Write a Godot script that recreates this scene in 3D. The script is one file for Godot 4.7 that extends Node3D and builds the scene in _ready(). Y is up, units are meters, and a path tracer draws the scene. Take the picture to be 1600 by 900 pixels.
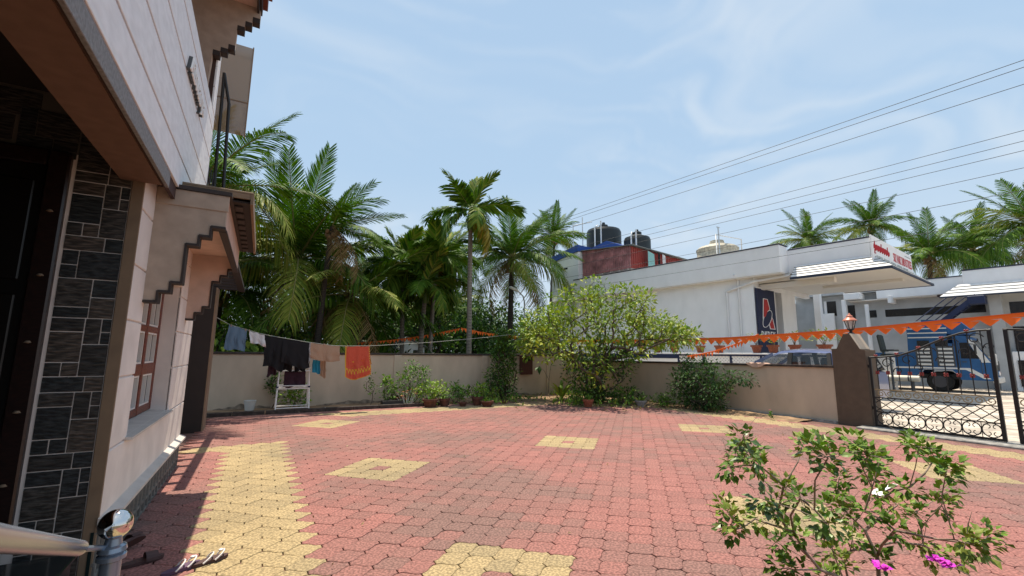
extends Node3D
# A paved front yard: house wing on the left, compound walls, showroom and truck beyond the gate.

var used := {}
var T := {}
var M := {}
var rng := RandomNumberGenerator.new()
const SHOW_AT := Vector3(19.0, 0.0, -10.26)      # a corner of the showroom; its front is turned 7.5 degrees
const SHOW_TURN := 0.1309

# ---------------------------------------------------------------- mesh building
class MB:
	var v := PackedVector3Array()
	var n := PackedVector3Array()
	var c := PackedColorArray()
	var uv := PackedVector2Array()
	var col := Color.WHITE
	func tri3(a: Vector3, b: Vector3, d: Vector3, na: Vector3, nb: Vector3, nd: Vector3, ua := Vector2.ZERO, ub := Vector2.ZERO, ud := Vector2.ZERO) -> void:
		var g := (b - a).cross(d - a)
		if g.dot(na + nb + nd) > 0.0:
			v.append(a); v.append(d); v.append(b); n.append(na); n.append(nd); n.append(nb); uv.append(ua); uv.append(ud); uv.append(ub)
		else:
			v.append(a); v.append(b); v.append(d); n.append(na); n.append(nb); n.append(nd); uv.append(ua); uv.append(ub); uv.append(ud)
		c.append(col); c.append(col); c.append(col)
	func tri(a: Vector3, b: Vector3, d: Vector3, hint: Vector3) -> void:
		var g := (b - a).cross(d - a)
		if g.length_squared() < 1e-16: return
		g = g.normalized()
		if g.dot(hint) < 0.0: g = -g
		tri3(a, b, d, g, g, g)
	func quad(a: Vector3, b: Vector3, d: Vector3, e: Vector3, hint: Vector3) -> void:
		tri(a, b, d, hint); tri(a, d, e, hint)
	func quad_uv(a: Vector3, b: Vector3, d: Vector3, e: Vector3, hint: Vector3) -> void:
		# a, b, d, e run bottom left, bottom right, top right, top left as one reads it
		tri3(a, b, d, hint, hint, hint, Vector2(0, 1), Vector2(1, 1), Vector2(1, 0))
		tri3(a, d, e, hint, hint, hint, Vector2(0, 1), Vector2(1, 0), Vector2(0, 0))
	func box(at: Vector3, size: Vector3, bev := 0.0, basis := Basis()) -> void:
		var h := size * 0.5
		var b := minf(bev, minf(h.x, minf(h.y, h.z)) * 0.9)
		for i in 3:
			var j := (i + 1) % 3
			var k := (i + 2) % 3
			for s: float in [-1.0, 1.0]:
				var p := [Vector3.ZERO, Vector3.ZERO, Vector3.ZERO, Vector3.ZERO]
				var sg := [[-1.0, -1.0], [1.0, -1.0], [1.0, 1.0], [-1.0, 1.0]]
				var hint := Vector3.ZERO
				hint[i] = s
				for q in 4:
					var w := Vector3.ZERO
					w[i] = s * h[i]; w[j] = sg[q][0] * (h[j] - b); w[k] = sg[q][1] * (h[k] - b)
					p[q] = at + basis * w
				quad(p[0], p[1], p[2], p[3], basis * hint)
				if b > 0.0:
					for s2: float in [-1.0, 1.0]:
						var e1 := Vector3.ZERO
						e1[i] = s * h[i]; e1[j] = s2 * (h[j] - b)
						var e2 := Vector3.ZERO
						e2[i] = s * (h[i] - b); e2[j] = s2 * h[j]
						var kk := Vector3.ZERO
						kk[k] = h[k] - b
						var hh := Vector3.ZERO
						hh[i] = s; hh[j] = s2
						quad(at + basis * (e1 - kk), at + basis * (e1 + kk), at + basis * (e2 + kk), at + basis * (e2 - kk), basis * hh)
		if b > 0.0:
			for sx: float in [-1.0, 1.0]:
				for sy: float in [-1.0, 1.0]:
					for sz: float in [-1.0, 1.0]:
						tri(at + basis * Vector3(sx * h.x, sy * (h.y - b), sz * (h.z - b)), at + basis * Vector3(sx * (h.x - b), sy * h.y, sz * (h.z - b)), at + basis * Vector3(sx * (h.x - b), sy * (h.y - b), sz * h.z), basis * Vector3(sx, sy, sz))
	func span(lo: Vector3, hi: Vector3, bev := 0.0) -> void:
		box((lo + hi) * 0.5, (hi - lo).abs(), bev)
	func beam(p: Vector3, q: Vector3, w: float, h: float, up := Vector3.UP, bev := 0.0) -> void:
		var z := (q - p).normalized()
		var x := up.cross(z)
		if x.length() < 0.01: x = Vector3.RIGHT.cross(z)
		x = x.normalized()
		box((p + q) * 0.5, Vector3(w, h, (q - p).length()), bev, Basis(x, z.cross(x), z))
	func tube(pts: Array, rad: Array, sides := 6, caps := true) -> void:
		var rings := []
		var dirs := []
		var side := Vector3.ZERO
		for i in pts.size():
			var d: Vector3 = (pts[mini(i + 1, pts.size() - 1)] - pts[maxi(i - 1, 0)])
			d = d.normalized() if d.length() > 1e-9 else Vector3.UP
			if side == Vector3.ZERO:
				side = d.cross(Vector3.UP if absf(d.y) < 0.9 else Vector3.RIGHT).normalized()
			side = (side - d * side.dot(d))
			side = side.normalized() if side.length() > 1e-6 else d.cross(Vector3.RIGHT).normalized()
			var up := d.cross(side)
			var ring := []
			var dd := []
			for k in sides:
				var a := TAU * k / sides
				var o := side * cos(a) + up * sin(a)
				dd.append(o); ring.append(pts[i] + o * float(rad[i]))
			rings.append(ring); dirs.append(dd)
		for i in pts.size() - 1:
			for k in sides:
				var m := (k + 1) % sides
				tri3(rings[i][k], rings[i][m], rings[i + 1][m], dirs[i][k], dirs[i][m], dirs[i + 1][m])
				tri3(rings[i][k], rings[i + 1][m], rings[i + 1][k], dirs[i][k], dirs[i + 1][m], dirs[i + 1][k])
		if caps:
			for e in [0, pts.size() - 1]:
				var hint: Vector3 = pts[e] - pts[1 if e == 0 else e - 1]
				for k in range(1, sides - 1):
					tri(rings[e][0], rings[e][k], rings[e][k + 1], hint)
	func lathe(prof: Array, at: Vector3, sides := 16) -> void:
		# prof: Vector2(radius, height) from bottom to top
		for i in prof.size() - 1:
			var p: Vector2 = prof[i]
			var q: Vector2 = prof[i + 1]
			var t := (q - p)
			if t.length() < 1e-6: continue
			var nn := Vector2(t.y, -t.x).normalized()
			for k in sides:
				var a := TAU * k / sides
				var b := TAU * (k + 1) / sides
				var da := Vector3(cos(a), 0, sin(a))
				var db := Vector3(cos(b), 0, sin(b))
				var na := da * nn.x + Vector3.UP * nn.y
				var nb := db * nn.x + Vector3.UP * nn.y
				if p.x > 1e-6: tri3(at + da * p.x + Vector3.UP * p.y, at + db * p.x + Vector3.UP * p.y, at + db * q.x + Vector3.UP * q.y, na, nb, nb)
				if q.x > 1e-6: tri3(at + da * p.x + Vector3.UP * p.y, at + db * q.x + Vector3.UP * q.y, at + da * q.x + Vector3.UP * q.y, na, nb, na)
	func sphere(at: Vector3, r: Vector3, seg := 14, rings := 9) -> void:
		for i in rings:
			var t0 := PI * i / rings
			var t1 := PI * (i + 1) / rings
			for k in seg:
				var a := TAU * k / seg
				var b := TAU * (k + 1) / seg
				var p := Vector3(sin(t0) * cos(a), cos(t0), sin(t0) * sin(a))
				var q := Vector3(sin(t0) * cos(b), cos(t0), sin(t0) * sin(b))
				var u := Vector3(sin(t1) * cos(b), cos(t1), sin(t1) * sin(b))
				var w := Vector3(sin(t1) * cos(a), cos(t1), sin(t1) * sin(a))
				if i > 0: tri3(at + p * r, at + q * r, at + u * r, (p / r).normalized(), (q / r).normalized(), (u / r).normalized())
				if i < rings - 1: tri3(at + p * r, at + u * r, at + w * r, (p / r).normalized(), (u / r).normalized(), (w / r).normalized())
	func prism(poly: PackedVector2Array, o: Vector3, x: Vector3, y: Vector3, depth: float) -> void:
		# a flat outline in the plane x, y through o, carried depth along x cross y
		var z := x.cross(y).normalized()
		if depth < 0.0:
			z = -z; depth = -depth
		var idx := Geometry2D.triangulate_polygon(poly)
		for i in range(0, idx.size(), 3):
			var a := o + x * poly[idx[i]].x + y * poly[idx[i]].y
			var b := o + x * poly[idx[i + 1]].x + y * poly[idx[i + 1]].y
			var d := o + x * poly[idx[i + 2]].x + y * poly[idx[i + 2]].y
			tri(a, b, d, -z)
			tri(a + z * depth, b + z * depth, d + z * depth, z)
		for i in poly.size():
			var p := poly[i]
			var q := poly[(i + 1) % poly.size()]
			var out := Vector2(q.y - p.y, p.x - q.x)
			var mid := (p + q) * 0.5 + out.normalized() * 0.0005
			if Geometry2D.is_point_in_polygon(mid, poly): out = -out
			var a2 := o + x * p.x + y * p.y
			var b2 := o + x * q.x + y * q.y
			quad(a2, b2, b2 + z * depth, a2 + z * depth, x * out.x + y * out.y)
	func shift(by: Vector3) -> void:
		for i in v.size(): v[i] -= by
	func mesh() -> ArrayMesh:
		var arr := []
		arr.resize(Mesh.ARRAY_MAX)
		arr[Mesh.ARRAY_VERTEX] = v; arr[Mesh.ARRAY_NORMAL] = n; arr[Mesh.ARRAY_COLOR] = c; arr[Mesh.ARRAY_TEX_UV] = uv
		var m := ArrayMesh.new()
		m.add_surface_from_arrays(Mesh.PRIMITIVE_TRIANGLES, arr)
		return m

func numbered(called: String) -> String:
	if not used.has(called):
		used[called] = 0
		return called
	used[called] += 1
	return "%s_%03d" % [called, used[called]]

func tag(o: Node, label: String, category: String, group := "") -> Node:
	o.set_meta("label", label); o.set_meta("category", category)
	if group: o.set_meta("group", group)
	return o

func thing(called: String, label: String, category: String, at := Vector3.ZERO, turn := 0.0, group := "") -> Node3D:
	var o := Node3D.new()
	o.name = numbered(called)
	add_child(o)
	o.position = at; o.rotation.y = turn
	tag(o, label, category, group)
	return o

func base_of(p: Node) -> Vector3:
	var s := Vector3.ZERO
	while p != self and p is Node3D:
		s += p.position
		p = p.get_parent()
	return s

# one named mesh; local = the mesh is already in the parent's own axes, else in world axes (unturned parents only)
func part(called: String, mb: MB, m: Material, parent: Node, local := false) -> MeshInstance3D:
	var o := MeshInstance3D.new()
	o.name = called if parent != self else numbered(called)
	if not local and parent != self: mb.shift(base_of(parent))
	o.mesh = mb.mesh()
	o.material_override = m
	parent.add_child(o, true)
	return o

func inst(called: String, mesh: Mesh, m: Material, parent: Node, xf: Transform3D) -> MeshInstance3D:
	var o := MeshInstance3D.new()
	o.name = called
	o.mesh = mesh; o.material_override = m; o.transform = xf
	parent.add_child(o, true)
	return o

func structure(called: String, mb: MB, m: Material) -> MeshInstance3D:
	var o := part(called, mb, m, self)
	o.set_meta("kind", "structure")
	return o

func copies(called: String, mesh: Mesh, m: Material, xf: Array, cols: Array, parent: Node) -> MultiMeshInstance3D:
	var mm := MultiMesh.new()
	mm.transform_format = MultiMesh.TRANSFORM_3D
	mm.use_colors = true
	mm.mesh = mesh
	mm.instance_count = xf.size()
	for i in xf.size():
		mm.set_instance_transform(i, xf[i]); mm.set_instance_color(i, cols[i])
	var o := MultiMeshInstance3D.new()
	o.name = called
	o.multimesh = mm; o.material_override = m
	o.set_meta("kind", "stuff")
	parent.add_child(o, true)
	return o

func rr(a: float, b: float) -> float: return rng.randf_range(a, b)

# ---------------------------------------------------------------- textures and materials
func gray(key: String, seed_: int, freq: float, lo: float, hi: float, octaves := 4, size := 256, stretch := 1, power := 1.0, upright := false) -> Texture2D:
	var f := FastNoiseLite.new()
	f.seed = seed_; f.frequency = freq; f.noise_type = FastNoiseLite.TYPE_SIMPLEX
	f.fractal_type = FastNoiseLite.FRACTAL_FBM; f.fractal_octaves = octaves
	var im := f.get_seamless_image(size, size)
	im.convert(Image.FORMAT_L8)
	if stretch > 1:
		var s := Image.create(size, size, false, Image.FORMAT_L8)
		for y in size:
			for x in size:
				s.set_pixel(x, y, im.get_pixel((x * stretch) % size, y) if upright else im.get_pixel(x, (y * stretch) % size))
		im = s
	var out := Image.create(size, size, false, Image.FORMAT_RGB8)
	for y in size:
		for x in size:
			var g := lerpf(lo, hi, pow(im.get_pixel(x, y).r, power))
			out.set_pixel(x, y, Color(g, g, g))
	out.generate_mipmaps()
	T[key] = ImageTexture.create_from_image(out)
	var bump := im.duplicate()
	bump.convert(Image.FORMAT_RGBA8)
	bump.bump_map_to_normal_map(4.0)
	T[key + "_n"] = ImageTexture.create_from_image(bump)
	return T[key]

func srgb(c: Color) -> Color: return c.linear_to_srgb()

# c is a linear base colour
func mat(key: String, c: Color, rough := 0.8, tex := "", scale := Vector3.ONE, normal := 0.0, metal := 0.0) -> StandardMaterial3D:
	var m := StandardMaterial3D.new()
	m.resource_name = key
	m.albedo_color = srgb(c)
	m.roughness = rough
	m.metallic = metal
	if tex:
		m.albedo_texture = T[tex]
		m.uv1_triplanar = true
		m.uv1_world_triplanar = true
		m.uv1_scale = scale
		if normal > 0.0:
			m.normal_enabled = true
			m.normal_texture = T[tex + "_n"]
			m.normal_scale = normal
	M[key] = m
	return m

func leaf_mat(key: String, c: Color, rough := 0.45, back := 0.5) -> StandardMaterial3D:
	var m := mat(key, c, rough)
	m.vertex_color_use_as_albedo = true
	m.cull_mode = BaseMaterial3D.CULL_DISABLED
	m.backlight_enabled = true
	m.backlight = Color(back * 0.85, back, back * 0.3)
	return m

func make_materials() -> void:
	gray("plaster", 3, 0.012, 0.90, 1.0, 5)
	gray("concrete", 5, 0.02, 0.62, 1.0, 5)
	gray("grain", 7, 0.08, 0.80, 1.0, 4)
	gray("streak", 17, 0.02, 0.93, 1.0, 5, 256, 4)
	gray("stain", 31, 0.010, 0.88, 1.0, 5, 256, 2, 0.7, true)
	gray("rain", 33, 0.010, 0.955, 1.0, 5, 256, 2, 0.7, true)
	gray("grit", 35, 0.045, 0.58, 1.0, 6, 512)
	gray("blotch", 9, 0.008, 0.55, 1.0, 5)
	gray("slate", 11, 0.02, 0.35, 1.0, 5, 256, 6)
	gray("wood", 13, 0.015, 0.55, 1.0, 5, 256, 8)
	gray("fabric", 15, 0.2, 0.8, 1.0, 3)
	# painted masonry
	mat("wall_beige", Color(0.58, 0.47, 0.355), 0.9, "stain", Vector3(0.22, 0.22, 0.22), 0.06)
	mat("wall_pink", Color(0.80, 0.725, 0.68), 0.9, "plaster", Vector3(0.5, 0.5, 0.5), 0.1)
	mat("coping", Color(0.085, 0.065, 0.055), 0.9, "concrete", Vector3.ONE, 0.2)
	mat("brown_paint", Color(0.125, 0.086, 0.058), 0.85, "plaster", Vector3.ONE, 0.2)
	mat("beam_brown", Color(0.165, 0.096, 0.066), 0.9, "plaster", Vector3.ONE * 2.0, 0.15)
	mat("strip_tan", Color(0.24, 0.165, 0.105), 0.85, "plaster")
	mat("bracket", Color(0.44, 0.35, 0.28), 0.9, "plaster", Vector3.ONE * 1.5, 0.15)
	mat("bracket_pink_lit", Color(0.62, 0.45, 0.37), 0.9, "plaster", Vector3.ONE)  # pinker copy of bracket, its colour carrying warm bounce light
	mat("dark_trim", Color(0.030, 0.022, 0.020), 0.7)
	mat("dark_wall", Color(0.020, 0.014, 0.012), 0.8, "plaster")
	mat("siding", Color(0.82, 0.835, 0.86), 0.75, "streak", Vector3(0.6, 0.5, 0.8), 0.08)
	mat("siding_edge", Color(0.26, 0.265, 0.27), 0.85, "grain", Vector3.ONE * 1.5, 0.2)
	mat("groove", Color(0.055, 0.028, 0.024), 0.8)
	mat("sill", Color(0.60, 0.55, 0.51), 0.75, "plaster", Vector3.ONE)
	mat("window_wood", Color(0.27, 0.065, 0.034), 0.45, "wood", Vector3(3, 1, 3), 0.2)
	mat("white_trim", Color(0.70, 0.66, 0.62), 0.5)
	mat("glass_dark", Color(0.02, 0.022, 0.022), 0.12)
	mat("vent_dark", Color(0.012, 0.022, 0.021), 0.9)
	M.vent_dark.metallic_specular = 0.2
	mat("damp", Color(0.40, 0.325, 0.25), 0.95, "concrete", Vector3.ONE * 0.8)
	mat("vent_bar", Color(0.22, 0.21, 0.19), 0.7, "concrete")
	mat("door_dark", Color(0.006, 0.004, 0.003), 0.35, "wood", Vector3(2, 1, 2))
	mat("door_frame", Color(0.022, 0.008, 0.006), 0.35, "wood", Vector3(3, 1, 3))
	mat("grout", Color(0.14, 0.125, 0.108), 0.9)
	for i in 5:
		var c: Color = [Color(0.05, 0.046, 0.042), Color(0.028, 0.033, 0.034), Color(0.11, 0.088, 0.072), Color(0.075, 0.066, 0.058), Color(0.036, 0.040, 0.042)][i]
		mat("slate_%d" % i, c * 1.45, 0.55, "slate", Vector3(0.9 + 0.2 * i, 1.3, 0.9), 0.5)
	mat("granite", Color(0.016, 0.018, 0.018), 0.12)
	mat("porch_floor", Color(0.25, 0.2, 0.17), 0.4, "concrete")
	mat("steel", Color(0.23, 0.28, 0.35), 0.24, "", Vector3.ONE, 0.0, 0.6)
	mat("steel_ball", Color(0.66, 0.64, 0.62), 0.05, "", Vector3.ONE, 0.0, 1.0)
	# paving
	for i in 10:
		var k := i / 9.0
		mat("paver_red_%d" % i, Color(0.46, 0.188, 0.160).lerp(Color(0.31, 0.172, 0.146), k), 0.88, "grit", Vector3.ONE * 1.3, 0.5)
	for i in 5:
		mat("paver_yellow_%d" % i, Color(0.58, 0.435, 0.225).lerp(Color(0.42, 0.325, 0.18), i / 4.0), 0.88, "grit", Vector3.ONE * 1.3, 0.5)
	var pm := mat("paver_many", Color.WHITE, 0.88, "grit", Vector3.ONE * 1.3, 0.5)
	pm.vertex_color_use_as_albedo = true
	mat("joint", Color(0.18, 0.092, 0.074), 0.95, "grain", Vector3.ONE * 4.0)
	mat("soil", Color(0.42, 0.27, 0.155), 0.95, "blotch", Vector3.ONE * 0.9, 0.8)
	mat("earth", Color(0.16, 0.125, 0.07), 0.95, "blotch", Vector3.ONE * 0.2, 0.5)
	mat("street", Color(0.70, 0.61, 0.51), 0.9, "concrete", Vector3.ONE * 0.22, 0.2)
	mat("threshold", Color(0.40, 0.385, 0.36), 0.9, "concrete", Vector3.ONE, 0.3)
	# metal, cloth and other things
	mat("iron", Color(0.006, 0.006, 0.007), 0.5)
	mat("iron_gold", Color(0.33, 0.25, 0.13), 0.45)
	mat("iron_red", Color(0.26, 0.035, 0.03), 0.5)
	mat("copper_paint", Color(0.50, 0.17, 0.10), 0.35)
	var lg := mat("lantern_glass", Color(0.75, 0.7, 0.62), 0.1)
	lg.transparency = BaseMaterial3D.TRANSPARENCY_ALPHA
	lg.albedo_color.a = 0.35
	mat("mailbox", Color(0.085, 0.024, 0.018), 0.5, "plaster", Vector3.ONE * 3.0)
	mat("terracotta", Color(0.42, 0.125, 0.062), 0.85, "concrete", Vector3.ONE * 3.0)
	mat("terracotta_old", Color(0.17, 0.062, 0.040), 0.9, "blotch", Vector3.ONE * 3.0)
	mat("black_plastic", Color(0.014, 0.014, 0.015), 0.5)
	mat("rack_white", Color(0.86, 0.85, 0.83), 0.4)
	mat("rope", Color(0.42, 0.44, 0.40), 0.8)
	mat("denim", Color(0.16, 0.25, 0.35), 0.95, "fabric", Vector3.ONE * 6.0, 0.4)
	mat("cloth_white", Color(0.78, 0.77, 0.78), 0.95, "fabric", Vector3.ONE * 6.0, 0.2)
	mat("cloth_black", Color(0.008, 0.008, 0.010), 0.95)
	mat("cloth_plum", Color(0.035, 0.014, 0.026), 0.95)
	mat("cloth_tan", Color(0.50, 0.33, 0.22), 0.95, "fabric", Vector3.ONE * 6.0, 0.4)
	mat("cloth_teal", Color(0.02, 0.23, 0.36), 0.95)
	mat("bucket", Color(0.6, 0.6, 0.58), 0.5)
	mat("bark", Color(0.17, 0.125, 0.09), 0.95, "blotch", Vector3(3, 1, 3), 0.8)
	mat("bark_pale", Color(0.36, 0.32, 0.27), 0.95, "blotch", Vector3(3, 8, 3), 0.8)
	mat("bark_dark", Color(0.085, 0.068, 0.055), 0.95, "blotch", Vector3(3, 8, 3), 0.8)
	mat("twig", Color(0.40, 0.31, 0.235), 0.9, "blotch", Vector3.ONE * 6.0)
	mat("crownshaft", Color(0.12, 0.20, 0.05), 0.5)
	mat("husk", Color(0.20, 0.12, 0.06), 0.9)
	leaf_mat("leaf", Color.WHITE, 0.5, 0.6)
	leaf_mat("leaf_shiny", Color.WHITE, 0.3, 0.35)
	leaf_mat("frond", Color.WHITE, 0.6, 0.55)
	M.frond.metallic_specular = 0.25
	M.leaf.metallic_specular = 0.3
	var fl := leaf_mat("flower", Color(0.62, 0.02, 0.55), 0.6, 0.5)
	fl.backlight = Color(0.5, 0.05, 0.5)
	# the showroom side
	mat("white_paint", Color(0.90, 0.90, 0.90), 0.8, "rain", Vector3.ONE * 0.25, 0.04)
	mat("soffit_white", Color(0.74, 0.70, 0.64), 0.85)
	mat("gray_wall", Color(0.52, 0.54, 0.55), 0.85, "plaster", Vector3.ONE * 0.3)
	mat("roof_tile", Color(0.82, 0.81, 0.80), 0.6, "plaster", Vector3.ONE)
	mat("navy", Color(0.012, 0.022, 0.07), 0.5)
	mat("navy_cap", Color(0.02, 0.028, 0.055), 0.6)
	mat("blue_fascia", Color(0.012, 0.06, 0.30), 0.5)
	mat("black_open", Color(0.010, 0.010, 0.011), 0.25)
	mat("sheet_pink", Color(0.64, 0.27, 0.26), 0.6, "blotch", Vector3.ONE * 0.6)
	mat("sheet_red", Color(0.30, 0.045, 0.035), 0.55)
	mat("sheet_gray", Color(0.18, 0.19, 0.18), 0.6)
	mat("tank_black", Color(0.010, 0.016, 0.018), 0.45)
	mat("tank_cream", Color(0.66, 0.60, 0.47), 0.6, "concrete", Vector3.ONE)
	mat("pipe_white", Color(0.74, 0.74, 0.74), 0.4)
	mat("orange_cloth", Color(0.90, 0.17, 0.025), 0.9)
	M.orange_cloth.backlight_enabled = true
	M.orange_cloth.backlight = Color(0.5, 0.2, 0.05)
	mat("wire", Color(0.03, 0.035, 0.04), 0.6)
	mat("banner_navy", Color(0.010, 0.016, 0.055), 0.7)
	mat("banner_red", Color(0.42, 0.025, 0.025), 0.7)
	mat("banner_white", Color(0.78, 0.78, 0.78), 0.7)
	mat("sign_red", Color(0.50, 0.02, 0.03), 0.6)
	mat("sign_gray", Color(0.32, 0.38, 0.38), 0.6)
	var cp := mat("car_paint", Color(0.12, 0.15, 0.29), 0.3, "", Vector3.ONE, 0.0, 0.3)
	cp.clearcoat_enabled = true
	cp.clearcoat = 1.0
	cp.clearcoat_roughness = 0.05
	mat("car_glass", Color(0.03, 0.035, 0.035), 0.03)
	M.car_glass.transparency = BaseMaterial3D.TRANSPARENCY_ALPHA
	M.car_glass.albedo_color.a = 0.45
	mat("seat_dark", Color(0.03, 0.03, 0.032), 0.8)
	mat("tyre", Color(0.012, 0.012, 0.012), 0.85)
	mat("rim", Color(0.10, 0.10, 0.11), 0.4, "", Vector3.ONE, 0.0, 0.8)  # dark gray carries the shade on the wheels
	mat("truck_blue", Color(0.022, 0.115, 0.30), 0.4, "plaster", Vector3.ONE)
	mat("truck_gray", Color(0.07, 0.075, 0.08), 0.5)
	mat("truck_white", Color(0.72, 0.72, 0.70), 0.45)
	mat("truck_silver", Color(0.55, 0.56, 0.57), 0.3, "", Vector3.ONE, 0.0, 0.6)
	mat("roll", Color(0.72, 0.67, 0.56), 0.6)
	mat("amber", Color(0.55, 0.12, 0.02), 0.3)
	mat("chair_green", Color(0.035, 0.045, 0.042), 0.7)
	mat("sandal", Color(0.065, 0.030, 0.028), 0.7)
	mat("sandal_strap", Color(0.72, 0.68, 0.66), 0.4)
	mat("sandal_purple", Color(0.10, 0.05, 0.10), 0.6)
	mat("paper", Color(0.78, 0.76, 0.72), 0.8)
	mat("pinkhouse", Color(0.50, 0.26, 0.19), 0.9, "plaster")
	var acr := mat("acrylic", Color(0.30, 0.215, 0.125), 0.06)
	acr.transparency = BaseMaterial3D.TRANSPARENCY_ALPHA
	acr.albedo_color.a = 0.72

# ---------------------------------------------------------------- sky
func sky_image() -> Image:
	var w := 1024
	var h := 512
	var im := Image.create(w, h, false, Image.FORMAT_RGBF)
	var f := FastNoiseLite.new()
	f.seed = 41; f.noise_type = FastNoiseLite.TYPE_SIMPLEX; f.frequency = 1.0
	f.fractal_type = FastNoiseLite.FRACTAL_FBM; f.fractal_octaves = 6; f.fractal_gain = 0.55
	var g := FastNoiseLite.new()
	g.seed = 8; g.frequency = 0.55; g.fractal_octaves = 3
	var top := Color(0.29, 0.42, 0.60)
	var mid := Color(0.35, 0.485, 0.645)
	var low := Color(0.54, 0.62, 0.685)
	for y in h:
		var el := (0.5 - (y + 0.5) / h) * PI
		for x in w:
			var az := ((x + 0.5) / w - 0.5) * TAU
			if el <= 0.0:
				im.set_pixel(x, y, Color(0.40, 0.37, 0.33))
				continue
			var s := sin(el)
			var k := low.lerp(mid, clampf(s / 0.38, 0, 1)) if s < 0.38 else mid.lerp(top, clampf((s - 0.38) / 0.62, 0, 1))
			# the bright haze round the sun
			var to_sun := Vector3(0.055, 1.0, -0.34).normalized().dot(Vector3(sin(az) * cos(el), s, -cos(az) * cos(el)))
			k = k.lerp(Color(0.95, 0.96, 0.95), 0.75 * exp(-acos(clampf(to_sun, -1, 1)) / 0.30))
			# thin high cloud, drawn out along one wind direction on a flat layer overhead
			var d := Vector2(sin(az), -cos(az)) * cos(el) / (s + 0.12)
			var p := Vector2(d.x * 0.45 - d.y * 0.9, d.y * 0.45 + d.x * 0.9)
			p += Vector2(g.get_noise_2d(p.x * 1.3, p.y * 1.3), g.get_noise_2d(p.x * 1.3 + 40.0, p.y * 1.3)) * 0.5
			var cover := clampf(g.get_noise_2d(p.x * 0.8 + 3.0, p.y * 0.8) * 0.9 + 0.16, 0, 1)
			for q: Vector3 in [Vector3(10.0, 29.0, 13.0), Vector3(6.0, 45.0, 12.0), Vector3(22.0, 21.0, 9.0), Vector3(57.0, 36.0, 7.0)]:
				var away := Vector2((rad_to_deg(az) - q.x) * cos(el), rad_to_deg(el) - q.y) / q.z
				cover += 0.75 * exp(-away.length_squared())
			var wisp := clampf(f.get_noise_2d(p.x * 3.2 + 10.0, p.y * 0.9) * 1.3 + 0.30, 0, 1)
			var a := clampf(cover * wisp * clampf(s * 6.0, 0, 1), 0, 0.85)
			k = k.lerp(Color(0.66, 0.69, 0.71), a * 0.62)
			im.set_pixel(x, y, k * 0.90)
	return im

func _ready() -> void:
	rng.seed = 20240
	# camera
	var cam := Camera3D.new()
	cam.name = "camera"
	cam.fov = 66.5
	cam.near = 0.05
	cam.far = 900.0
	cam.transform = Transform3D(Basis(Vector3.UP, deg_to_rad(-29.5)) * Basis(Vector3.RIGHT, deg_to_rad(8.5)) * Basis(Vector3.BACK, deg_to_rad(0.5)), Vector3(0, 1.6, 0))
	add_child(cam)
	cam.current = true
	# sky, air and exposure
	var we := WorldEnvironment.new()
	we.name = "world_environment"
	var e := Environment.new()
	e.background_mode = Environment.BG_SKY
	var sm := PanoramaSkyMaterial.new()
	sm.panorama = ImageTexture.create_from_image(sky_image())
	var sk := Sky.new()
	sk.sky_material = sm
	e.sky = sk
	e.background_energy_multiplier = 1.0
	e.tonemap_mode = Environment.TONE_MAPPER_LINEAR
	e.tonemap_exposure = 1.47
	e.sdfgi_enabled = true
	e.ssao_enabled = true
	e.ssil_enabled = true
	we.environment = e
	add_child(we)
	# sun, high over the palms ahead
	var sun := DirectionalLight3D.new()
	sun.name = "sun"
	sun.light_color = Color(1.0, 0.95, 0.87)
	sun.light_energy = 1.43
	sun.light_angular_distance = 0.5
	sun.shadow_enabled = true
	sun.basis = Basis.looking_at(Vector3(-0.07, -1.0, 0.34).normalized(), Vector3.BACK)
	add_child(sun)

	make_materials()
	setting()
	paving()
	house()
	handrail()
	yard_walls()
	gate()
	showroom()
	wing_building()
	roof_things()
	fence_and_pots()
	truck()
	car()
	street_things()
	washing()
	bed_things()
	garden_plants()
	palms()
	backdrop_trees()
	wires_and_bunting()
	foreground_bush()
	small_things()

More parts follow.
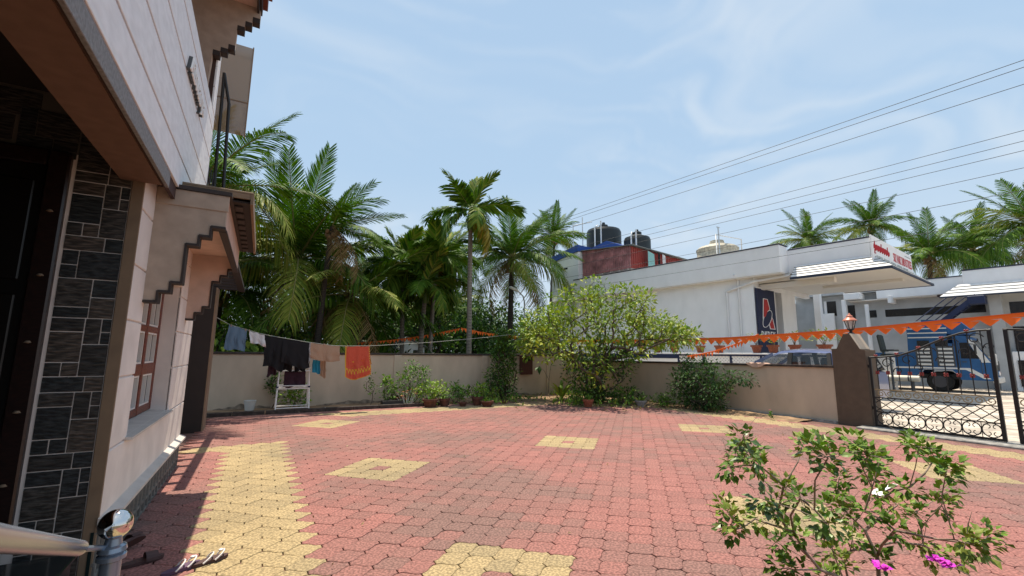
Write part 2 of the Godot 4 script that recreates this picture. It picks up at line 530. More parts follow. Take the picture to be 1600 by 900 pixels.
# ---------------------------------------------------------------- ground
func setting() -> void:
	var b := MB.new()
	b.quad(Vector3(-500, -0.10, -500), Vector3(500, -0.10, -500), Vector3(500, -0.10, 500), Vector3(-500, -0.10, 500), Vector3.UP)
	structure("ground", b, M.earth)
	b = MB.new()
	b.span(Vector3(-6, -0.095, -15.2), Vector3(12.3, -0.018, 3.0))
	structure("yard_base", b, M.joint)
	b = MB.new()
	b.span(Vector3(-1.2, -0.017, -14.8), Vector3(7.0, -0.004, -13.2))
	structure("planting_bed", b, M.soil)
	# bare soil in the far corner, slightly heaped
	b = MB.new()
	var f := FastNoiseLite.new()
	f.seed = 4; f.frequency = 0.5
	var nx := 44
	var nz := 30
	var hs := []
	for i in nx + 1:
		var row := []
		for j in nz + 1:
			var x := lerpf(4.8, 12.34, float(i) / nx)
			var z := lerpf(-14.8, -6.2, float(j) / nz)
			# the edge of the soil runs from the back bed round to the right wall
			var edge := minf(x - (9.6 - 2.2 * smoothstep(-10.0, -13.0, z)), 1.0) if z > -13.2 else 1.0
			edge = minf(edge, (x - 11.35) + maxf(0.0, (-z - 9.2)) * 1.2)
			var y := 0.045 * smoothstep(-0.25, 0.5, edge) + f.get_noise_2d(x * 3, z * 3) * 0.03 - 0.024
			if edge < -0.25: y = -0.03
			row.append(Vector3(x, y, z))
		hs.append(row)
	for i in nx:
		for j in nz:
			b.quad(hs[i][j], hs[i + 1][j], hs[i + 1][j + 1], hs[i][j + 1], Vector3.UP)
	structure("soil", b, M.soil)
	b = MB.new()
	b.span(Vector3(13.4, -0.09, -60), Vector3(60, 0.10, 40))
	b.quad(Vector3(12.752, 0.02, -60), Vector3(13.4, 0.10, -60), Vector3(13.4, 0.10, 40), Vector3(12.752, 0.02, 40), Vector3.UP)
	structure("street", b, M.street)
	b = MB.new()
	b.span(Vector3(11.95, -0.09, -5.15), Vector3(12.75, 0.022, 0.6), 0.015)
	structure("gate_threshold", b, M.threshold)
	# kerb along the planting bed
	b = MB.new()
	for i in 9:
		b.span(Vector3(-1.2 + i * 0.72, -0.05, -13.32), Vector3(-1.2 + i * 0.72 + 0.712, 0.10, -13.22), 0.012)
	structure("bed_kerb", b, M.coping)

func paver_mesh(w: float, t: float, tt: float) -> ArrayMesh:
	var b := MB.new()
	var o: Array[Vector2] = []
	var g := 0.0032
	var corners := [Vector2(w / 2, t), Vector2(0, tt), Vector2(-w / 2, t), Vector2(-w / 2, -t), Vector2(0, -tt), Vector2(w / 2, -t)]
	for q in 6:
		var p: Vector2 = corners[q]
		var r: Vector2 = corners[(q + 1) % 6]
		if q == 2 or q == 5:
			o.append(p)
		else:
			for i in 5:
				var s := i / 5.0
				var x := lerpf(p.x, r.x, s)
				var k := absf(x) / (w / 2)          # 1 at the side, 0 in the middle
				var y := lerpf(tt, t, smoothstep(0.12, 0.96, k))
				o.append(Vector2(x, y * signf(p.y + r.y)))
	var rings := []
	for k in 3:
		var ring := []
		for p in o:
			var l := p.length()
			var s: float = (l - [0.012, 0.0058, g][k]) / l
			ring.append(Vector3(p.x * s, [0.0, -0.0028, -0.020][k], -p.y * s))
		rings.append(ring)
	var n := o.size()
	for i in n:
		var j := (i + 1) % n
		b.tri(Vector3.ZERO, rings[0][i], rings[0][j], Vector3.UP)
		var out: Vector3 = rings[2][i] + rings[2][j]
		b.quad(rings[0][i], rings[0][j], rings[1][j], rings[1][i], out.normalized() + Vector3.UP * 2)
		b.quad(rings[1][i], rings[1][j], rings[2][j], rings[2][i], out)
	return b.mesh()

func paving() -> void:
	# lens shaped pavers with short blunt tips, laid so that the courses run at 45 degrees
	var p45 := 0.205
	var w := p45 * sqrt(2.0)
	var rowp := w * 0.5
	var m := paver_mesh(w, 0.028, rowp - 0.028)
	var root := Node3D.new()
	root.name = "paving"
	root.set_meta("kind", "structure")
	add_child(root)
	var f := FastNoiseLite.new()
	f.seed = 12; f.frequency = 0.35; f.fractal_octaves = 3
	var diamonds := []
	for d: Vector3 in [Vector3(1.60, 0, -6.62), Vector3(4.95, 0, -6.80), Vector3(8.70, 0, -6.72), Vector3(1.67, 0, -3.05), Vector3(4.90, 0, -2.75), Vector3(8.70, 0, -2.70), Vector3(1.50, 0, -11.1)]:
		diamonds.append(Vector2i(roundi((d.x + d.z) / w), roundi((d.x - d.z) / w)))
	var list := []
	var basis0 := Basis()
	for r in range(-92, 14):
		for i in range(-5, 44):
			var off := 0.5 if posmod(r, 2) == 1 else 0.0
			var p := Vector3((i + off) * w, 0, r * rowp)
			if p.x < -0.93 or p.x > 11.95 or p.z > 1.6 or p.z < -13.2: continue
			if p.x > 11.2 and p.z < -7.6: continue
			# bare soil in the far corner
			var edge := p.x - (9.7 - 2.2 * smoothstep(-10.0, -13.0, p.z)) if p.z > -13.2 else 1.0
			if edge > 0.3 and p.x - 11.35 + maxf(0.0, -p.z - 9.2) * 1.2 > 0.3: continue
			var yellow := false
			if p.x > -0.34 and p.x < 0.47 and p.z > -9.15: yellow = true
			if p.x < 0.47 and p.z > -9.15 and p.z < -8.75: yellow = true
			if p.x > 10.62 and p.x < 11.38 and p.z > -10.5: yellow = true
			if p.z < -11.9 and p.z > -12.85 and p.x > 1.6 + (p.z + 12.4): yellow = true
			if p.x > 8.6 and p.z < -10.9: yellow = true
			var ca := roundi((p.x + p.z) / w)
			var cb := roundi((p.x - p.z) / w)
			for d: Vector2i in diamonds:
				if absi(ca - d.x) <= 2 and absi(cb - d.y) <= 2: yellow = not (ca == d.x and cb == d.y)
			list.append([p, yellow, p.distance_squared_to(Vector3(0.7, 0, -0.6))])
	# the ones that show largest come first
	list.sort_custom(func(a, b): return a[2] < b[2])
	var xf := []
	var cols := []
	var own := 0
	for it in list:
		var p: Vector3 = it[0]
		var tilt := Basis(Vector3(rr(-1, 1), 0, rr(-1, 1)).normalized(), rr(0.0, 0.012))
		var y := rr(-0.002, 0.002)
		var wear := clampf(f.get_noise_2d(p.x, p.z) * 1.1 + 0.40 + rr(-0.30, 0.30), 0.0, 1.0)
		var t := Transform3D(tilt * basis0, Vector3(p.x, y, p.z))
		var ahead := p.x * 0.492 - p.z * 0.870            # distance along the view
		var aside := absf(p.x * 0.870 + p.z * 0.492)
		if own < 300 and ahead > 2.15 and aside < ahead * 1.15 + 0.1:
			own += 1
			inst("paver", m, M["paver_yellow_%d" % int(wear * 4.99)] if it[1] else M["paver_red_%d" % int(wear * 9.99)], root, t)
		else:
			xf.append(t)
			var c: Color
			if it[1]: c = Color(0.58, 0.435, 0.225).lerp(Color(0.42, 0.325, 0.18), wear)
			else: c = Color(0.46, 0.188, 0.160).lerp(Color(0.31, 0.172, 0.146), wear)
			c = c * rr(0.92, 1.08)
			c.a = 1.0
			cols.append(c)
	copies("paver_field", m, M.paver_many, xf, cols, root)

# ---------------------------------------------------------------- the house
func stepped(pts: Array) -> PackedVector2Array:
	var o := PackedVector2Array()
	for p in pts: o.append(Vector2(p[0], p[1]))
	return o

func house() -> void:
	var h := thing("house", "two storey house with grey plank fascia, stepped brown brackets and slate tiled porch wall", "house", Vector3(-0.9, 0, -6.2))
	# front wall of the window wing, in courses with sunk joints
	var y0 := [0.40, 0.88, 1.397, 1.829, 2.261, 2.71, 3.06]
	var wall := MB.new()
	wall.span(Vector3(-1.6, -0.05, -8.0), Vector3(-0.916, 3.06, -6.72))
	wall.span(Vector3(-1.6, -0.05, -4.83), Vector3(-0.916, 3.06, -4.36))
	wall.span(Vector3(-1.6, -0.05, -6.72), Vector3(-0.916, 0.90, -4.83))
	wall.span(Vector3(-1.6, 2.38, -6.72), Vector3(-0.916, 3.06, -4.83))
	var wp := part("front_wall", wall, M.wall_pink, h)
	var b := MB.new()
	b.span(Vector3(-0.93, 0.40, -8.0), Vector3(-0.90, 0.872, -4.352), 0.006)
	part("wall_course", b, M.wall_pink, wp)
	for i in range(1, 6):
		for zz: Array in [[-8.0, -6.72], [-4.83, -4.352]]:
			b = MB.new()
			b.span(Vector3(-0.93, y0[i] + 0.006, zz[0]), Vector3(-0.90, y0[i + 1] - 0.006, zz[1]), 0.006)
			part("wall_course", b, M.wall_pink, wp)
	b = MB.new()
	b.span(Vector3(-0.93, 2.386, -6.72), Vector3(-0.90, 3.05, -4.83))
	part("wall_course", b, M.wall_pink, wp)
	# ledge and ventilation openings under it
	b = MB.new()
	b.prism(stepped([[0, 0.36], [0.075, 0.36], [0.075, 0.385], [0, 0.42]]), Vector3(-0.905, 0, -4.33), Vector3.RIGHT, Vector3.UP, -3.69)
	part("ledge", b, M.sill, h)
	b = MB.new()
	b.span(Vector3(-0.915, 0.325, -8.0), Vector3(-0.862, 0.357, -4.34))
	part("ledge_band", b, M.strip_tan, h)
	b = MB.new()
	b.span(Vector3(-0.935, -0.02, -8.0), Vector3(-0.9165, 0.325, -4.34))
	var vs := part("vent_strip", b, M.vent_dark, h)
	for i in 22:
		var z := -4.36 - i * 0.170
		b = MB.new()
		b.beam(Vector3(-0.902, -0.02, z), Vector3(-0.902, 0.325, z - 0.012), 0.028, 0.032, Vector3.BACK, 0.004)
		part("vent_bar", b, M.vent_bar, vs)
	for yy: Array in [[-0.02, 0.02], [0.09, 0.122], [0.305, 0.324]]:
		b = MB.new()
		b.span(Vector3(-0.9162, yy[0], -7.99), Vector3(-0.893, yy[1], -4.345), 0.004)
		part("vent_rail", b, M.vent_bar, vs)
	# window, set back in its reveal
	b = MB.new()
	b.prism(stepped([[-0.34, 0.875], [0.05, 0.875], [0.05, 0.895], [-0.34, 0.925]]), Vector3(-0.905, 0, -4.79), Vector3.RIGHT, Vector3.UP, -1.97)
	part("window_sill", b, M.sill, h)
	var win := MB.new()
	var zs := [-4.83, -5.455, -6.08, -6.72]
	for z: float in zs: win.span(Vector3(-1.16, 0.92, z - 0.035 if z != -4.83 else z - 0.05), Vector3(-1.07, 2.38, z + 0.035 if z != -6.72 else z + 0.05), 0.008)
	for yy: Array in [[0.92, 1.0], [1.34, 1.46], [1.80, 1.87], [2.32, 2.38]]: win.span(Vector3(-1.155, yy[0], -6.72), Vector3(-1.075, yy[1], -4.83), 0.008)
	var wf := part("window", win, M.window_wood, h)
	for c in 3:
		for r: Array in [[1.0, 1.34], [1.46, 1.80], [1.87, 2.32]]:
			var za: float = zs[c] - 0.05
			var zb: float = zs[c + 1] + 0.05
			b = MB.new()
			b.span(Vector3(-1.135, r[0], zb), Vector3(-1.125, r[1], za))
			part("pane", b, M.glass_dark, wf)
			b = MB.new()
			for z2: float in [za - 0.012, (za + zb) / 2, zb + 0.012]: b.span(Vector3(-1.12, r[0], z2 - 0.009), Vector3(-1.085, r[1], z2 + 0.009))
			for y2: float in [r[0] + 0.01, r[1] - 0.01]: b.span(Vector3(-1.119, y2 - 0.009, zb), Vector3(-1.087, y2 + 0.009, za))
			part("glazing_bar", b, M.white_trim, wf)
	# window hood: two stepped brackets, a fascia and an eave
	var prof := [[-0.02, 2.019], [0.092, 2.03], [0.092, 2.11], [0.172, 2.11], [0.172, 2.195], [0.248, 2.195], [0.248, 2.545], [0.336, 2.545], [0.336, 2.635], [0.418, 2.635], [0.418, 2.73], [0.522, 2.73], [0.522, 3.03], [-0.02, 3.03]]
	for zc: float in [-4.75, -7.2]:
		b = MB.new()
		b.prism(stepped(prof), Vector3(-0.9, 0, zc), Vector3.RIGHT, Vector3.UP, -0.11)
		var br := part("bracket", b, M.bracket if zc > -5.0 else M.bracket_pink_lit, h)  # far bracket takes the copy coloured by warm bounce light
		b = MB.new()
		for i in range(0, 12):
			var p: Array = prof[i]
			var q: Array = prof[i + 1]
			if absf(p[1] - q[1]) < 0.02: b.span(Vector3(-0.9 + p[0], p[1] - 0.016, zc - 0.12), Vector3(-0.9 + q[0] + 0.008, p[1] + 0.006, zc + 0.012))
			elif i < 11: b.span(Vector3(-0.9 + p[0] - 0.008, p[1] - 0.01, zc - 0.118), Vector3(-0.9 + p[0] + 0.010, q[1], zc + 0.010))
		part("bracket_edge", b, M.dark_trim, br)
	b = MB.new()
	b.span(Vector3(-0.44, 2.735, -7.31), Vector3(-0.376, 3.03, -4.862), 0.004)
	part("hood_fascia", b, M.bracket_pink_lit, h)
	b = MB.new()
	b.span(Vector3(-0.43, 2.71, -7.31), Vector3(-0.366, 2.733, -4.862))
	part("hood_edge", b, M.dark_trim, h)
	b = MB.new()
	b.span(Vector3(-0.898, 2.88, -4.757), Vector3(-0.362, 3.03, -4.738), 0.004)
	part("hood_band", b, M.bracket, h)
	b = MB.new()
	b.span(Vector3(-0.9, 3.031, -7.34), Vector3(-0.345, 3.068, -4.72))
	part("hood_dark_board", b, M.dark_trim, h)  # dark board on top of the hood
	b = MB.new()
	b.span(Vector3(-0.9, 2.90, -7.19), Vector3(-0.44, 2.93, -4.862))
	part("hood_ceiling", b, M.bracket_pink_lit, h)
	b = MB.new()
	b.span(Vector3(-0.9, 3.12, -7.40), Vector3(-0.175, 3.145, -4.86), 0.006)
	b.span(Vector3(-0.20, 3.02, -7.40), Vector3(-0.175, 3.1198, -4.86))
	b.span(Vector3(-0.9, 3.07, -4.885), Vector3(-0.202, 3.1198, -4.86))
	var ev := part("eave", b, M.strip_tan, h)
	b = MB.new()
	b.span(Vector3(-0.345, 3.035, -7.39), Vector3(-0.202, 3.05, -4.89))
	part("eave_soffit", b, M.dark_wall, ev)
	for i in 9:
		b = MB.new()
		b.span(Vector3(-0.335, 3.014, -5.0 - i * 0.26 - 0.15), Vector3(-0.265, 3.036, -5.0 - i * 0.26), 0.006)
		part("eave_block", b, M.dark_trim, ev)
	# porch wall: slate tiles, tan edge strip, dark door
	b = MB.new()
	b.span(Vector3(-3.6, -0.05, -4.60), Vector3(-0.917, 3.9, -4.362))
	var pw := part("porch_wall", b, M.grout, h)
	b = MB.new()
	b.span(Vector3(-0.982, 0.0, -4.363), Vector3(-0.902, 3.06, -4.345), 0.004)
	part("corner_strip", b, M.strip_tan, pw)
	var P := [[0, .55, 0, .10], [.55, .83, 0, .19], [.83, 1, 0, .10], [.83, 1, .10, .19], [0, .55, .10, .32], [.55, 1, .19, .42], [0, .27, .32, .42], [.27, .55, .32, .42], [0, .68, .42, .53], [.68, 1, .42, .53]]
	var Q := [[0, .28, 0, .11], [0, .28, .11, .21], [.28, 1, 0, .21], [0, .58, .21, .42], [.58, 1, .21, .345], [.58, 1, .345, .50], [0, .58, .42, .50]]
	var top := 3.36
	var stack := [Q, P, Q, P, P, P, Q]
	for module: Array in stack:
		var hh := 0.53 if module == P else 0.50
		for t: Array in module:
			for rep in 2:
				# the same courses go on above the door, to the left
				var x0: float = -1.318 + 0.333 * t[0] - rep * 0.337
				var x1: float = -1.318 + 0.333 * t[1] - rep * 0.337
				if rep == 1 and top - t[2] < 3.06: continue
				b = MB.new()
				b.span(Vector3(x0 + 0.0035, top - t[3] + 0.0035, -4.366), Vector3(x1 - 0.0035, top - t[2] - 0.0035, -4.353 + rr(-0.002, 0.002)), 0.0025)
				part("slate_tile", b, M["slate_%d" % rng.randi_range(0, 4)], pw)
		top -= hh
	for k in 5:
		for q in 2:
			b = MB.new()
			b.span(Vector3(-2.0 - k * 0.33 + (0.12 if q else 0.0), 3.09 + 0.2 * q, -4.366), Vector3(-1.677 - k * 0.33 + (0.12 if q else 0.0), 3.28 + 0.2 * q, -4.354), 0.003)
			part("slate_tile", b, M["slate_%d" % rng.randi_range(0, 4)], pw)
	b = MB.new()
	b.span(Vector3(-1.46, 0.3, -4.361), Vector3(-1.335, 3.05, -4.30), 0.012)
	b.span(Vector3(-2.76, 2.93, -4.36), Vector3(-1.462, 3.05, -4.305), 0.012)
	b.span(Vector3(-2.76, 0.3, -4.361), Vector3(-2.64, 2.928, -4.30), 0.012)
	var df := part("door_frame", b, M.door_frame, h)
	b = MB.new()
	b.span(Vector3(-2.64, 0.3, -4.361), Vector3(-1.462, 2.928, -4.335))
	var dl := part("door", b, M.door_dark, h)
	for i in 2:
		for j in 3:
			b = MB.new()
			b.span(Vector3(-2.56 + i * 0.57, 0.42 + j * 0.83, -4.336), Vector3(-2.08 + i * 0.57, 1.15 + j * 0.83, -4.318), 0.012)
			part("door_panel", b, M.door_dark, dl)
	b = MB.new()
	for i in 5:
		b.lathe([Vector2(0.0, 0.0), Vector2(0.022, 0.006), Vector2(0.012, 0.02), Vector2(0.0, 0.02)], Vector3(-1.40 + 0.006 * (i % 2), 0.7 + i * 0.47, -4.302), 7)
	part("frame_rosette", b, M.strip_tan, df)
	# porch: brown beam, ceiling, floor, far walls
	b = MB.new()
	b.span(Vector3(-1.055, 2.92, -4.35), Vector3(-0.80, 3.5, 3.0))
	part("porch_beam", b, M.beam_brown, h)
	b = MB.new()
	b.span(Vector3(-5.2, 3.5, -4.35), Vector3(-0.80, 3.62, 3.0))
	part("porch_ceiling", b, M.dark_wall, h)  # near-black colour carries the shade of the porch
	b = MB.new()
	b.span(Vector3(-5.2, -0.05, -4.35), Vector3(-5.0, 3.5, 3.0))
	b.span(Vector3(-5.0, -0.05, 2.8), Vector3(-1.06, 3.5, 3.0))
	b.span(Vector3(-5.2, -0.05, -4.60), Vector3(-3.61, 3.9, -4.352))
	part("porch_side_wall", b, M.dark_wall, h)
	b = MB.new()
	b.span(Vector3(-5.0, -0.05, -4.29), Vector3(-1.36, 0.30, 2.8))
	part("porch_floor", b, M.porch_floor, h)
	b = MB.new()
	b.span(Vector3(-1.358, -0.05, -3.98), Vector3(-0.93, 0.292, -1.25), 0.006)
	b.span(Vector3(-1.358, 0.2925, -4.0), Vector3(-0.905, 0.318, -1.23), 0.008)
	part("granite_plinth", b, M.granite, h)
	for k in 4:
		b = MB.new()
		b.span(Vector3(-1.35, -0.05, -1.2 + k * 0.3), Vector3(-0.30, 0.16 + 0.16 * k, 0.0 + k * 0.3 if k < 3 else 2.7), 0.008)
		part("step", b, M.granite, h)
	# grey planks over the porch and the upper wall, each one board
	var ys := [3.03, 3.294, 3.644, 4.003, 4.359, 4.56]
	b = MB.new()
	b.span(Vector3(-0.798, 2.93, -6.44), Vector3(-0.768, 4.55, 3.0))
	b.span(Vector3(-1.6, 3.07, -6.44), Vector3(-0.8, 4.54, -4.62))
	b.span(Vector3(-1.1, 3.63, -4.6), Vector3(-0.8, 4.54, 3.0))
	b.span(Vector3(-0.83, 4.55, -6.44), Vector3(-0.768, 5.35, -6.19))
	var fb := part("fascia_backing", b, M.groove, h)
	b = MB.new()
	b.span(Vector3(-0.775, 2.905, -4.34), Vector3(-0.750, 3.028, 3.0), 0.003)
	part("fascia_edge", b, M.siding_edge, fb)
	for i in 5:
		b = MB.new()
		b.span(Vector3(-0.770, ys[i] + 0.011, -6.45), Vector3(-0.748, ys[i + 1] - 0.011, 3.0), 0.003)
		part("plank", b, M.siding, fb)
	for i in 3:
		b = MB.new()
		b.span(Vector3(-0.770, 4.568 + i * 0.275, -6.45), Vector3(-0.748, 4.835 + i * 0.275, -6.19), 0.003)
		part("plank", b, M.siding, fb)
	# lettering of the house's name, raised; dark back layer stands in for the letters' shadow
	var tm := TextMesh.new()
	var sf := SystemFont.new()
	sf.font_names = PackedStringArray(["Droid Serif"])
	sf.font_italic = true
	tm.font = sf
	tm.text = "Aiswarya"
	tm.font_size = 24
	tm.pixel_size = 0.0088
	tm.depth = 0.028
	inst("letter_shadow_layer", tm, M.truck_gray, h, Transform3D(Basis(Vector3.UP, PI / 2), Vector3(-0.733, 4.08, -4.86) - h.position))
	tm = tm.duplicate()
	tm.depth = 0.012
	var lt := inst("house_name_lettering", tm, M.rack_white, h, Transform3D(Basis(Vector3.UP, PI / 2), Vector3(-0.713, 4.08, -4.86) - h.position))
	lt.set_meta("label", "raised silver house name letters on the planks")
	# upper storey: wall, window slats and its stepped bracket
	b = MB.new()
	b.span(Vector3(-1.6, 4.542, -6.2), Vector3(-1.30, 7.2, 3.0))
	part("upper_wall", b, M.bracket_pink_lit, h)
	b = MB.new()
	for i in 7: b.span(Vector3(-1.299, 4.9, -5.9 + i * 0.42 - 0.03), Vector3(-1.25, 6.4, -5.9 + i * 0.42 + 0.03))
	for i in 4: b.span(Vector3(-1.299, 4.9 + i * 0.48, -5.93), Vector3(-1.255, 4.96 + i * 0.48, -3.3))
	part("upper_window", b, M.window_wood, h)
	b = MB.new()
	var up := [[-0.5, 4.50], [0.07, 4.50], [0.10, 5.24], [0.175, 5.24], [0.175, 5.30], [0.25, 5.30], [0.25, 5.37], [0.32, 5.37], [0.32, 5.66], [0.40, 5.66], [0.40, 5.75], [0.474, 5.75], [0.474, 5.84], [0.555, 5.84], [0.555, 6.55], [-0.5, 6.55]]
	b.prism(stepped(up), Vector3(-0.9, 0, -6.08), Vector3.RIGHT, Vector3.UP, -0.105)
	var ub := part("upper_bracket", b, M.bracket, h)
	b = MB.new()
	for i in range(2, 14):
		if absf(up[i][1] - up[i + 1][1]) < 0.001 and up[i + 1][0] > up[i][0]:
			b.span(Vector3(-0.9 + up[i][0], up[i][1] - 0.045, -6.187), Vector3(-0.9 + up[i + 1][0], up[i][1] + 0.02, -6.078))
	part("bracket_edge", b, M.dark_trim, ub)
	b = MB.new()
	b.span(Vector3(-0.9, 6.0, -6.18), Vector3(-0.385, 6.06, -3.0))
	part("upper_hood_ceiling", b, M.bracket_pink_lit, h)
	b = MB.new()
	b.span(Vector3(-0.385, 5.93, -6.18), Vector3(-0.36, 6.55, -3.0))
	b.span(Vector3(-0.352, 5.98, -6.18), Vector3(-0.33, 6.6, -3.0))
	part("upper_hood_edge", b, M.dark_trim, h)
	b = MB.new()
	b.span(Vector3(-0.33, 6.08, -6.19), Vector3(-0.275, 6.65, -3.0))
	b.span(Vector3(-0.275, 6.25, -6.2), Vector3(-0.235, 6.7, -3.0))
	part("upper_hood_fascia", b, M.window_wood, h)
	b = MB.new()
	b.span(Vector3(-1.6, 6.56, -6.2), Vector3(-0.30, 6.62, -2.9))
	part("upper_hood_roof", b, M.sill, h)
	# brown acrylic screen and the thin rails of the balcony behind
	b = MB.new()
	b.span(Vector3(-0.86, 4.72, -7.21), Vector3(-0.46, 6.12, -7.19))
	var sc := part("balcony_screen", b, M.acrylic, h)
	b = MB.new()
	b.span(Vector3(-0.46, 4.70, -7.215), Vector3(-0.445, 6.14, -7.185))
	b.span(Vector3(-0.86, 5.22, -7.188), Vector3(-0.46, 5.235, -7.18))
	part("screen_frame", b, M.strip_tan, sc)
	b = MB.new()
	b.tube([Vector3(-0.715, 3.1, -7.0), Vector3(-0.76, 5.5, -7.0)], [0.022, 0.022], 6)
	part("balcony_rail", b, M.iron, h)
	b = MB.new()
	b.tube([Vector3(-0.60, 3.14, -7.0), Vector3(-0.665, 5.06, -7.0), Vector3(-0.76, 5.5, -7.0)], [0.022, 0.022, 0.022], 6)
	part("balcony_rail", b, M.iron, h)
	b = MB.new()
	for i in 5: b.tube([Vector3(-0.80 + i * 0.018, 3.1, -6.7 - i * 0.08), Vector3(-0.80 + i * 0.018, 4.0, -6.7 - i * 0.08)], [0.008, 0.008], 5)
	b.tube([Vector3(-0.80, 4.0, -6.66), Vector3(-0.70, 3.4, -7.1)], [0.012, 0.012], 5)
	part("balcony_rail", b, M.iron, h)
	# dark end wall and the added trellis between
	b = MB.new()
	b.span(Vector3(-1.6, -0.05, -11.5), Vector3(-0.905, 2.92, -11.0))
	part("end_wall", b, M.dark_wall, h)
	b = MB.new()
	b.span(Vector3(-0.904, -0.05, -11.5), Vector3(-0.878, 2.92, -11.0))
	part("end_wall_edge", b, M.strip_tan, h)
	b = MB.new()
	b.span(Vector3(-1.9, -0.05, -13.3), Vector3(-1.6, 3.06, -4.61))
	part("rear_wall", b, M.wall_pink, h)
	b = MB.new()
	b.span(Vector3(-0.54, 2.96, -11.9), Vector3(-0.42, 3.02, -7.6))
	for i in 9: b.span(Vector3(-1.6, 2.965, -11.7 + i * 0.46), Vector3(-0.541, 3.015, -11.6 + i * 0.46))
	part("shadow_slats", b, M.dark_wall, h)  # slats added to cast the railing's shadow on the paving
	b = MB.new()
	b.span(Vector3(-6.5, 6.2, -8.0), Vector3(-1.61, 6.5, 3.0))
	b.span(Vector3(-6.5, 3.63, -8.0), Vector3(-6.3, 6.2, 3.0))
	b.span(Vector3(-6.3, 3.63, -8.0), Vector3(-1.61, 6.2, -7.8))
	part("upper_block", b, M.wall_pink, h)

func handrail() -> void:
	var r := thing("handrail", "polished steel stair handrail with ball topped post by the porch", "handrail", Vector3(-0.235, 0, -1.25))
	var b := MB.new()
	var p := Vector3(-0.229, 0, -1.236)
	b.tube([p + Vector3(0, 0, 0), p + Vector3(0, 1.185, 0)], [0.0175, 0.0175], 20)
	part("post", b, M.steel, r)
	b = MB.new()
	b.lathe([Vector2(0.0175, 1.178), Vector2(0.024, 1.182), Vector2(0.024, 1.19), Vector2(0.019, 1.193), Vector2(0.024, 1.198), Vector2(0.022, 1.206), Vector2(0.015, 1.209), Vector2(0.013, 1.222)], p, 24)
	part("collar", b, M.steel, r)
	b = MB.new()
	b.sphere(p + Vector3(0, 1.2475, 0), Vector3.ONE * 0.0285, 32, 20)
	part("ball", b, M.steel_ball, r)
	b = MB.new()
	b.tube([Vector3(-0.270, 1.226, -1.190), Vector3(-0.222, 1.405, -0.69), Vector3(-0.165, 1.62, -0.1)], [0.0135, 0.0135, 0.0135], 24)
	part("rail", b, M.steel, r)
	b = MB.new()
	b.tube([Vector3(-0.236, 1.205, -1.234), Vector3(-0.269, 1.225, -1.188)], [0.0055, 0.0055], 10)
	part("rail_bracket", b, M.steel, r)
	b = MB.new()
	b.tube([Vector3(-0.2, 0.3, -0.45), Vector3(-0.2, 1.49, -0.45)], [0.0175, 0.0175], 14)
	part("post", b, M.steel, r)

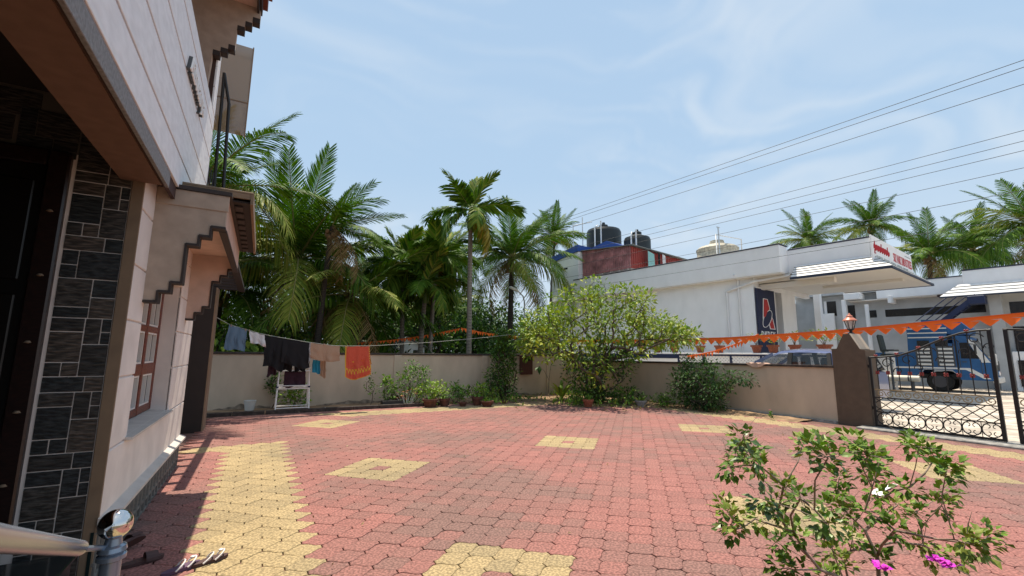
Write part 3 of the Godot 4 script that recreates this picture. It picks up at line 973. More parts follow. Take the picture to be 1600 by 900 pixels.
# ---------------------------------------------------------------- compound walls
func yard_walls() -> void:
	var w := thing("compound_wall", "long beige compound wall with dark coping at the back of the yard, behind the washing", "wall", Vector3(4.5, 0, -14.9))
	var b := MB.new()
	b.span(Vector3(-3.0, -0.09, -15.0), Vector3(11.02, 1.52, -14.8))
	part("wall_face", b, M.wall_beige, w)
	for i in 4:
		b = MB.new()
		b.span(Vector3(-3.0 + i * 3.51, 1.5205, -15.04), Vector3(-3.0 + i * 3.51 + 3.505, 1.585, -14.76), 0.01)
		part("coping", b, M.coping, w)
	var sn := FastNoiseLite.new()
	sn.seed = 77; sn.frequency = 1.6
	for k in 3:
		b = MB.new()
		var x0: float = [-1.0, 1.6, 7.5][k]
		var ln: float = [1.45, 2.3, 2.4][k]
		var pl := PackedVector2Array([Vector2(0, -0.02)])
		for q in 21: pl.append(Vector2(ln * q / 20.0, (0.09 + 0.10 * sn.get_noise_1d(x0 + q * 0.13) + 0.03 * sn.get_noise_1d(x0 + q * 0.9)) * sin(PI * q / 20.0) + 0.01))
		pl.append(Vector2(ln, -0.02))
		b.prism(pl, Vector3(x0, 0, -14.802), Vector3.RIGHT, Vector3.UP, 0.004)
		part("damp_stain", b, M.damp, w)
	for x: float in [0.52, 4.02, 7.25, 10.1]:
		b = MB.new()
		b.span(Vector3(x - 0.13, -0.09, -14.801), Vector3(x + 0.13, 1.5195, -14.765), 0.006)
		part("pilaster", b, M.wall_beige, w)
	var r := thing("compound_wall", "lower beige side wall with dark coping running to the brown gate pillar", "wall", Vector3(12.4, 0, -9.2))
	b = MB.new()
	var c0 := Vector3(11.0, 0, -15.0)
	var c1 := Vector3(12.35, 0, -9.3)
	var d := (c1 - c0).normalized()
	var nrm := Vector3(-d.z, 0, d.x)
	if nrm.x < 0: nrm = -nrm
	b.prism(stepped([[11.0, 15.0], [12.35, 9.3], [12.35, 5.66], [12.55, 5.66], [12.55, 9.3], [11.2, 15.0]]), Vector3(0, -0.09, 0), Vector3.RIGHT, Vector3.FORWARD, 1.41)
	part("wall_face", b, M.wall_beige, r)
	b = MB.new()
	b.prism(stepped([[10.96, 14.99], [12.31, 9.3], [12.31, 5.67], [12.59, 5.67], [12.59, 9.3], [11.24, 14.99]]), Vector3(0, 1.321, 0), Vector3.RIGHT, Vector3.FORWARD, 0.055)
	part("coping", b, M.coping, r)
	b = MB.new()
	b.span(Vector3(12.31, -0.09, -8.95), Vector3(12.351, 1.3195, -8.65), 0.006)
	part("pilaster", b, M.wall_beige, r)
	b = MB.new()
	b.span(Vector3(12.25, -0.05, -9.2), Vector3(12.349, 0.05, -5.68), 0.01)
	part("footing", b, M.threshold, r)
	var p := thing("gate_pillar", "dark brown gabled gate pillar carrying a copper lantern", "pillar", Vector3(12.6, 0, -5.32))
	b = MB.new()
	b.prism(stepped([[-0.35, -0.09], [0.35, -0.09], [0.35, 1.755], [0.245, 1.775], [0.06, 2.145], [-0.06, 2.145], [-0.235, 1.79], [-0.35, 1.785]]), Vector3(12.86, 0, -5.32), Vector3.BACK, Vector3.UP, 0.52)
	part("pillar_body", b, M.brown_paint, p)
	b = MB.new()
	for k in 2:
		var lo: Vector2 = [Vector2(0.245, 1.776), Vector2(-0.235, 1.791)][k]
		var hi: Vector2 = [Vector2(0.06, 2.146), Vector2(-0.06, 2.146)][k]
		b.beam(Vector3(12.61, lo.y + 0.006, -5.32 + lo.x), Vector3(12.61, hi.y + 0.006, -5.32 + hi.x), 0.50, 0.012, Vector3(0, 0.5, 1 if k == 0 else -1))
	part("gable_slope", b, M.wall_beige, p)
	var l := thing("pillar_lantern", "copper roofed glass lantern on top of the brown gate pillar", "lantern", Vector3(12.6, 2.146, -5.32))
	b = MB.new()
	b.lathe([Vector2(0.0, 0.0), Vector2(0.075, 0.0), Vector2(0.06, 0.03), Vector2(0.03, 0.05), Vector2(0.035, 0.09), Vector2(0.07, 0.105), Vector2(0.075, 0.125), Vector2(0, 0.125)], Vector3(12.6, 2.146, -5.32), 12)
	part("stem", b, M.iron, l)
	b = MB.new()
	b.lathe([Vector2(0.062, 0.126), Vector2(0.115, 0.325)], Vector3(12.6, 2.146, -5.32), 6)
	part("glass", b, M.lantern_glass, l)
	b = MB.new()
	for k in 6:
		var a := TAU * k / 6
		b.tube([Vector3(12.6 + 0.064 * cos(a), 2.272, -5.32 + 0.064 * sin(a)), Vector3(12.6 + 0.118 * cos(a), 2.472, -5.32 + 0.118 * sin(a))], [0.008, 0.008], 5)
	part("cage", b, M.iron, l)
	b = MB.new()
	b.lathe([Vector2(0, 0.327), Vector2(0.155, 0.327), Vector2(0.15, 0.345), Vector2(0.085, 0.40), Vector2(0.06, 0.435), Vector2(0.068, 0.45), Vector2(0.03, 0.475), Vector2(0.02, 0.50), Vector2(0.0, 0.525)], Vector3(12.6, 2.146, -5.32), 12)
	part("roof", b, M.copper_paint, l)

func arc(c: Vector3, r: float, a0: float, a1: float, n := 10, rend := -1.0) -> Array:
	# in the plane of the gate (z across, y up)
	var o := []
	for i in n + 1:
		var t := float(i) / n
		var a := lerpf(a0, a1, t)
		var q := r if rend < 0.0 else lerpf(r, rend, t)
		o.append(c + Vector3(0, sin(a) * q, cos(a) * q))
	return o

func flat(n: int, r: float) -> Array:
	var o := []
	for i in n: o.append(r)
	return o

func gate() -> void:
	for side in 2:
		# leaf 0 hangs on the brown pillar, leaf 1 beyond the middle
		var za := -4.94 if side == 0 else -0.66
		var s := 1.0 if side == 0 else -1.0
		var X := 12.42
		var g := thing("gate_leaf", "black wrought iron gate leaf hinged on the brown pillar" if side == 0 else "second black iron gate leaf cut by the right edge of the photo", "gate", Vector3(X, 0, za), 0.0, "leaves of the iron gate")
		var ln := 2.06
		var P := func(t: float, y: float) -> Vector3: return Vector3(X, y, za + s * t)
		var top := [[0.0, 1.585], [0.2, 1.595], [0.42, 1.615], [0.62, 1.655], [0.86, 1.745], [1.1, 1.87], [1.36, 2.0], [1.62, 2.095], [1.85, 2.135], [2.06, 2.15]]
		var ty := func(t: float) -> float:
			for i in top.size() - 1:
				if t <= top[i + 1][0]: return lerpf(top[i][1], top[i + 1][1], (t - top[i][0]) / (top[i + 1][0] - top[i][0]))
			return 2.15
		var b := MB.new()
		b.beam(P.call(0.02, 0.03), P.call(0.02, 1.60), 0.05, 0.05, Vector3.RIGHT, 0.004)
		part("post", b, M.iron, g)
		b = MB.new()
		b.beam(P.call(ln - 0.03, 0.03), P.call(ln - 0.03, 2.15), 0.06, 0.06, Vector3.RIGHT, 0.004)
		part("post", b, M.iron, g)
		b = MB.new()
		var pts := []
		for q: Array in top: pts.append(P.call(q[0], q[1]))
		b.tube(pts, flat(pts.size(), 0.021), 8)
		part("top_rail", b, M.iron, g)
		b = MB.new()
		b.beam(P.call(0.04, 0.05), P.call(ln - 0.06, 0.05), 0.03, 0.045)
		part("bottom_rail", b, M.iron, g)
		for yy: float in [0.36, 0.68, 0.86]:
			b = MB.new()
			b.beam(P.call(0.045, yy), P.call(ln - 0.06, yy), 0.018, 0.022)
			part("rail", b, M.iron if yy < 0.8 else M.iron_gold, g)
		for i in 10:
			var t := 0.14 + i * 0.196
			b = MB.new()
			b.tube([P.call(t, 0.87), P.call(t, ty.call(t) - 0.02)], [0.010, 0.010], 6)
			part("bar", b, M.iron, g)
		for i in 10:
			# diagonal lattice between the lower rails
			for k in 2:
				var t0 := -0.20 + i * 0.235
				var t1 := t0 + 0.38
				var y0 := 0.372 if k == 0 else 0.668
				var y1 := 0.668 if k == 0 else 0.372
				if t0 < 0.045:
					y0 = lerpf(y0, y1, (0.045 - t0) / 0.38); t0 = 0.045
				if t1 > ln - 0.06:
					y1 = lerpf(y0, y1, (ln - 0.06 - t0) / (t1 - t0)); t1 = ln - 0.06
				if t1 - t0 < 0.03: continue
				b = MB.new()
				var off := Vector3(0.005 if k == 0 else -0.005, 0, 0)
				b.tube([P.call(t0, y0) + off, P.call(t1, y1) + off], [0.009, 0.009], 5)
				part("lattice_bar", b, M.iron, g)
		for i in 7:
			var c: Vector3 = P.call(0.18 + i * 0.282, 0.215)
			b = MB.new()
			b.tube(arc(c, 0.137, 0, TAU, 20), flat(21, 0.0105), 5, false)
			for q: Array in [[1, 1], [1, -1], [-1, 1], [-1, -1]]:
				var cc := c + Vector3(0, 0.055 * q[1], 0.055 * q[0])
				var a0 := 0.25 if q[0] > 0 else PI - 0.25
				a0 *= q[1]
				b.tube(arc(cc, 0.068, a0, a0 - 4.2 * q[0] * q[1] * -1.0, 12, 0.018), flat(13, 0.008), 5)
			part("circle_scroll", b, M.iron, g)
			b = MB.new()
			b.tube([P.call(0.039 + i * 0.282, 0.07), P.call(0.039 + i * 0.282, 0.36)], [0.007, 0.007], 5)
			part("bar", b, M.iron, g)
		for i in 6:
			# running scrolls between the gilt rails
			b = MB.new()
			var c2: Vector3 = P.call(0.24 + i * 0.32, 0.77)
			var o := arc(c2 + Vector3(0, 0, -0.08), 0.022, PI * 2.6, 0.0, 14, 0.08)
			o += arc(c2 + Vector3(0, 0, 0.08), 0.08, PI, PI + PI * 2.6, 14, 0.022)
			b.tube(o, flat(o.size(), 0.010), 5)
			part("gilt_scroll", b, M.iron_gold, g)
		for i in 5:
			# scrolls under the curved rail
			var t := 0.34 + i * 0.37
			b = MB.new()
			var cy: float = ty.call(t) - 0.16
			var cc2: Vector3 = P.call(t, cy)
			b.tube(arc(cc2, 0.13, 0.3, 6.6, 18, 0.025), flat(19, 0.011), 5)
			b.tube(arc(cc2 + Vector3(0, -0.16, 0.19), 0.09, 3.4, -2.6, 18, 0.02), flat(19, 0.010), 5)
			part("scroll", b, M.iron, g)
		for i in 10:
			var t := 0.14 + i * 0.196
			for yy: float in [1.245, ty.call(t) + 0.02]:
				if yy > 1.3 and i % 2 == 1: continue
				b = MB.new()
				for k in 4:
					var a := k * PI / 2 + 0.785
					b.sphere(P.call(t + cos(a) * 0.028, yy + sin(a) * 0.028) , Vector3(0.014, 0.022, 0.022), 7, 5)
				b.sphere(P.call(t, yy), Vector3(0.024, 0.016, 0.016), 7, 5)
				part("rosette", b, M.iron_red, g)
		for yy: float in [0.4, 1.35]:
			b = MB.new()
			b.span(Vector3(X - 0.03, yy, minf(za, za - s * 0.05)), Vector3(X + 0.02, yy + 0.07, maxf(za, za - s * 0.05)), 0.006)
			part("hinge", b, M.iron, g)

# ---------------------------------------------------------------- showroom across the street (own axes: x to the right of its front, z towards us)
func across(called: String, label: String, category: String, at: Vector3, group := "", turn := 0.0) -> Node3D:
	var w := SHOW_AT + Basis(Vector3.UP, SHOW_TURN) * at
	return thing(called, label, category, w, SHOW_TURN + turn, group)

func showroom() -> void:
	var s := across("showroom_building", "white flat roofed showroom with tiled porch canopy and navy capped parapet across the street", "building", Vector3.ZERO)
	var b := MB.new()
	b.span(Vector3(0.12, -0.05, -14.6), Vector3(0.40, 5.05, -1.3))
	part("side_wall", b, M.white_paint, s, true)
	b = MB.new()
	b.span(Vector3(-0.25, 5.10, -12.2), Vector3(-0.09, 6.28, 0.0), 0.01)
	b.span(Vector3(-0.09, 5.10, -0.16), Vector3(0.55, 6.28, 0.0), 0.01)
	b.span(Vector3(0.552, 5.10, -0.157), Vector3(0.70, 6.12, 2.86), 0.01)
	b.span(Vector3(0.70, 5.10, 2.70), Vector3(6.3, 6.10, 2.86), 0.01)
	b.span(Vector3(6.3, 5.10, -12.0), Vector3(6.46, 6.10, 2.86), 0.01)
	part("parapet", b, M.white_paint, s, true)
	b = MB.new()
	b.span(Vector3(-0.28, 6.281, -12.2), Vector3(-0.06, 6.335, 0.03), 0.008)
	b.span(Vector3(-0.06, 6.281, -0.19), Vector3(0.58, 6.335, 0.03), 0.008)
	b.span(Vector3(0.525, 6.122, 0.031), Vector3(0.73, 6.175, 2.9), 0.008)
	b.span(Vector3(0.73, 6.102, 2.68), Vector3(6.5, 6.15, 2.89), 0.008)
	part("parapet_cap", b, M.navy_cap, s, true)
	b = MB.new()
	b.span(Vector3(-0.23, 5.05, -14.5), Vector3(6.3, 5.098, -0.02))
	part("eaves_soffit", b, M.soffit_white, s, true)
	b = MB.new()
	b.span(Vector3(0.7, 5.11, -12.0), Vector3(6.3, 5.3, 2.69))
	part("flat_roof", b, M.gray_wall, s, true)
	# canopy over the porch: soffit, beams, sloped tiles in courses
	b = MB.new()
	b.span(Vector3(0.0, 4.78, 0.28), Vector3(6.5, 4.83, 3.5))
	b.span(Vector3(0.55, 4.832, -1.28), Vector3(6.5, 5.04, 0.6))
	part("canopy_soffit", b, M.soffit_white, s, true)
	b = MB.new()
	b.span(Vector3(0.62, 4.55, -1.28), Vector3(0.90, 4.779, 1.6), 0.01)
	b.span(Vector3(3.1, 4.66, 0.4), Vector3(3.3, 4.779, 3.2), 0.01)
	part("canopy_beam", b, M.soffit_white, s, true)
	b = MB.new()
	b.span(Vector3(-0.06, 4.755, 0.25), Vector3(-0.02, 4.85, 3.58))
	b.span(Vector3(-0.02, 4.755, 3.54), Vector3(6.54, 4.85, 3.58))
	b.span(Vector3(6.5, 4.755, 0.25), Vector3(6.54, 4.85, 3.54))
	part("canopy_edge", b, M.navy_cap, s, true)
	var tiles := MB.new()
	tiles.quad(Vector3(0.03, 4.85, 0.30), Vector3(0.03, 4.85, 3.50), Vector3(0.60, 5.41, 2.85), Vector3(0.60, 5.41, 0.30), Vector3(-1, 1, 0))
	tiles.quad(Vector3(0.03, 4.85, 3.50), Vector3(6.45, 4.85, 3.50), Vector3(5.9, 5.41, 2.85), Vector3(0.60, 5.41, 2.85), Vector3(0, 1, 1))
	tiles.tri(Vector3(0.03, 4.85, 0.285), Vector3(0.60, 5.41, 0.285), Vector3(0.60, 4.85, 0.285), Vector3.FORWARD)
	var tr := part("canopy_slope", tiles, M.groove, s, true)
	for i in 5:
		var t0 := i / 5.0
		var t1 := (i + 1) / 5.0 - 0.06
		b = MB.new()
		# left slope course
		var x0 := lerpf(-0.04, 0.54, t0)
		var x1 := lerpf(-0.04, 0.54, t1)
		var yy0 := lerpf(4.86, 5.43, t0)
		var yy1 := lerpf(4.86, 5.43, t1)
		var zf0 := lerpf(3.56, 2.88, t0)
		var zf1 := lerpf(3.56, 2.88, t1)
		b.quad(Vector3(x0, yy0, 0.28), Vector3(x0, yy0, zf0), Vector3(x1, yy1 + 0.012, zf1), Vector3(x1, yy1 + 0.012, 0.28), Vector3(-1, 1, 0))
		b.quad(Vector3(x0, yy0 - 0.035, 0.28), Vector3(x0, yy0 - 0.035, zf0), Vector3(x0, yy0, zf0), Vector3(x0, yy0, 0.28), Vector3(-1, -0.3, 0))
		b.quad(Vector3(x0, yy0, zf0), Vector3(6.5 - t0 * 0.6, yy0, zf0), Vector3(6.5 - t1 * 0.6, yy1 + 0.012, zf1), Vector3(x1, yy1 + 0.012, zf1), Vector3(0, 1, 1))
		b.quad(Vector3(x0, yy0 - 0.035, zf0), Vector3(6.5, yy0 - 0.035, zf0), Vector3(6.5 - t0 * 0.6, yy0, zf0), Vector3(x0, yy0, zf0), Vector3(0, -0.3, 1))
		part("tile_course", b, M.roof_tile, tr, true)
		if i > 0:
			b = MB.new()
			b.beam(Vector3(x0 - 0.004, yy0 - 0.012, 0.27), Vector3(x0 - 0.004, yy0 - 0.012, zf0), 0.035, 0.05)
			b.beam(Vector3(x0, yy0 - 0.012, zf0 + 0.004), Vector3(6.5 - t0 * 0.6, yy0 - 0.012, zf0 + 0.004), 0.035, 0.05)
			part("joint_shadow_line", b, M.sheet_gray, tr, true)  # dark bar standing in for the joint and its shadow line
	# the front under the canopy
	b = MB.new()
	b.span(Vector3(0.401, 4.62, -1.5), Vector3(6.45, 5.05, -1.3))
	b.span(Vector3(2.98, -0.05, -1.7), Vector3(4.55, 4.619, -1.3), 0.01)
	part("front_wall", b, M.white_paint, s, true)
	b = MB.new()
	b.span(Vector3(0.401, -0.05, -1.9), Vector3(2.98, 4.62, -1.6))
	part("dark_doorway", b, M.black_open, s, true)
	b = MB.new()
	b.span(Vector3(4.55, -0.05, -4.2), Vector3(12.0, 5.0, -4.0))
	b.span(Vector3(4.56, -0.05, -3.99), Vector3(4.7, 5.0, -1.71))
	part("recess_wall", b, M.gray_wall, s, true)
	b = MB.new()
	b.span(Vector3(5.9, 1.6, -3.999), Vector3(7.9, 4.6, -3.97))
	part("recess_opening", b, M.black_open, s, true)
	b = MB.new()
	b.span(Vector3(6.1, 0.05, -3.4), Vector3(7.75, 4.0, -3.34), 0.01)
	part("white_door", b, M.white_paint, s, true)
	b = MB.new()
	b.span(Vector3(7.85, -0.05, -1.6), Vector3(8.2, 5.2, -1.3), 0.01)
	part("column", b, M.white_paint, s, true)
	b = MB.new()
	b.span(Vector3(-0.2, -0.05, -14.6), Vector3(8.2, 0.55, -0.2), 0.02)
	part("plinth", b, M.white_paint, s, true)
	# drain pipes on the side wall
	for q: Array in [[-2.5, 5.0], [-1.95, 5.7]]:
		b = MB.new()
		b.tube([Vector3(0.06, 0.5, q[0]), Vector3(0.06, q[1] - 0.6, q[0]), Vector3(0.05 if q[1] < 5.2 else -0.3, q[1] - 0.45, q[0])], [0.05, 0.05, 0.05], 8)
		part("drain_pipe", b, M.pipe_white, s, true)
	b = MB.new()
	b.tube([Vector3(0.05, 4.55, -2.5), Vector3(-0.02, 4.86, -1.2), Vector3(0.3, 5.0, 0.15)], [0.05, 0.05, 0.05], 8)
	part("drain_pipe", b, M.pipe_white, s, true)
	b = MB.new()
	b.tube([Vector3(0.05, 4.8, -7.5), Vector3(-0.3, 5.05, -7.5), Vector3(-0.3, 5.4, -7.5)], [0.05, 0.05, 0.05], 8)
	part("drain_pipe", b, M.pipe_white, s, true)
	# banner with its emblem
	var bn := across("banner", "tall navy banner with a red and white emblem by the showroom door", "banner", Vector3(1.02, 0.55, -1.2))
	b = MB.new()
	b.span(Vector3(-0.95, 0.2, -0.03), Vector3(0.88, 4.04, 0.0))
	part("sheet", b, M.banner_navy, bn, true)
	b = MB.new()
	b.span(Vector3(-0.95, 4.04, -0.035), Vector3(0.96, 4.09, 0.01))
	b.span(Vector3(0.88, 0.2, -0.035), Vector3(0.96, 4.04, 0.01))
	part("frame", b, M.pipe_white, bn, true)
	for pass_ in 2:
		b = MB.new()
		var g := 0.05 if pass_ == 0 else 0.0
		var z := 0.004 if pass_ == 0 else 0.010
		b.prism(stepped([[-0.30 - g, 1.62 - g], [-0.30 - g, 1.9], [-0.18 - g, 3.27 + g], [0.06 + g, 3.27 + g], [0.19 + g, 2.62], [0.05, 2.35 - g], [-0.02, 2.05 - g], [-0.22, 1.60 - g]]), Vector3(0, 1.52, z), Vector3.RIGHT * 1.35, Vector3.UP * 0.633, 0.004)
		b.prism(stepped([[0.22 - g, 1.72 + g], [0.31, 2.0 + g * 2], [0.36 + g, 1.9], [0.47 + g * 1.5, 1.2 - g], [0.18 - g, 1.2 - g], [0.12 - g, 1.5]]), Vector3(0, 1.52, z), Vector3.RIGHT * 1.35, Vector3.UP * 0.633, 0.004)
		part("emblem_red" if pass_ == 1 else "emblem_outline", b, M.banner_red if pass_ == 1 else M.banner_white, bn, true)
	for pass_ in 2:
		b = MB.new()
		var g := 0.045 if pass_ == 0 else 0.0
		var pl := PackedVector2Array()
		for k in 28:
			var a := TAU * k / 28
			var q := Vector2(cos(a) * (0.24 + g), sin(a) * (0.66 + g)).rotated(-0.42)
			pl.append(q + Vector2(-0.02, 1.88))
		b.prism(pl, Vector3(0, 1.52, 0.0145 + 0.004 * pass_), Vector3.RIGHT * 1.35, Vector3.UP * 0.633, 0.003)
		part("emblem_loop", b, M.banner_white if pass_ == 0 else M.banner_navy, bn, true)
	b = MB.new()
	b.prism(stepped([[-0.27, 1.95], [-0.17, 3.2], [0.0, 3.2], [0.10, 2.62], [-0.04, 2.3], [-0.17, 2.0]]), Vector3(0, 1.52, 0.022), Vector3.RIGHT * 1.35, Vector3.UP * 0.633, 0.002)
	part("emblem_red", b, M.banner_red, bn, true)
	var tm := TextMesh.new()
	var sf := SystemFont.new()
	sf.font_names = PackedStringArray(["Droid Sans"])
	sf.font_weight = 700
	tm.font = sf
	tm.text = "DKDEK"
	tm.font_size = 24
	tm.pixel_size = 0.0185
	tm.depth = 0.006
	inst("banner_lettering", tm, M.banner_white, bn, Transform3D(Basis(), Vector3(-0.02, 1.98, 0.006)))
	# board on the parapet
	var sg := across("signboard", "white signboard with red lettering on the canopy parapet", "sign", Vector3(3.15, 5.2, 2.95))
	b = MB.new()
	b.span(Vector3(-2.92, -0.02, 0), Vector3(2.92, 0.95, 0.06), 0.015)
	part("board", b, M.white_paint, sg, true)
	tm = tm.duplicate()
	tm.text = "SRI VARI INDUSTRIES"
	tm.pixel_size = 0.0122
	tm.font_size = 24
	var ln := inst("sign_lettering", tm, M.sign_red, sg, Transform3D(Basis().scaled(Vector3(1.0, 1.75, 1)), Vector3(1.32, 0.47, 0.063)))
	b = MB.new()
	# looped script on the left, built as flat strokes
	for k in 7:
		var x := -2.68 + k * 0.28
		var y := 0.50
		var st := func(c: Vector2, r: float, a0: float, a1: float) -> void:
			var o := []
			for i in 11:
				var a := lerpf(a0, a1, i / 10.0)
				o.append(Vector3(c.x + cos(a) * r * 1.35, c.y + sin(a) * r * 1.9, 0.066))
			b.tube(o, flat(11, 0.028), 4)
		st.call(Vector2(x, y), 0.062, -0.6, 3.7)
		st.call(Vector2(x + 0.14, y), 0.055, 2.6, 7.0)
		if k % 3 == 0: b.tube([Vector3(x + 0.02, y + 0.12, 0.066), Vector3(x + 0.05, y + 0.24, 0.066)], [0.022, 0.022], 4)
		if k == 0: b.tube([Vector3(x - 0.02, y - 0.08, 0.066), Vector3(x - 0.06, y - 0.24, 0.066), Vector3(x + 0.08, y - 0.22, 0.066)], [0.022, 0.022, 0.022], 4)
	part("script_lettering", b, M.sign_red, sg, true)
	b = MB.new()
	for k in 34:
		if k % 7 == 6: continue
		b.span(Vector3(-2.5 + k * 0.135, 0.16, 0.061), Vector3(-2.5 + k * 0.135 + rr(0.06, 0.1), 0.215, 0.066))
	for k in 8: b.span(Vector3(1.75 + k * 0.12, 0.76, 0.061), Vector3(1.75 + k * 0.12 + 0.08, 0.80, 0.066))
	part("small_lettering", b, M.sign_gray, sg, true)

func wing_building() -> void:
	var s := across("wing_building", "long grey and white single storey wing with dark ribbon window behind the truck", "building", Vector3(12, 0, 3))
	var o := Vector3(12, 0, 3)
	var add := func(called: String, lo: Vector3, hi: Vector3, m: Material, bev := 0.0) -> MeshInstance3D:
		var b := MB.new()
		b.span(lo - o, hi - o, bev)
		return part(called, b, m, s, true)
	add.call("wall", Vector3(12.0, -0.05, -4.0), Vector3(12.25, 5.3, 16.0), M.gray_wall)
	add.call("parapet", Vector3(11.3, 4.86, 0.4), Vector3(11.5, 5.69, 3.94), M.white_paint, 0.01)
	add.call("parapet", Vector3(11.15, 4.86, 3.941), Vector3(11.35, 5.93, 16.0), M.white_paint, 0.01)
	add.call("parapet_cap", Vector3(11.27, 5.692, 0.4), Vector3(11.53, 5.74, 3.94), M.navy_cap)
	add.call("parapet_cap", Vector3(11.12, 5.932, 3.942), Vector3(11.38, 5.985, 16.0), M.navy_cap)
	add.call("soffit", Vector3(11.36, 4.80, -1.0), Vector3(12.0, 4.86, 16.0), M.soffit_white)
	add.call("roof", Vector3(11.5, 5.31, -4.0), Vector3(24.0, 5.45, 16.0), M.gray_wall)
	add.call("beam", Vector3(10.9, 4.9, -1.05), Vector3(11.9, 5.26, -0.3), M.white_paint, 0.01)
	add.call("beam", Vector3(10.9, 4.55, 0.95), Vector3(11.98, 4.95, 1.1), M.white_paint, 0.01)
	add.call("ribbon_window", Vector3(11.985, 3.86, 0.55), Vector3(12.0, 4.27, 4.5), M.black_open)
	add.call("ribbon_window", Vector3(11.985, 3.55, 5.3), Vector3(12.0, 4.3, 16.0), M.black_open)
	for w: Array in [[4.08, 4.98, -2.26, -1.78], [3.85, 4.66, -1.2, -0.85], [3.86, 4.28, -0.18, 0.15]]:
		var p: MeshInstance3D = add.call("window", Vector3(11.975, w[0], w[2]), Vector3(12.0, w[1], w[3]), M.black_open)
		var b := MB.new()
		b.span(Vector3(11.93, w[0] - 0.03, w[2] - 0.14) - o, Vector3(11.99, w[1] + 0.03, w[2] - 0.002) - o)
		part("frame", b, M.white_paint, p, true)
	add.call("partition", Vector3(11.7, -0.05, -2.55), Vector3(11.8, 4.22, -1.85), M.white_paint)
	add.call("column", Vector3(11.6, -0.05, -2.75), Vector3(11.82, 5.3, -2.58), M.white_paint, 0.01)
	add.call("column", Vector3(10.95, -0.05, -1.2), Vector3(11.12, 4.9, -1.0), M.white_paint, 0.01)
	add.call("column", Vector3(10.95, -0.05, -0.12), Vector3(11.12, 4.55, 0.04), M.white_paint, 0.01)
	add.call("column", Vector3(11.3, -0.05, 4.68), Vector3(11.62, 4.80, 5.12), M.gray_wall, 0.01)
	add.call("doorway", Vector3(11.98, -0.05, -0.10), Vector3(11.999, 3.6, 0.22), M.gray_wall)
	add.call("dark_bay", Vector3(11.97, 0.1, 5.3), Vector3(11.99, 3.1, 7.4), M.black_open)
	add.call("counter", Vector3(11.2, 0.05, 5.2), Vector3(11.9, 1.9, 7.2), M.white_paint, 0.02)
	add.call("counter_front", Vector3(11.15, 0.3, 5.35), Vector3(11.199, 1.5, 7.1), M.black_open)
	var b := MB.new()
	b.span(Vector3(10.95, 4.70, 2.95) - o, Vector3(11.2, 4.80, 16.0) - o)
	var sl := part("tile_slope", b, M.groove, s, true)
	for i in 4:
		b = MB.new()
		var t0 := i / 4.0
		var t1 := (i + 1) / 4.0 - 0.065
		var q := func(t: float) -> Vector3: return Vector3(lerpf(10.6, 11.14, t), lerpf(4.66, 5.28, t), 0)
		var a: Vector3 = q.call(t0)
		var c: Vector3 = q.call(t1)
		b.quad(a + Vector3(0, 0, 3.1 + t0 * 0.7) - o, a + Vector3(0, 0, 16) - o, c + Vector3(0, 0.015, 16) - o, c + Vector3(0, 0.015, 3.1 + t1 * 0.7) - o, Vector3(-1, 1, 0))
		b.quad(a + Vector3(0, -0.04, 3.1 + t0 * 0.7) - o, a + Vector3(0, -0.04, 16) - o, a + Vector3(0, 0, 16) - o, a + Vector3(0, 0, 3.1 + t0 * 0.7) - o, Vector3(-1, -0.2, 0))
		part("tile_course", b, M.roof_tile, sl, true)
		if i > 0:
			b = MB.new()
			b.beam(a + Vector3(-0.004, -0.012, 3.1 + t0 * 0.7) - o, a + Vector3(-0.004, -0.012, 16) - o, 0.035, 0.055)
			part("joint_shadow_line", b, M.sheet_gray, sl, true)  # dark strip painting the joint together with its shadow line
	add.call("slope_edge", Vector3(10.58, 4.58, 3.08), Vector3(10.62, 4.64, 16.0), M.navy_cap)
	# steel stair against the wing
	var st := across("steel_stair", "dark navy steel staircase rising in front of the ribbon window", "stair", Vector3(10.5, 0.05, 3.0))
	for k in 2:
		b = MB.new()
		b.beam(Vector3(-0.3 + 0.6 * k, 2.3, -1.0), Vector3(-0.3 + 0.6 * k, 4.5, 1.45), 0.05, 0.22)
		part("stringer", b, M.navy, st, true)
	for k in 11:
		b = MB.new()
		b.span(Vector3(-0.27, 2.4 + k * 0.2, -0.95 + k * 0.222), Vector3(0.27, 2.44 + k * 0.2, -0.72 + k * 0.222))
		part("tread", b, M.navy, st, true)
	for k in 3:
		b = MB.new()
		b.tube([Vector3(-0.3, 2.62 + k * 0.32, -1.0), Vector3(-0.3, 4.5, 1.1 - 0.35 * k)], [0.025, 0.025], 6)
		part("rail", b, M.navy, st, true)
	b = MB.new()
	b.span(Vector3(-0.35, 4.1, 1.1), Vector3(0.35, 4.5, 1.7), 0.02)
	part("landing", b, M.navy, st, true)

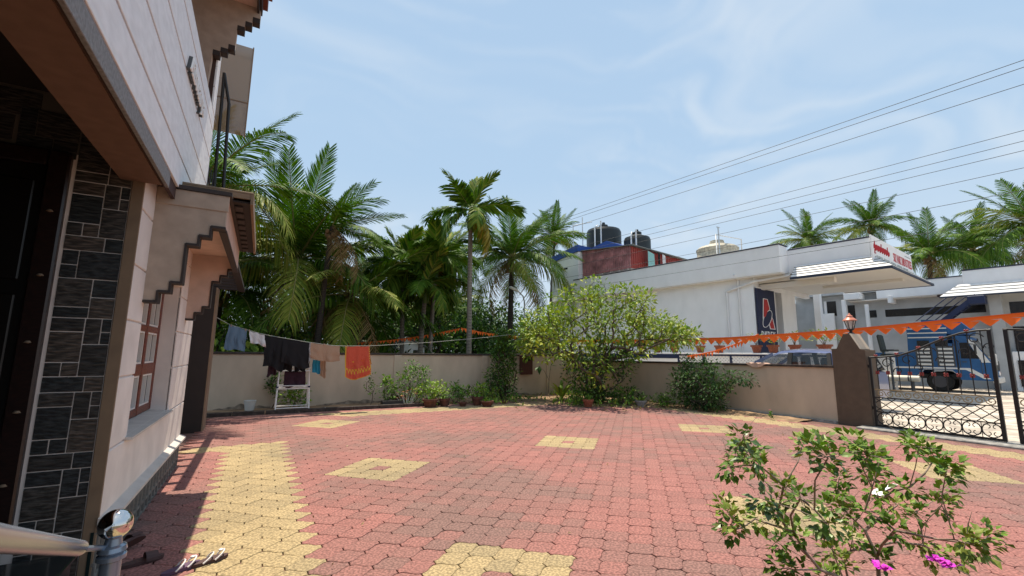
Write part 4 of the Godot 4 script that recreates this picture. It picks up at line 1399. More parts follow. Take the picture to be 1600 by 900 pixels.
func roof_things() -> void:
	# end block with the blue gable
	var g := across("gabled_block", "white upper block with a blue gable fascia at the far end of the showroom roof", "building", Vector3(0.3, 0, -13))
	var b := MB.new()
	b.prism(stepped([[-1.6, -0.05], [0.95, -0.05], [0.95, 8.22], [-1.6, 7.85]]), Vector3(-0.22, 0, 0), Vector3.BACK, Vector3.UP, -1.6)
	b.prism(stepped([[0.951, 5.0], [4.0, 5.0], [4.0, 7.6], [2.2, 8.45], [0.951, 8.22]]), Vector3(1.2, 0, 0), Vector3.BACK, Vector3.UP, -4.6)
	part("wall", b, M.white_paint, g, true)
	b = MB.new()
	b.prism(stepped([[-2.0, 7.78], [-2.0, 8.16], [0.98, 8.66], [0.98, 8.24]]), Vector3(-0.32, 0, 0), Vector3.BACK, Vector3.UP, -2.0)
	b.prism(stepped([[0.2, 8.16], [0.2, 8.54], [2.2, 8.9], [4.3, 8.0], [4.3, 7.6], [2.2, 8.47]]), Vector3(1.1, 0, 0), Vector3.BACK, Vector3.UP, -4.9)
	part("gable_roof", b, M.blue_fascia, g, true)
	b = MB.new()
	b.span(Vector3(-0.25, 7.2, -0.4), Vector3(-0.215, 7.3, -0.05))
	part("wall_vent", b, M.vent_dark, g, true)
	# roof shed of red sheet
	var s := across("roof_shed", "rusty pink and red corrugated sheet shed on the showroom roof", "shed", Vector3(0.35, 6.3, -8.1))
	b = MB.new()
	for i in 26:
		b.beam(Vector3(0, 0.30, -0.06 - i * 0.145), Vector3(0, 1.60 + i * 0.013, -0.06 - i * 0.145), 0.035, 0.055, Vector3.BACK)
	b.quad(Vector3(0.012, 0.28, 0), Vector3(0.012, 0.28, -3.85), Vector3(0.012, 1.98, -3.85), Vector3(0.012, 1.6, 0), Vector3.LEFT)
	b.span(Vector3(0.0, 1.0, -3.84), Vector3(0.03, 1.02, 0))
	part("side_sheet", b, M.sheet_pink, s, true)
	b = MB.new()
	b.prism(stepped([[0, 0.28], [6.2, 0.28], [6.2, 1.46], [0, 1.58]]), Vector3(0.03, 0, -0.03), Vector3.RIGHT, Vector3.UP, -0.02)
	for i in 30: b.beam(Vector3(0.1 + i * 0.2, 0.28, -0.025), Vector3(0.1 + i * 0.2, 1.5, -0.025), 0.05, 0.03, Vector3.RIGHT)
	part("end_sheet", b, M.sheet_red, s, true)
	b = MB.new()
	b.quad(Vector3(-0.1, 1.62, 0.25), Vector3(6.5, 1.48, 0.25), Vector3(6.5, 1.9, -4.0), Vector3(-0.1, 2.02, -4.0), Vector3.UP)
	b.quad(Vector3(-0.1, 1.57, 0.25), Vector3(6.5, 1.43, 0.25), Vector3(6.5, 1.48, 0.25), Vector3(-0.1, 1.62, 0.25), Vector3.BACK)
	b.quad(Vector3(-0.1, 1.57, 0.25), Vector3(-0.1, 1.97, -4.0), Vector3(-0.1, 2.02, -4.0), Vector3(-0.1, 1.62, 0.25), Vector3.LEFT)
	part("roof_sheet", b, M.sheet_gray, s, true)
	b = MB.new()
	for i in 6: b.span(Vector3(0.05, 0.0, -0.3 - i * 0.66), Vector3(0.10, 0.28, -0.25 - i * 0.66))
	part("stand", b, M.pipe_white, s, true)
	# washing hung under the shed roof
	var k := 0
	for q: Array in [[1.15, 0.62, 0.62, "cloth_teal_pale", "pale teal cloth hanging under the roof of the red sheet shed"], [2.15, 0.18, 0.5, "cloth_black", "small black cloth beside the teal one under the shed roof"], [2.6, 0.3, 0.5, "cloth_white", "small white cloth under the shed roof, right of the black one"]]:
		if not M.has("cloth_teal_pale"): mat("cloth_teal_pale", Color(0.25, 0.48, 0.47), 0.9)
		var c := across("hung_cloth", q[4], "cloth", Vector3(0.35 + q[0], 7.25, -7.75))
		b = MB.new()
		for i in 5:
			var x0: float = q[1] * i / 5.0
			var x1: float = q[1] * (i + 1) / 5.0
			b.quad(Vector3(x0, -float(q[2]) - 0.1 * sin(i * 1.7), 0.03 * (i % 2)), Vector3(x1, -float(q[2]) - 0.1 * sin(i * 1.7 + 1.7), 0.03 * ((i + 1) % 2)), Vector3(x1, 0.45 - x1 * 0.2, 0), Vector3(x0, 0.45 - x0 * 0.2, 0), Vector3.BACK)
		part("cloth", b, M[q[3]], c, true)
		k += 1
	# water tanks
	for q: Array in [[Vector3(3.0, 5.3, -12.4), 1.2, 5.0, "large black water tank with a sloping pipe on top, left of the smaller one", 0], [Vector3(3.4, 5.3, -9.9), 0.86, 4.0, "smaller black water tank behind the red sheet shed roof", 0]]:
		var t := across("water_tank", q[3], "tank", q[0], "black roof tanks")
		b = MB.new()
		var r: float = q[1]
		var hh: float = q[2]
		b.lathe([Vector2(r, 0), Vector2(r, hh * 0.3), Vector2(r * 1.02, hh * 0.32), Vector2(r, hh * 0.34), Vector2(r, hh * 0.64), Vector2(r * 1.02, hh * 0.66), Vector2(r, hh * 0.68), Vector2(r, hh - 0.25), Vector2(r * 0.93, hh - 0.08), Vector2(r * 0.35, hh + 0.12), Vector2(0.0, hh + 0.12)], Vector3.ZERO, 28)
		part("drum", b, M.tank_black, t, true)
		b = MB.new()
		b.lathe([Vector2(0.3, hh + 0.1), Vector2(0.3, hh + 0.3), Vector2(0.12, hh + 0.36), Vector2(0.1, hh + 0.5), Vector2(0, hh + 0.5)], Vector3.ZERO, 14)
		part("lid", b, M.tank_black, t, true)
		b = MB.new()
		b.tube([Vector3(-r * 1.02, hh * 0.1, r * 0.25), Vector3(-r * 1.03, hh - 0.1, r * 0.25), Vector3(-0.2, hh + 0.35, -r * 0.3)], [0.05, 0.05, 0.05], 7)
		b.tube([Vector3(-r * 0.9, hh * 0.1, r * 0.6), Vector3(-r * 0.92, hh + 0.25, r * 0.6)], [0.05, 0.05], 7)
		part("pipe", b, M.pipe_white, t, true)
	var ct := across("water_tank", "squat cream ribbed water tank behind the parapet", "tank", Vector3(3.3, 5.3, -4.5))
	b = MB.new()
	var pr := []
	for i in 9:
		pr.append(Vector2(1.05 + (0.05 if i % 2 == 0 else 0.0), 0.2 + i * 0.24))
	pr.append(Vector2(0.95, 2.25)); pr.append(Vector2(0.4, 2.42)); pr.append(Vector2(0.35, 2.62)); pr.append(Vector2(0, 2.62))
	b.lathe(pr, Vector3.ZERO, 28)
	part("drum", b, M.tank_cream, ct, true)
	b = MB.new()
	b.tube([Vector3(1.15, 0, 0.8), Vector3(1.15, 2.75, 0.8), Vector3(-1.2, 2.65, 0.6), Vector3(-1.2, 0, 0.6)], [0.035, 0.035, 0.035, 0.035], 6)
	part("pipe", b, M.pipe_white, ct, true)
	var n := 0
	for q: Array in [[Vector3(1.5, 6.2, -3.45), 1.95, "thin steel pole standing on the showroom roof by the cream tank"], [Vector3(1.4, 8.4, -12.9), 2.6, "white pole left of the black tank on the showroom roof"], [Vector3(1.5, 8.2, -13.9), 2.5, "white pipe frame at the blue gable"]]:
		var p := across("roof_pole", q[2], "pole", q[0])
		b = MB.new()
		b.tube([Vector3.ZERO, Vector3(0, q[1], 0)], [0.04, 0.035], 7)
		if n == 2: b.tube([Vector3(0, 2.45, 0), Vector3(0, 2.3, 1.8)], [0.03, 0.03], 6)
		if n == 0: b.tube([Vector3(-0.12, 1.94, 0), Vector3(0.12, 1.94, 0)], [0.03, 0.03], 6)
		part("pole", b, M.pipe_white if n else M.truck_silver, p, true)
		n += 1

# ---------------------------------------------------------------- street side
func little_plant(parent: Node, at: Vector3, r: float, h: float, n: int, cols: Array, leaf_len := 0.16) -> void:
	var b := MB.new()
	for i in 5:
		var a := TAU * i / 5 + rr(0, 1)
		b.tube([at, at + Vector3(cos(a) * r * 0.3, h * 0.5, sin(a) * r * 0.3), at + Vector3(cos(a) * r * 0.8, h * rr(0.7, 0.95), sin(a) * r * 0.8)], [0.012, 0.009, 0.005], 4, false)
	part("stem", b, M.bark, parent, true)
	b = MB.new()
	for i in n:
		var a := rr(0, TAU)
		var q := pow(rr(0, 1), 0.6)
		var p := at + Vector3(cos(a) * r * q, h * rr(0.3, 1.0), sin(a) * r * q)
		blade(b, p, (Vector3(cos(a), rr(-0.2, 0.9), sin(a)) + Vector3(rr(-0.6, 0.6), 0, rr(-0.6, 0.6))).normalized(), leaf_len * rr(0.7, 1.2), leaf_len * 0.4, cols[rng.randi() % cols.size()])
	part("foliage", b, M.leaf, parent, true)

# one leaf: two halves folded along the midrib, drooping a little
func blade(b: MB, p: Vector3, d: Vector3, l: float, w: float, c: Color, roll := 0.0) -> void:
	var s := d.cross(Vector3.UP)
	s = s.normalized() if s.length() > 0.05 else Vector3.RIGHT
	if roll != 0.0: s = s.rotated(d, roll)
	var n := s.cross(d).normalized()
	b.col = c
	var m := p + d * l * 0.5 - n * l * 0.02
	var t := p + d * l - n * l * 0.12
	var a := p + d * l * 0.42 + s * w * 0.5 + n * w * 0.12
	var e := p + d * l * 0.42 - s * w * 0.5 + n * w * 0.12
	b.tri(p, a, m, n); b.tri(a, t, m, n)
	b.tri(p, m, e, n); b.tri(m, t, e, n)
	b.col = Color.WHITE

const GREENS := [Color(0.085, 0.19, 0.028), Color(0.13, 0.25, 0.035), Color(0.055, 0.13, 0.025), Color(0.19, 0.29, 0.045)]
const LIMES := [Color(0.25, 0.36, 0.045), Color(0.18, 0.30, 0.04), Color(0.33, 0.38, 0.055), Color(0.11, 0.20, 0.03)]
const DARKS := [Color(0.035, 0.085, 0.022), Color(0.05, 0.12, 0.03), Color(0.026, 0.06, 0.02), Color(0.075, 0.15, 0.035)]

func fence_and_pots() -> void:
	var f := across("street_fence", "white street fence with navy rails and lattice panels below a row of potted plants", "fence", Vector3(-1.5, 0.05, -5))
	var b := MB.new()
	b.span(Vector3(-0.08, 0, -8.5), Vector3(0.08, 0.85, 7.0))
	part("base_wall", b, M.white_paint, f, true)
	b = MB.new()
	b.span(Vector3(-0.06, 0.851, -8.5), Vector3(0.06, 1.40, 0.82))
	part("solid_panel", b, M.white_paint, f, true)
	b = MB.new()
	b.span(Vector3(-0.09, 1.401, -8.5), Vector3(0.09, 1.60, 0.82), 0.01)
	b.span(Vector3(-0.09, 0.852, -3.3), Vector3(0.09, 1.40, -2.9), 0.01)
	part("navy_band", b, M.navy, f, true)
	b = MB.new()
	b.span(Vector3(-0.07, 1.601, -8.5), Vector3(0.38, 1.66, 7.0), 0.01)
	part("ledge", b, M.white_paint, f, true)
	for k in 8:
		b = MB.new()
		b.span(Vector3(0.25, 0.0, -8.4 + k * 2.1), Vector3(0.35, 1.6005, -8.25 + k * 2.1))
		part("ledge_post", b, M.white_paint, f, true)
	var lm := MB.new()
	var w := 1.16
	for k in 2:
		for i in 14:
			var t0 := -0.62 + i * 0.14
			var a := Vector2(t0, 0.0)
			var c := Vector2(t0 + 0.66, 0.66)
			if a.x < 0: a = Vector2(0, -t0)
			if c.x > w: c = Vector2(w, w - t0)
			if c.x - a.x < 0.03: continue
			if k == 1:
				a.x = w - a.x; c.x = w - c.x
			lm.beam(Vector3(0.006 * (1 - 2 * k), a.y, a.x), Vector3(0.006 * (1 - 2 * k), c.y, c.x), 0.012, 0.072, Vector3.UP)
	for e in 2: lm.span(Vector3(-0.02, e * 0.64, 0), Vector3(0.02, e * 0.64 + 0.03, w))
	var lmesh := lm.mesh()
	for i in 5:
		inst("lattice_panel", lmesh, M.rack_white, f, Transform3D(Basis(), Vector3(0, 0.855, 0.9 + i * 1.22)))
		b = MB.new()
		b.span(Vector3(0.06, 0.852, 0.896 + i * 1.22), Vector3(0.075, 1.6003, 2.038 + i * 1.22))  # added dark board behind the lattice, standing in for shade in the holes
		b.span(Vector3(-0.05, 0.852, 0.82 + i * 1.22), Vector3(0.05, 1.6005, 0.895 + i * 1.22))
		b.span(Vector3(-0.045, 1.53, 0.9 + i * 1.22), Vector3(0.045, 1.6, 2.035 + i * 1.22))
		part("navy_post_shade_board", b, M.navy, f, true)
	# terracotta pots on the ledge
	var says := ["terracotta pot on the fence ledge, farthest left of the row behind the garden tree", "second terracotta pot on the fence ledge, seen through the garden tree", "third terracotta pot on the fence ledge, behind the tree's right branches", "fourth terracotta pot on the fence ledge, just left of the lattice panels", "terracotta pot over the first lattice panel, where the thin bunting starts", "terracotta pot over the second lattice panel", "terracotta pot with a sparse plant just left of the navy banner", "terracotta pot with low leaves in front of the navy banner's foot", "terracotta pot with a pale plant above the blue car's roof", "wide terracotta pot with a bushy yellow green plant above the car"]
	var zs := [-7.51, -6.29, -5.36, -4.41, -3.13, -2.24, -0.7, -0.07, 0.7, 1.68]
	for i in 10:
		var p := across("fence_pot", says[i], "flower pot", Vector3(-1.37, 1.71, zs[i]), "pots along the fence ledge")
		var s := 1.0 if i < 9 else 1.15
		b = MB.new()
		b.lathe([Vector2(0, 0), Vector2(0.125 * s, 0), Vector2(0.185 * s, 0.24), Vector2(0.225 * s, 0.25), Vector2(0.225 * s, 0.32), Vector2(0.19 * s, 0.32), Vector2(0.18 * s, 0.28), Vector2(0, 0.27)], Vector3.ZERO, 16)
		part("pot", b, M.terracotta, p, true)
		little_plant(p, Vector3(0, 0.27, 0), [0.2, 0.25, 0.2, 0.2, 0.15, 0.2, 0.28, 0.28, 0.24, 0.55][i], [0.3, 0.35, 0.3, 0.3, 0.2, 0.3, 0.5, 0.35, 0.55, 0.55][i], [30, 34, 30, 30, 20, 26, 44, 40, 44, 170][i], [Color(0.28, 0.33, 0.1), Color(0.2, 0.28, 0.06), Color(0.42, 0.42, 0.08)] if i > 5 else GREENS)
	var lp := across("lattice_screen", "freestanding white lattice screen seen through the gate in front of the truck", "screen", Vector3(6.5, 0.10, 1.0))
	for k in 2: inst("lattice_panel", lmesh, M.rack_white, lp, Transform3D(Basis.from_scale(Vector3(1, 1.08, 0.70)), Vector3(0.1, 0.02 + 0.725 * k, 0.0)))
	b = MB.new()
	b.span(Vector3(0.05, 0, 0.83), Vector3(0.12, 1.48, 0.90))
	part("post", b, M.rack_white, lp, true)
	var rl := across("white_roll", "long off white roll lying level in front of the lattice screen", "roll", Vector3(6.25, 0.55, 2.0))
	b = MB.new()
	b.tube([Vector3(0, 0.1, -0.75), Vector3(0, 0.1, 0.75)], [0.13, 0.13], 16)
	part("roll", b, M.roll, rl, true)
	b = MB.new()
	for z: float in [-0.6, 0.45]: b.span(Vector3(-0.15, -0.5, z), Vector3(0.15, -0.03, z + 0.08))
	b.tube([Vector3(0, 0.1, 0.36), Vector3(0, 0.1, 0.42)], [0.136, 0.136], 16)
	part("support", b, M.truck_gray, rl, true)
	var ch := across("office_chair", "dark green high backed chair in the street with a white pad on it", "chair", Vector3(5.2, 0.05, 2.0))
	b = MB.new()
	b.box(Vector3(0, 2.15, -0.2), Vector3(0.62, 0.8, 0.12), 0.08, Basis(Vector3.RIGHT, -0.12))
	part("backrest", b, M.chair_green, ch, true)
	b = MB.new()
	b.box(Vector3(0, 1.62, 0.05), Vector3(0.62, 0.12, 0.6), 0.05)
	part("seat", b, M.chair_green, ch, true)
	b = MB.new()
	b.box(Vector3(0.05, 1.73, 0.1), Vector3(0.5, 0.1, 0.35), 0.02)
	part("white_pad", b, M.rack_white, ch, true)
	b = MB.new()
	b.tube([Vector3(0, 0.05, 0.05), Vector3(0, 1.56, 0.05)], [0.05, 0.04], 8)
	for k in 5: b.tube([Vector3(0, 0.1, 0.05), Vector3(cos(k * 1.256) * 0.35, 0.03, 0.05 + sin(k * 1.256) * 0.35)], [0.03, 0.02], 6)
	part("stand", b, M.truck_gray, ch, true)
	for s: float in [-1.0, 1.0]:
		b = MB.new()
		b.box(Vector3(0.36 * s, 1.85, 0.05), Vector3(0.08, 0.06, 0.5), 0.02)
		b.box(Vector3(0.36 * s, 1.74, -0.1), Vector3(0.06, 0.2, 0.06), 0.01)
		part("armrest", b, M.chair_green, ch, true)

func wheel(parent: Node, at: Vector3, r: float, w: float) -> void:
	# axle along the vehicle's own x
	var q := Node3D.new()
	q.name = "wheel"
	parent.add_child(q, true)
	q.position = at
	var b := MB.new()
	b.tube([Vector3(-w / 2, 0, 0), Vector3(-w * 0.42, 0, 0), Vector3(w * 0.42, 0, 0), Vector3(w / 2, 0, 0)], [r * 0.9, r, r, r * 0.9], 22)
	part("tyre", b, M.tyre, q, true)
	b = MB.new()
	b.tube([Vector3(-w / 2 - 0.012, 0, 0), Vector3(w / 2 + 0.012, 0, 0)], [r * 0.58, r * 0.58], 18)
	part("rim", b, M.rim, q, true)

func truck() -> void:
	# x to its left side (towards the yard is -x), front towards +z
	var t := across("truck", "blue lorry with white stripes and silver side slats parked behind the gate", "truck", Vector3(7.95, 0.10, 2.0))
	var W := 1.05
	var b := MB.new()
	b.span(Vector3(-0.45, 0.55, -3.0), Vector3(0.45, 0.75, 2.7))
	part("chassis", b, M.truck_gray, t, true)
	var cabp := stepped([[1.96, 0.55], [2.92, 0.55], [2.95, 1.15], [2.88, 1.42], [2.36, 2.36], [2.22, 2.44], [1.96, 2.44]])
	b = MB.new()
	b.prism(cabp, Vector3(W, 0, 0), Vector3.BACK, Vector3.UP, 2 * W)
	var cab := part("cab", b, M.truck_blue, t, true)
	for s: float in [-1.0, 1.0]:
		b = MB.new()
		b.prism(stepped([[2.06, 1.46], [2.62, 1.46], [2.30, 2.14], [2.06, 2.14]]), Vector3(s * (W + 0.006) + 0.006, 0, 0), Vector3.BACK, Vector3.UP, 0.012)
		part("side_window", b, M.black_open, cab, true)
		b = MB.new()
		b.prism(stepped([[2.66, 1.30], [2.91, 1.30], [2.44, 2.28], [2.30, 2.28]]), Vector3(s * (W + 0.006) + 0.006, 0, 0), Vector3.BACK, Vector3.UP, 0.012)
		part("white_pillar_stripe", b, M.truck_white, cab, true)
		b = MB.new()
		b.prism(stepped([[1.97, 0.98], [2.16, 0.98], [2.66, 0.62], [2.88, 0.62], [2.30, 1.06], [1.97, 1.06]]), Vector3(s * (W + 0.008) + 0.006, 0, 0), Vector3.BACK, Vector3.UP, 0.012)
		part("stripe", b, M.truck_white, cab, true)
		b = MB.new()
		b.span(Vector3(s * (W + 0.007) - 0.006, 0.72, 2.0), Vector3(s * (W + 0.007) + 0.006, 2.2, 2.02))
		b.span(Vector3(s * (W + 0.007) - 0.006, 0.72, 2.63), Vector3(s * (W + 0.007) + 0.006, 1.45, 2.645))
		b.span(Vector3(s * (W + 0.02) - 0.012, 1.3, 2.08), Vector3(s * (W + 0.02) + 0.012, 1.34, 2.22))
		part("door_seam", b, M.truck_gray, cab, true)
		b = MB.new()
		b.box(Vector3(s * (W + 0.28), 1.85, 2.55), Vector3(0.22, 0.42, 0.06), 0.03)
		b.tube([Vector3(s * W, 2.1, 2.3), Vector3(s * (W + 0.28), 2.06, 2.55)], [0.018, 0.018], 6)
		part("mirror", b, M.iron, cab, true)
		b = MB.new()
		b.sphere(Vector3(s * 0.72, 0.82, 2.945), Vector3(0.12, 0.10, 0.04), 14, 8)
		part("headlight", b, M.rack_white, cab, true)
		b = MB.new()
		b.box(Vector3(s * 0.95, 0.83, 2.93), Vector3(0.14, 0.14, 0.07), 0.02)
		part("indicator", b, M.amber, cab, true)
	b = MB.new()
	b.quad(Vector3(-0.9, 1.47, 2.875), Vector3(0.9, 1.47, 2.875), Vector3(0.86, 2.26, 2.44), Vector3(-0.86, 2.26, 2.44), Vector3(0, 0.6, 0.8))
	part("windscreen", b, M.glass_dark, cab, true)
	b = MB.new()
	b.span(Vector3(-0.98, 0.95, 2.935), Vector3(0.98, 1.36, 2.962), 0.01)
	part("front_panel", b, M.truck_gray, cab, true)
	b = MB.new()
	b.box(Vector3(0, 1.42, 2.93), Vector3(0.9, 0.5, 0.08), 0.03)
	part("bonnet_panel", b, M.truck_white, cab, true)
	b = MB.new()
	b.box(Vector3(0, 0.56, 2.98), Vector3(2.12, 0.24, 0.16), 0.03)
	part("bumper", b, M.truck_white, cab, true)
	# load body: blue sides with white rails, arch and silver slats
	b = MB.new()
	b.span(Vector3(-W, 0.98, -3.1), Vector3(W, 1.06, 1.5))
	var bed := part("load_body", b, M.truck_gray, t, true)
	for s: float in [-1.0, 1.0]:
		b = MB.new()
		b.prism(stepped([[-3.1, 0.60], [0.55, 0.60], [0.85, 0.95], [1.72, 0.95], [1.93, 0.70], [1.93, 2.1], [1.7, 2.12], [1.7, 2.75], [0.40, 2.95], [0.34, 1.72], [-3.1, 1.66]]), Vector3(s * W + 0.03, 0, 0), Vector3.BACK, Vector3.UP, 0.06)
		part("side_board", b, M.truck_blue, bed, true)
		var x := s * (W + 0.045)
		b = MB.new()
		b.span(Vector3(x - 0.012, 1.0, -3.1), Vector3(x + 0.012, 1.07, 1.93))
		part("white_rail", b, M.truck_white, bed, true)
		b = MB.new()
		b.beam(Vector3(x, 0.6, 0.52), Vector3(x, 0.96, 0.83), 0.02, 0.04, Vector3.RIGHT)
		b.beam(Vector3(x, 0.96, 0.83), Vector3(x, 0.96, 1.73), 0.02, 0.04, Vector3.RIGHT)
		b.beam(Vector3(x, 0.96, 1.73), Vector3(x, 0.68, 1.95), 0.02, 0.04, Vector3.RIGHT)
		part("arch_trim", b, M.truck_silver, bed, true)
		for c in 2:
			var z0: float = [0.62, 1.32][c]
			for k in 5:
				b = MB.new()
				b.box(Vector3(x, 1.19 + k * 0.17, z0 + 0.27), Vector3(0.03, 0.085, 0.46), 0.012)
				part("slat", b, M.truck_white, bed, true)
			b = MB.new()
			b.span(Vector3(x - s * 0.03, 1.1, z0 - 0.02), Vector3(x + s * 0.002, 2.0, z0 + 0.55))
			part("slat_backing", b, M.truck_gray, bed, true)
		for c in 4:
			b = MB.new()
			b.box(Vector3(x, 2.12 if c < 2 else 1.5, [0.9, 1.5, -1.2, -2.2][c]), Vector3(0.03, 0.26 if c < 2 else 0.12, 0.42), 0.02)
			part("side_opening", b, M.black_open, bed, true)
		for yy: float in [2.36, 2.56, 2.76]:
			b = MB.new()
			b.span(Vector3(x - 0.03, yy, 0.4), Vector3(x + 0.03, yy + 0.05, 1.72))
			part("top_rail", b, M.truck_white, bed, true)
	b = MB.new()
	b.span(Vector3(-W + 0.04, 1.061, -3.08), Vector3(W - 0.04, 1.64, -3.02))
	b.span(Vector3(-W + 0.04, 1.061, 0.36), Vector3(W - 0.04, 2.9, 0.42))
	b.span(Vector3(-W + 0.04, 1.061, 1.86), Vector3(W - 0.04, 2.6, 1.92))
	part("end_board", b, M.truck_blue, bed, true)
	b = MB.new()
	b.prism(stepped([[0.9, 2.80], [1.95, 2.46], [2.35, 2.50], [2.40, 2.75], [2.1, 3.12], [0.9, 3.2]]), Vector3(0.95, 0, 0), Vector3.BACK, Vector3.UP, 1.9)
	part("roof_box", b, M.truck_blue, t, true)
	for k in 2:
		b = MB.new()
		b.span(Vector3(-1.0, 2.9 + k * 0.2, 0.4), Vector3(-0.96, 2.94 + k * 0.2, 0.88))
		part("rack_rail", b, M.truck_silver, t, true)
	b = MB.new()
	b.prism(stepped([[0.45, 2.75], [0.9, 2.75], [0.68, 3.1]]), Vector3(-0.9, 0, 0), Vector3.BACK, Vector3.UP, 0.05)
	part("white_pennant_board", b, M.truck_white, t, true)
	for s: float in [-1.0, 1.0]:
		wheel(t, Vector3(s * 0.86, 0.44, 1.28), 0.44, 0.26)
		wheel(t, Vector3(s * 0.86, 0.44, -2.1), 0.44, 0.34)

func loft(b: MB, rings: Array) -> void:
	for i in rings.size() - 1:
		var p: Array = rings[i]
		var q: Array = rings[i + 1]
		var c := Vector3.ZERO
		for k in p.size(): c += p[k] + q[k]
		c /= 2.0 * p.size()
		for k in p.size() - 1:
			b.quad(p[k], p[k + 1], q[k + 1], q[k], (p[k] + q[k + 1]) * 0.5 - c)

func car() -> void:
	# own front towards -z, which is to the left in the picture
	var c := thing("parked_car", "dark blue hatchback parked beyond the side wall, left of the brown gate pillar", "car", Vector3(15.1, 0.10, -8.0))
	c.scale = Vector3.ONE * 1.06
	var b := MB.new()
	var rings := []
	for q: Array in [[-2.0, 0.62, 0.35, 0.70], [-1.85, 0.78, 0.25, 0.86], [-1.2, 0.84, 0.22, 0.98], [-0.95, 0.85, 0.22, 1.03], [0.9, 0.86, 0.22, 1.06], [1.7, 0.84, 0.25, 1.07], [1.98, 0.74, 0.35, 1.0]]:
		var w: float = q[1]
		rings.append([Vector3(-w * 0.9, q[2], q[0]), Vector3(-w, q[2] + 0.12, q[0]), Vector3(-w, q[3] - 0.12, q[0]), Vector3(-w * 0.93, q[3], q[0]), Vector3(w * 0.93, q[3], q[0]), Vector3(w, q[3] - 0.12, q[0]), Vector3(w, q[2] + 0.12, q[0]), Vector3(w * 0.9, q[2], q[0]), Vector3(-w * 0.9, q[2], q[0])])
	loft(b, rings)
	for e: int in [0, 6]:
		for k in range(1, 7): b.tri(rings[e][0], rings[e][k], rings[e][k + 1], Vector3(0, 0, -1 if e == 0 else 1))
	part("body", b, M.car_paint, c, true)
	# roof, pillars and glass
	b = MB.new()
	var roof := []
	for q: Array in [[-0.32, 0.56, 1.50], [-0.1, 0.60, 1.585], [0.4, 0.62, 1.625], [1.0, 0.61, 1.61], [1.45, 0.57, 1.55], [1.78, 0.5, 1.45]]:
		var w: float = q[1]
		var y: float = q[2]
		roof.append([Vector3(-w - 0.05, y - 0.10, q[0]), Vector3(-w, y - 0.03, q[0]), Vector3(-w * 0.6, y + 0.012, q[0]), Vector3(0, y + 0.02, q[0]), Vector3(w * 0.6, y + 0.012, q[0]), Vector3(w, y - 0.03, q[0]), Vector3(w + 0.05, y - 0.10, q[0])])
	for i in roof.size() - 1:
		for k in 6: b.quad(roof[i][k], roof[i][k + 1], roof[i + 1][k + 1], roof[i + 1][k], Vector3(0, 1, 0) + Vector3(roof[i][k].x, 0, 0))
	var rf := part("roof", b, M.car_paint, c, true)
	for s: float in [-1.0, 1.0]:
		for q: Array in [[Vector3(0.80, 1.02, -1.15), Vector3(0.61, 1.47, -0.32), 0.095], [Vector3(0.80, 1.04, 0.22), Vector3(0.655, 1.51, 0.22), 0.12], [Vector3(0.80, 1.05, 1.30), Vector3(0.64, 1.50, 1.22), 0.10], [Vector3(0.76, 1.05, 1.85), Vector3(0.55, 1.36, 1.78), 0.14]]:
			b = MB.new()
			b.beam(Vector3(q[0].x * s, q[0].y, q[0].z), Vector3(q[1].x * s, q[1].y, q[1].z), q[2], 0.05, Vector3.RIGHT)
			part("pillar", b, M.car_paint if q[2] < 0.1 else M.seat_dark, rf, true)
		b = MB.new()
		b.quad(Vector3(0.81 * s, 1.03, -1.05), Vector3(0.81 * s, 1.04, 0.18), Vector3(0.655 * s, 1.50, 0.18), Vector3(0.625 * s, 1.46, -0.28), Vector3(s, 0.3, 0))
		part("front_window", b, M.car_glass, c, true)
		b = MB.new()
		b.quad(Vector3(0.81 * s, 1.04, 0.26), Vector3(0.81 * s, 1.05, 1.26), Vector3(0.65 * s, 1.50, 1.2), Vector3(0.658 * s, 1.51, 0.26), Vector3(s, 0.3, 0))
		part("rear_window", b, M.car_glass, c, true)
		b = MB.new()
		b.prism(stepped([[1.34, 1.08], [1.62, 1.06], [1.66, 1.10], [1.44, 1.36], [1.36, 1.36]]), Vector3(0.735 * s + 0.01, 0, 0), Vector3.BACK, Vector3.UP, 0.02)
		part("quarter_window_reflection", b, M.rack_white, c, true)  # white colour stands in for a reflection in the quarter glass
		b = MB.new()
		b.quad(Vector3(0.80 * s, 1.05, 1.28), Vector3(0.75 * s, 1.04, 1.88), Vector3(0.54 * s, 1.38, 1.76), Vector3(0.635 * s, 1.50, 1.2), Vector3(s, 0.3, 0))
		part("rear_pillar_panel", b, M.car_paint, c, true)
		b = MB.new()
		b.box(Vector3(0.93 * s, 1.05, -0.85), Vector3(0.18, 0.12, 0.1), 0.04)
		part("mirror", b, M.car_paint, c, true)
		b = MB.new()
		b.box(Vector3(0.36 * s, 1.18, 0.1), Vector3(0.42, 0.5, 0.14), 0.06)
		b.box(Vector3(0.36 * s, 1.18, 1.0), Vector3(0.42, 0.4, 0.14), 0.06)
		part("seat", b, M.seat_dark, c, true)
		wheel(c, Vector3(0.75 * s, 0.31, -1.3), 0.31, 0.19)
		wheel(c, Vector3(0.75 * s, 0.31, 1.3), 0.31, 0.19)
	b = MB.new()
	b.quad(Vector3(-0.78, 1.03, -1.12), Vector3(0.78, 1.03, -1.12), Vector3(0.58, 1.48, -0.34), Vector3(-0.58, 1.48, -0.34), Vector3(0, 0.5, -1))
	part("windscreen", b, M.car_glass, c, true)
	b = MB.new()
	b.quad(Vector3(-0.72, 1.06, 1.93), Vector3(0.72, 1.06, 1.93), Vector3(0.48, 1.44, 1.80), Vector3(-0.48, 1.44, 1.80), Vector3(0, 0.2, 1))
	part("tailgate_window", b, M.car_glass, c, true)
	b = MB.new()
	b.tube([Vector3(0.1, 1.60, 1.42), Vector3(0.1, 1.78, 1.64)], [0.008, 0.004], 5)
	part("aerial", b, M.iron, c, true)
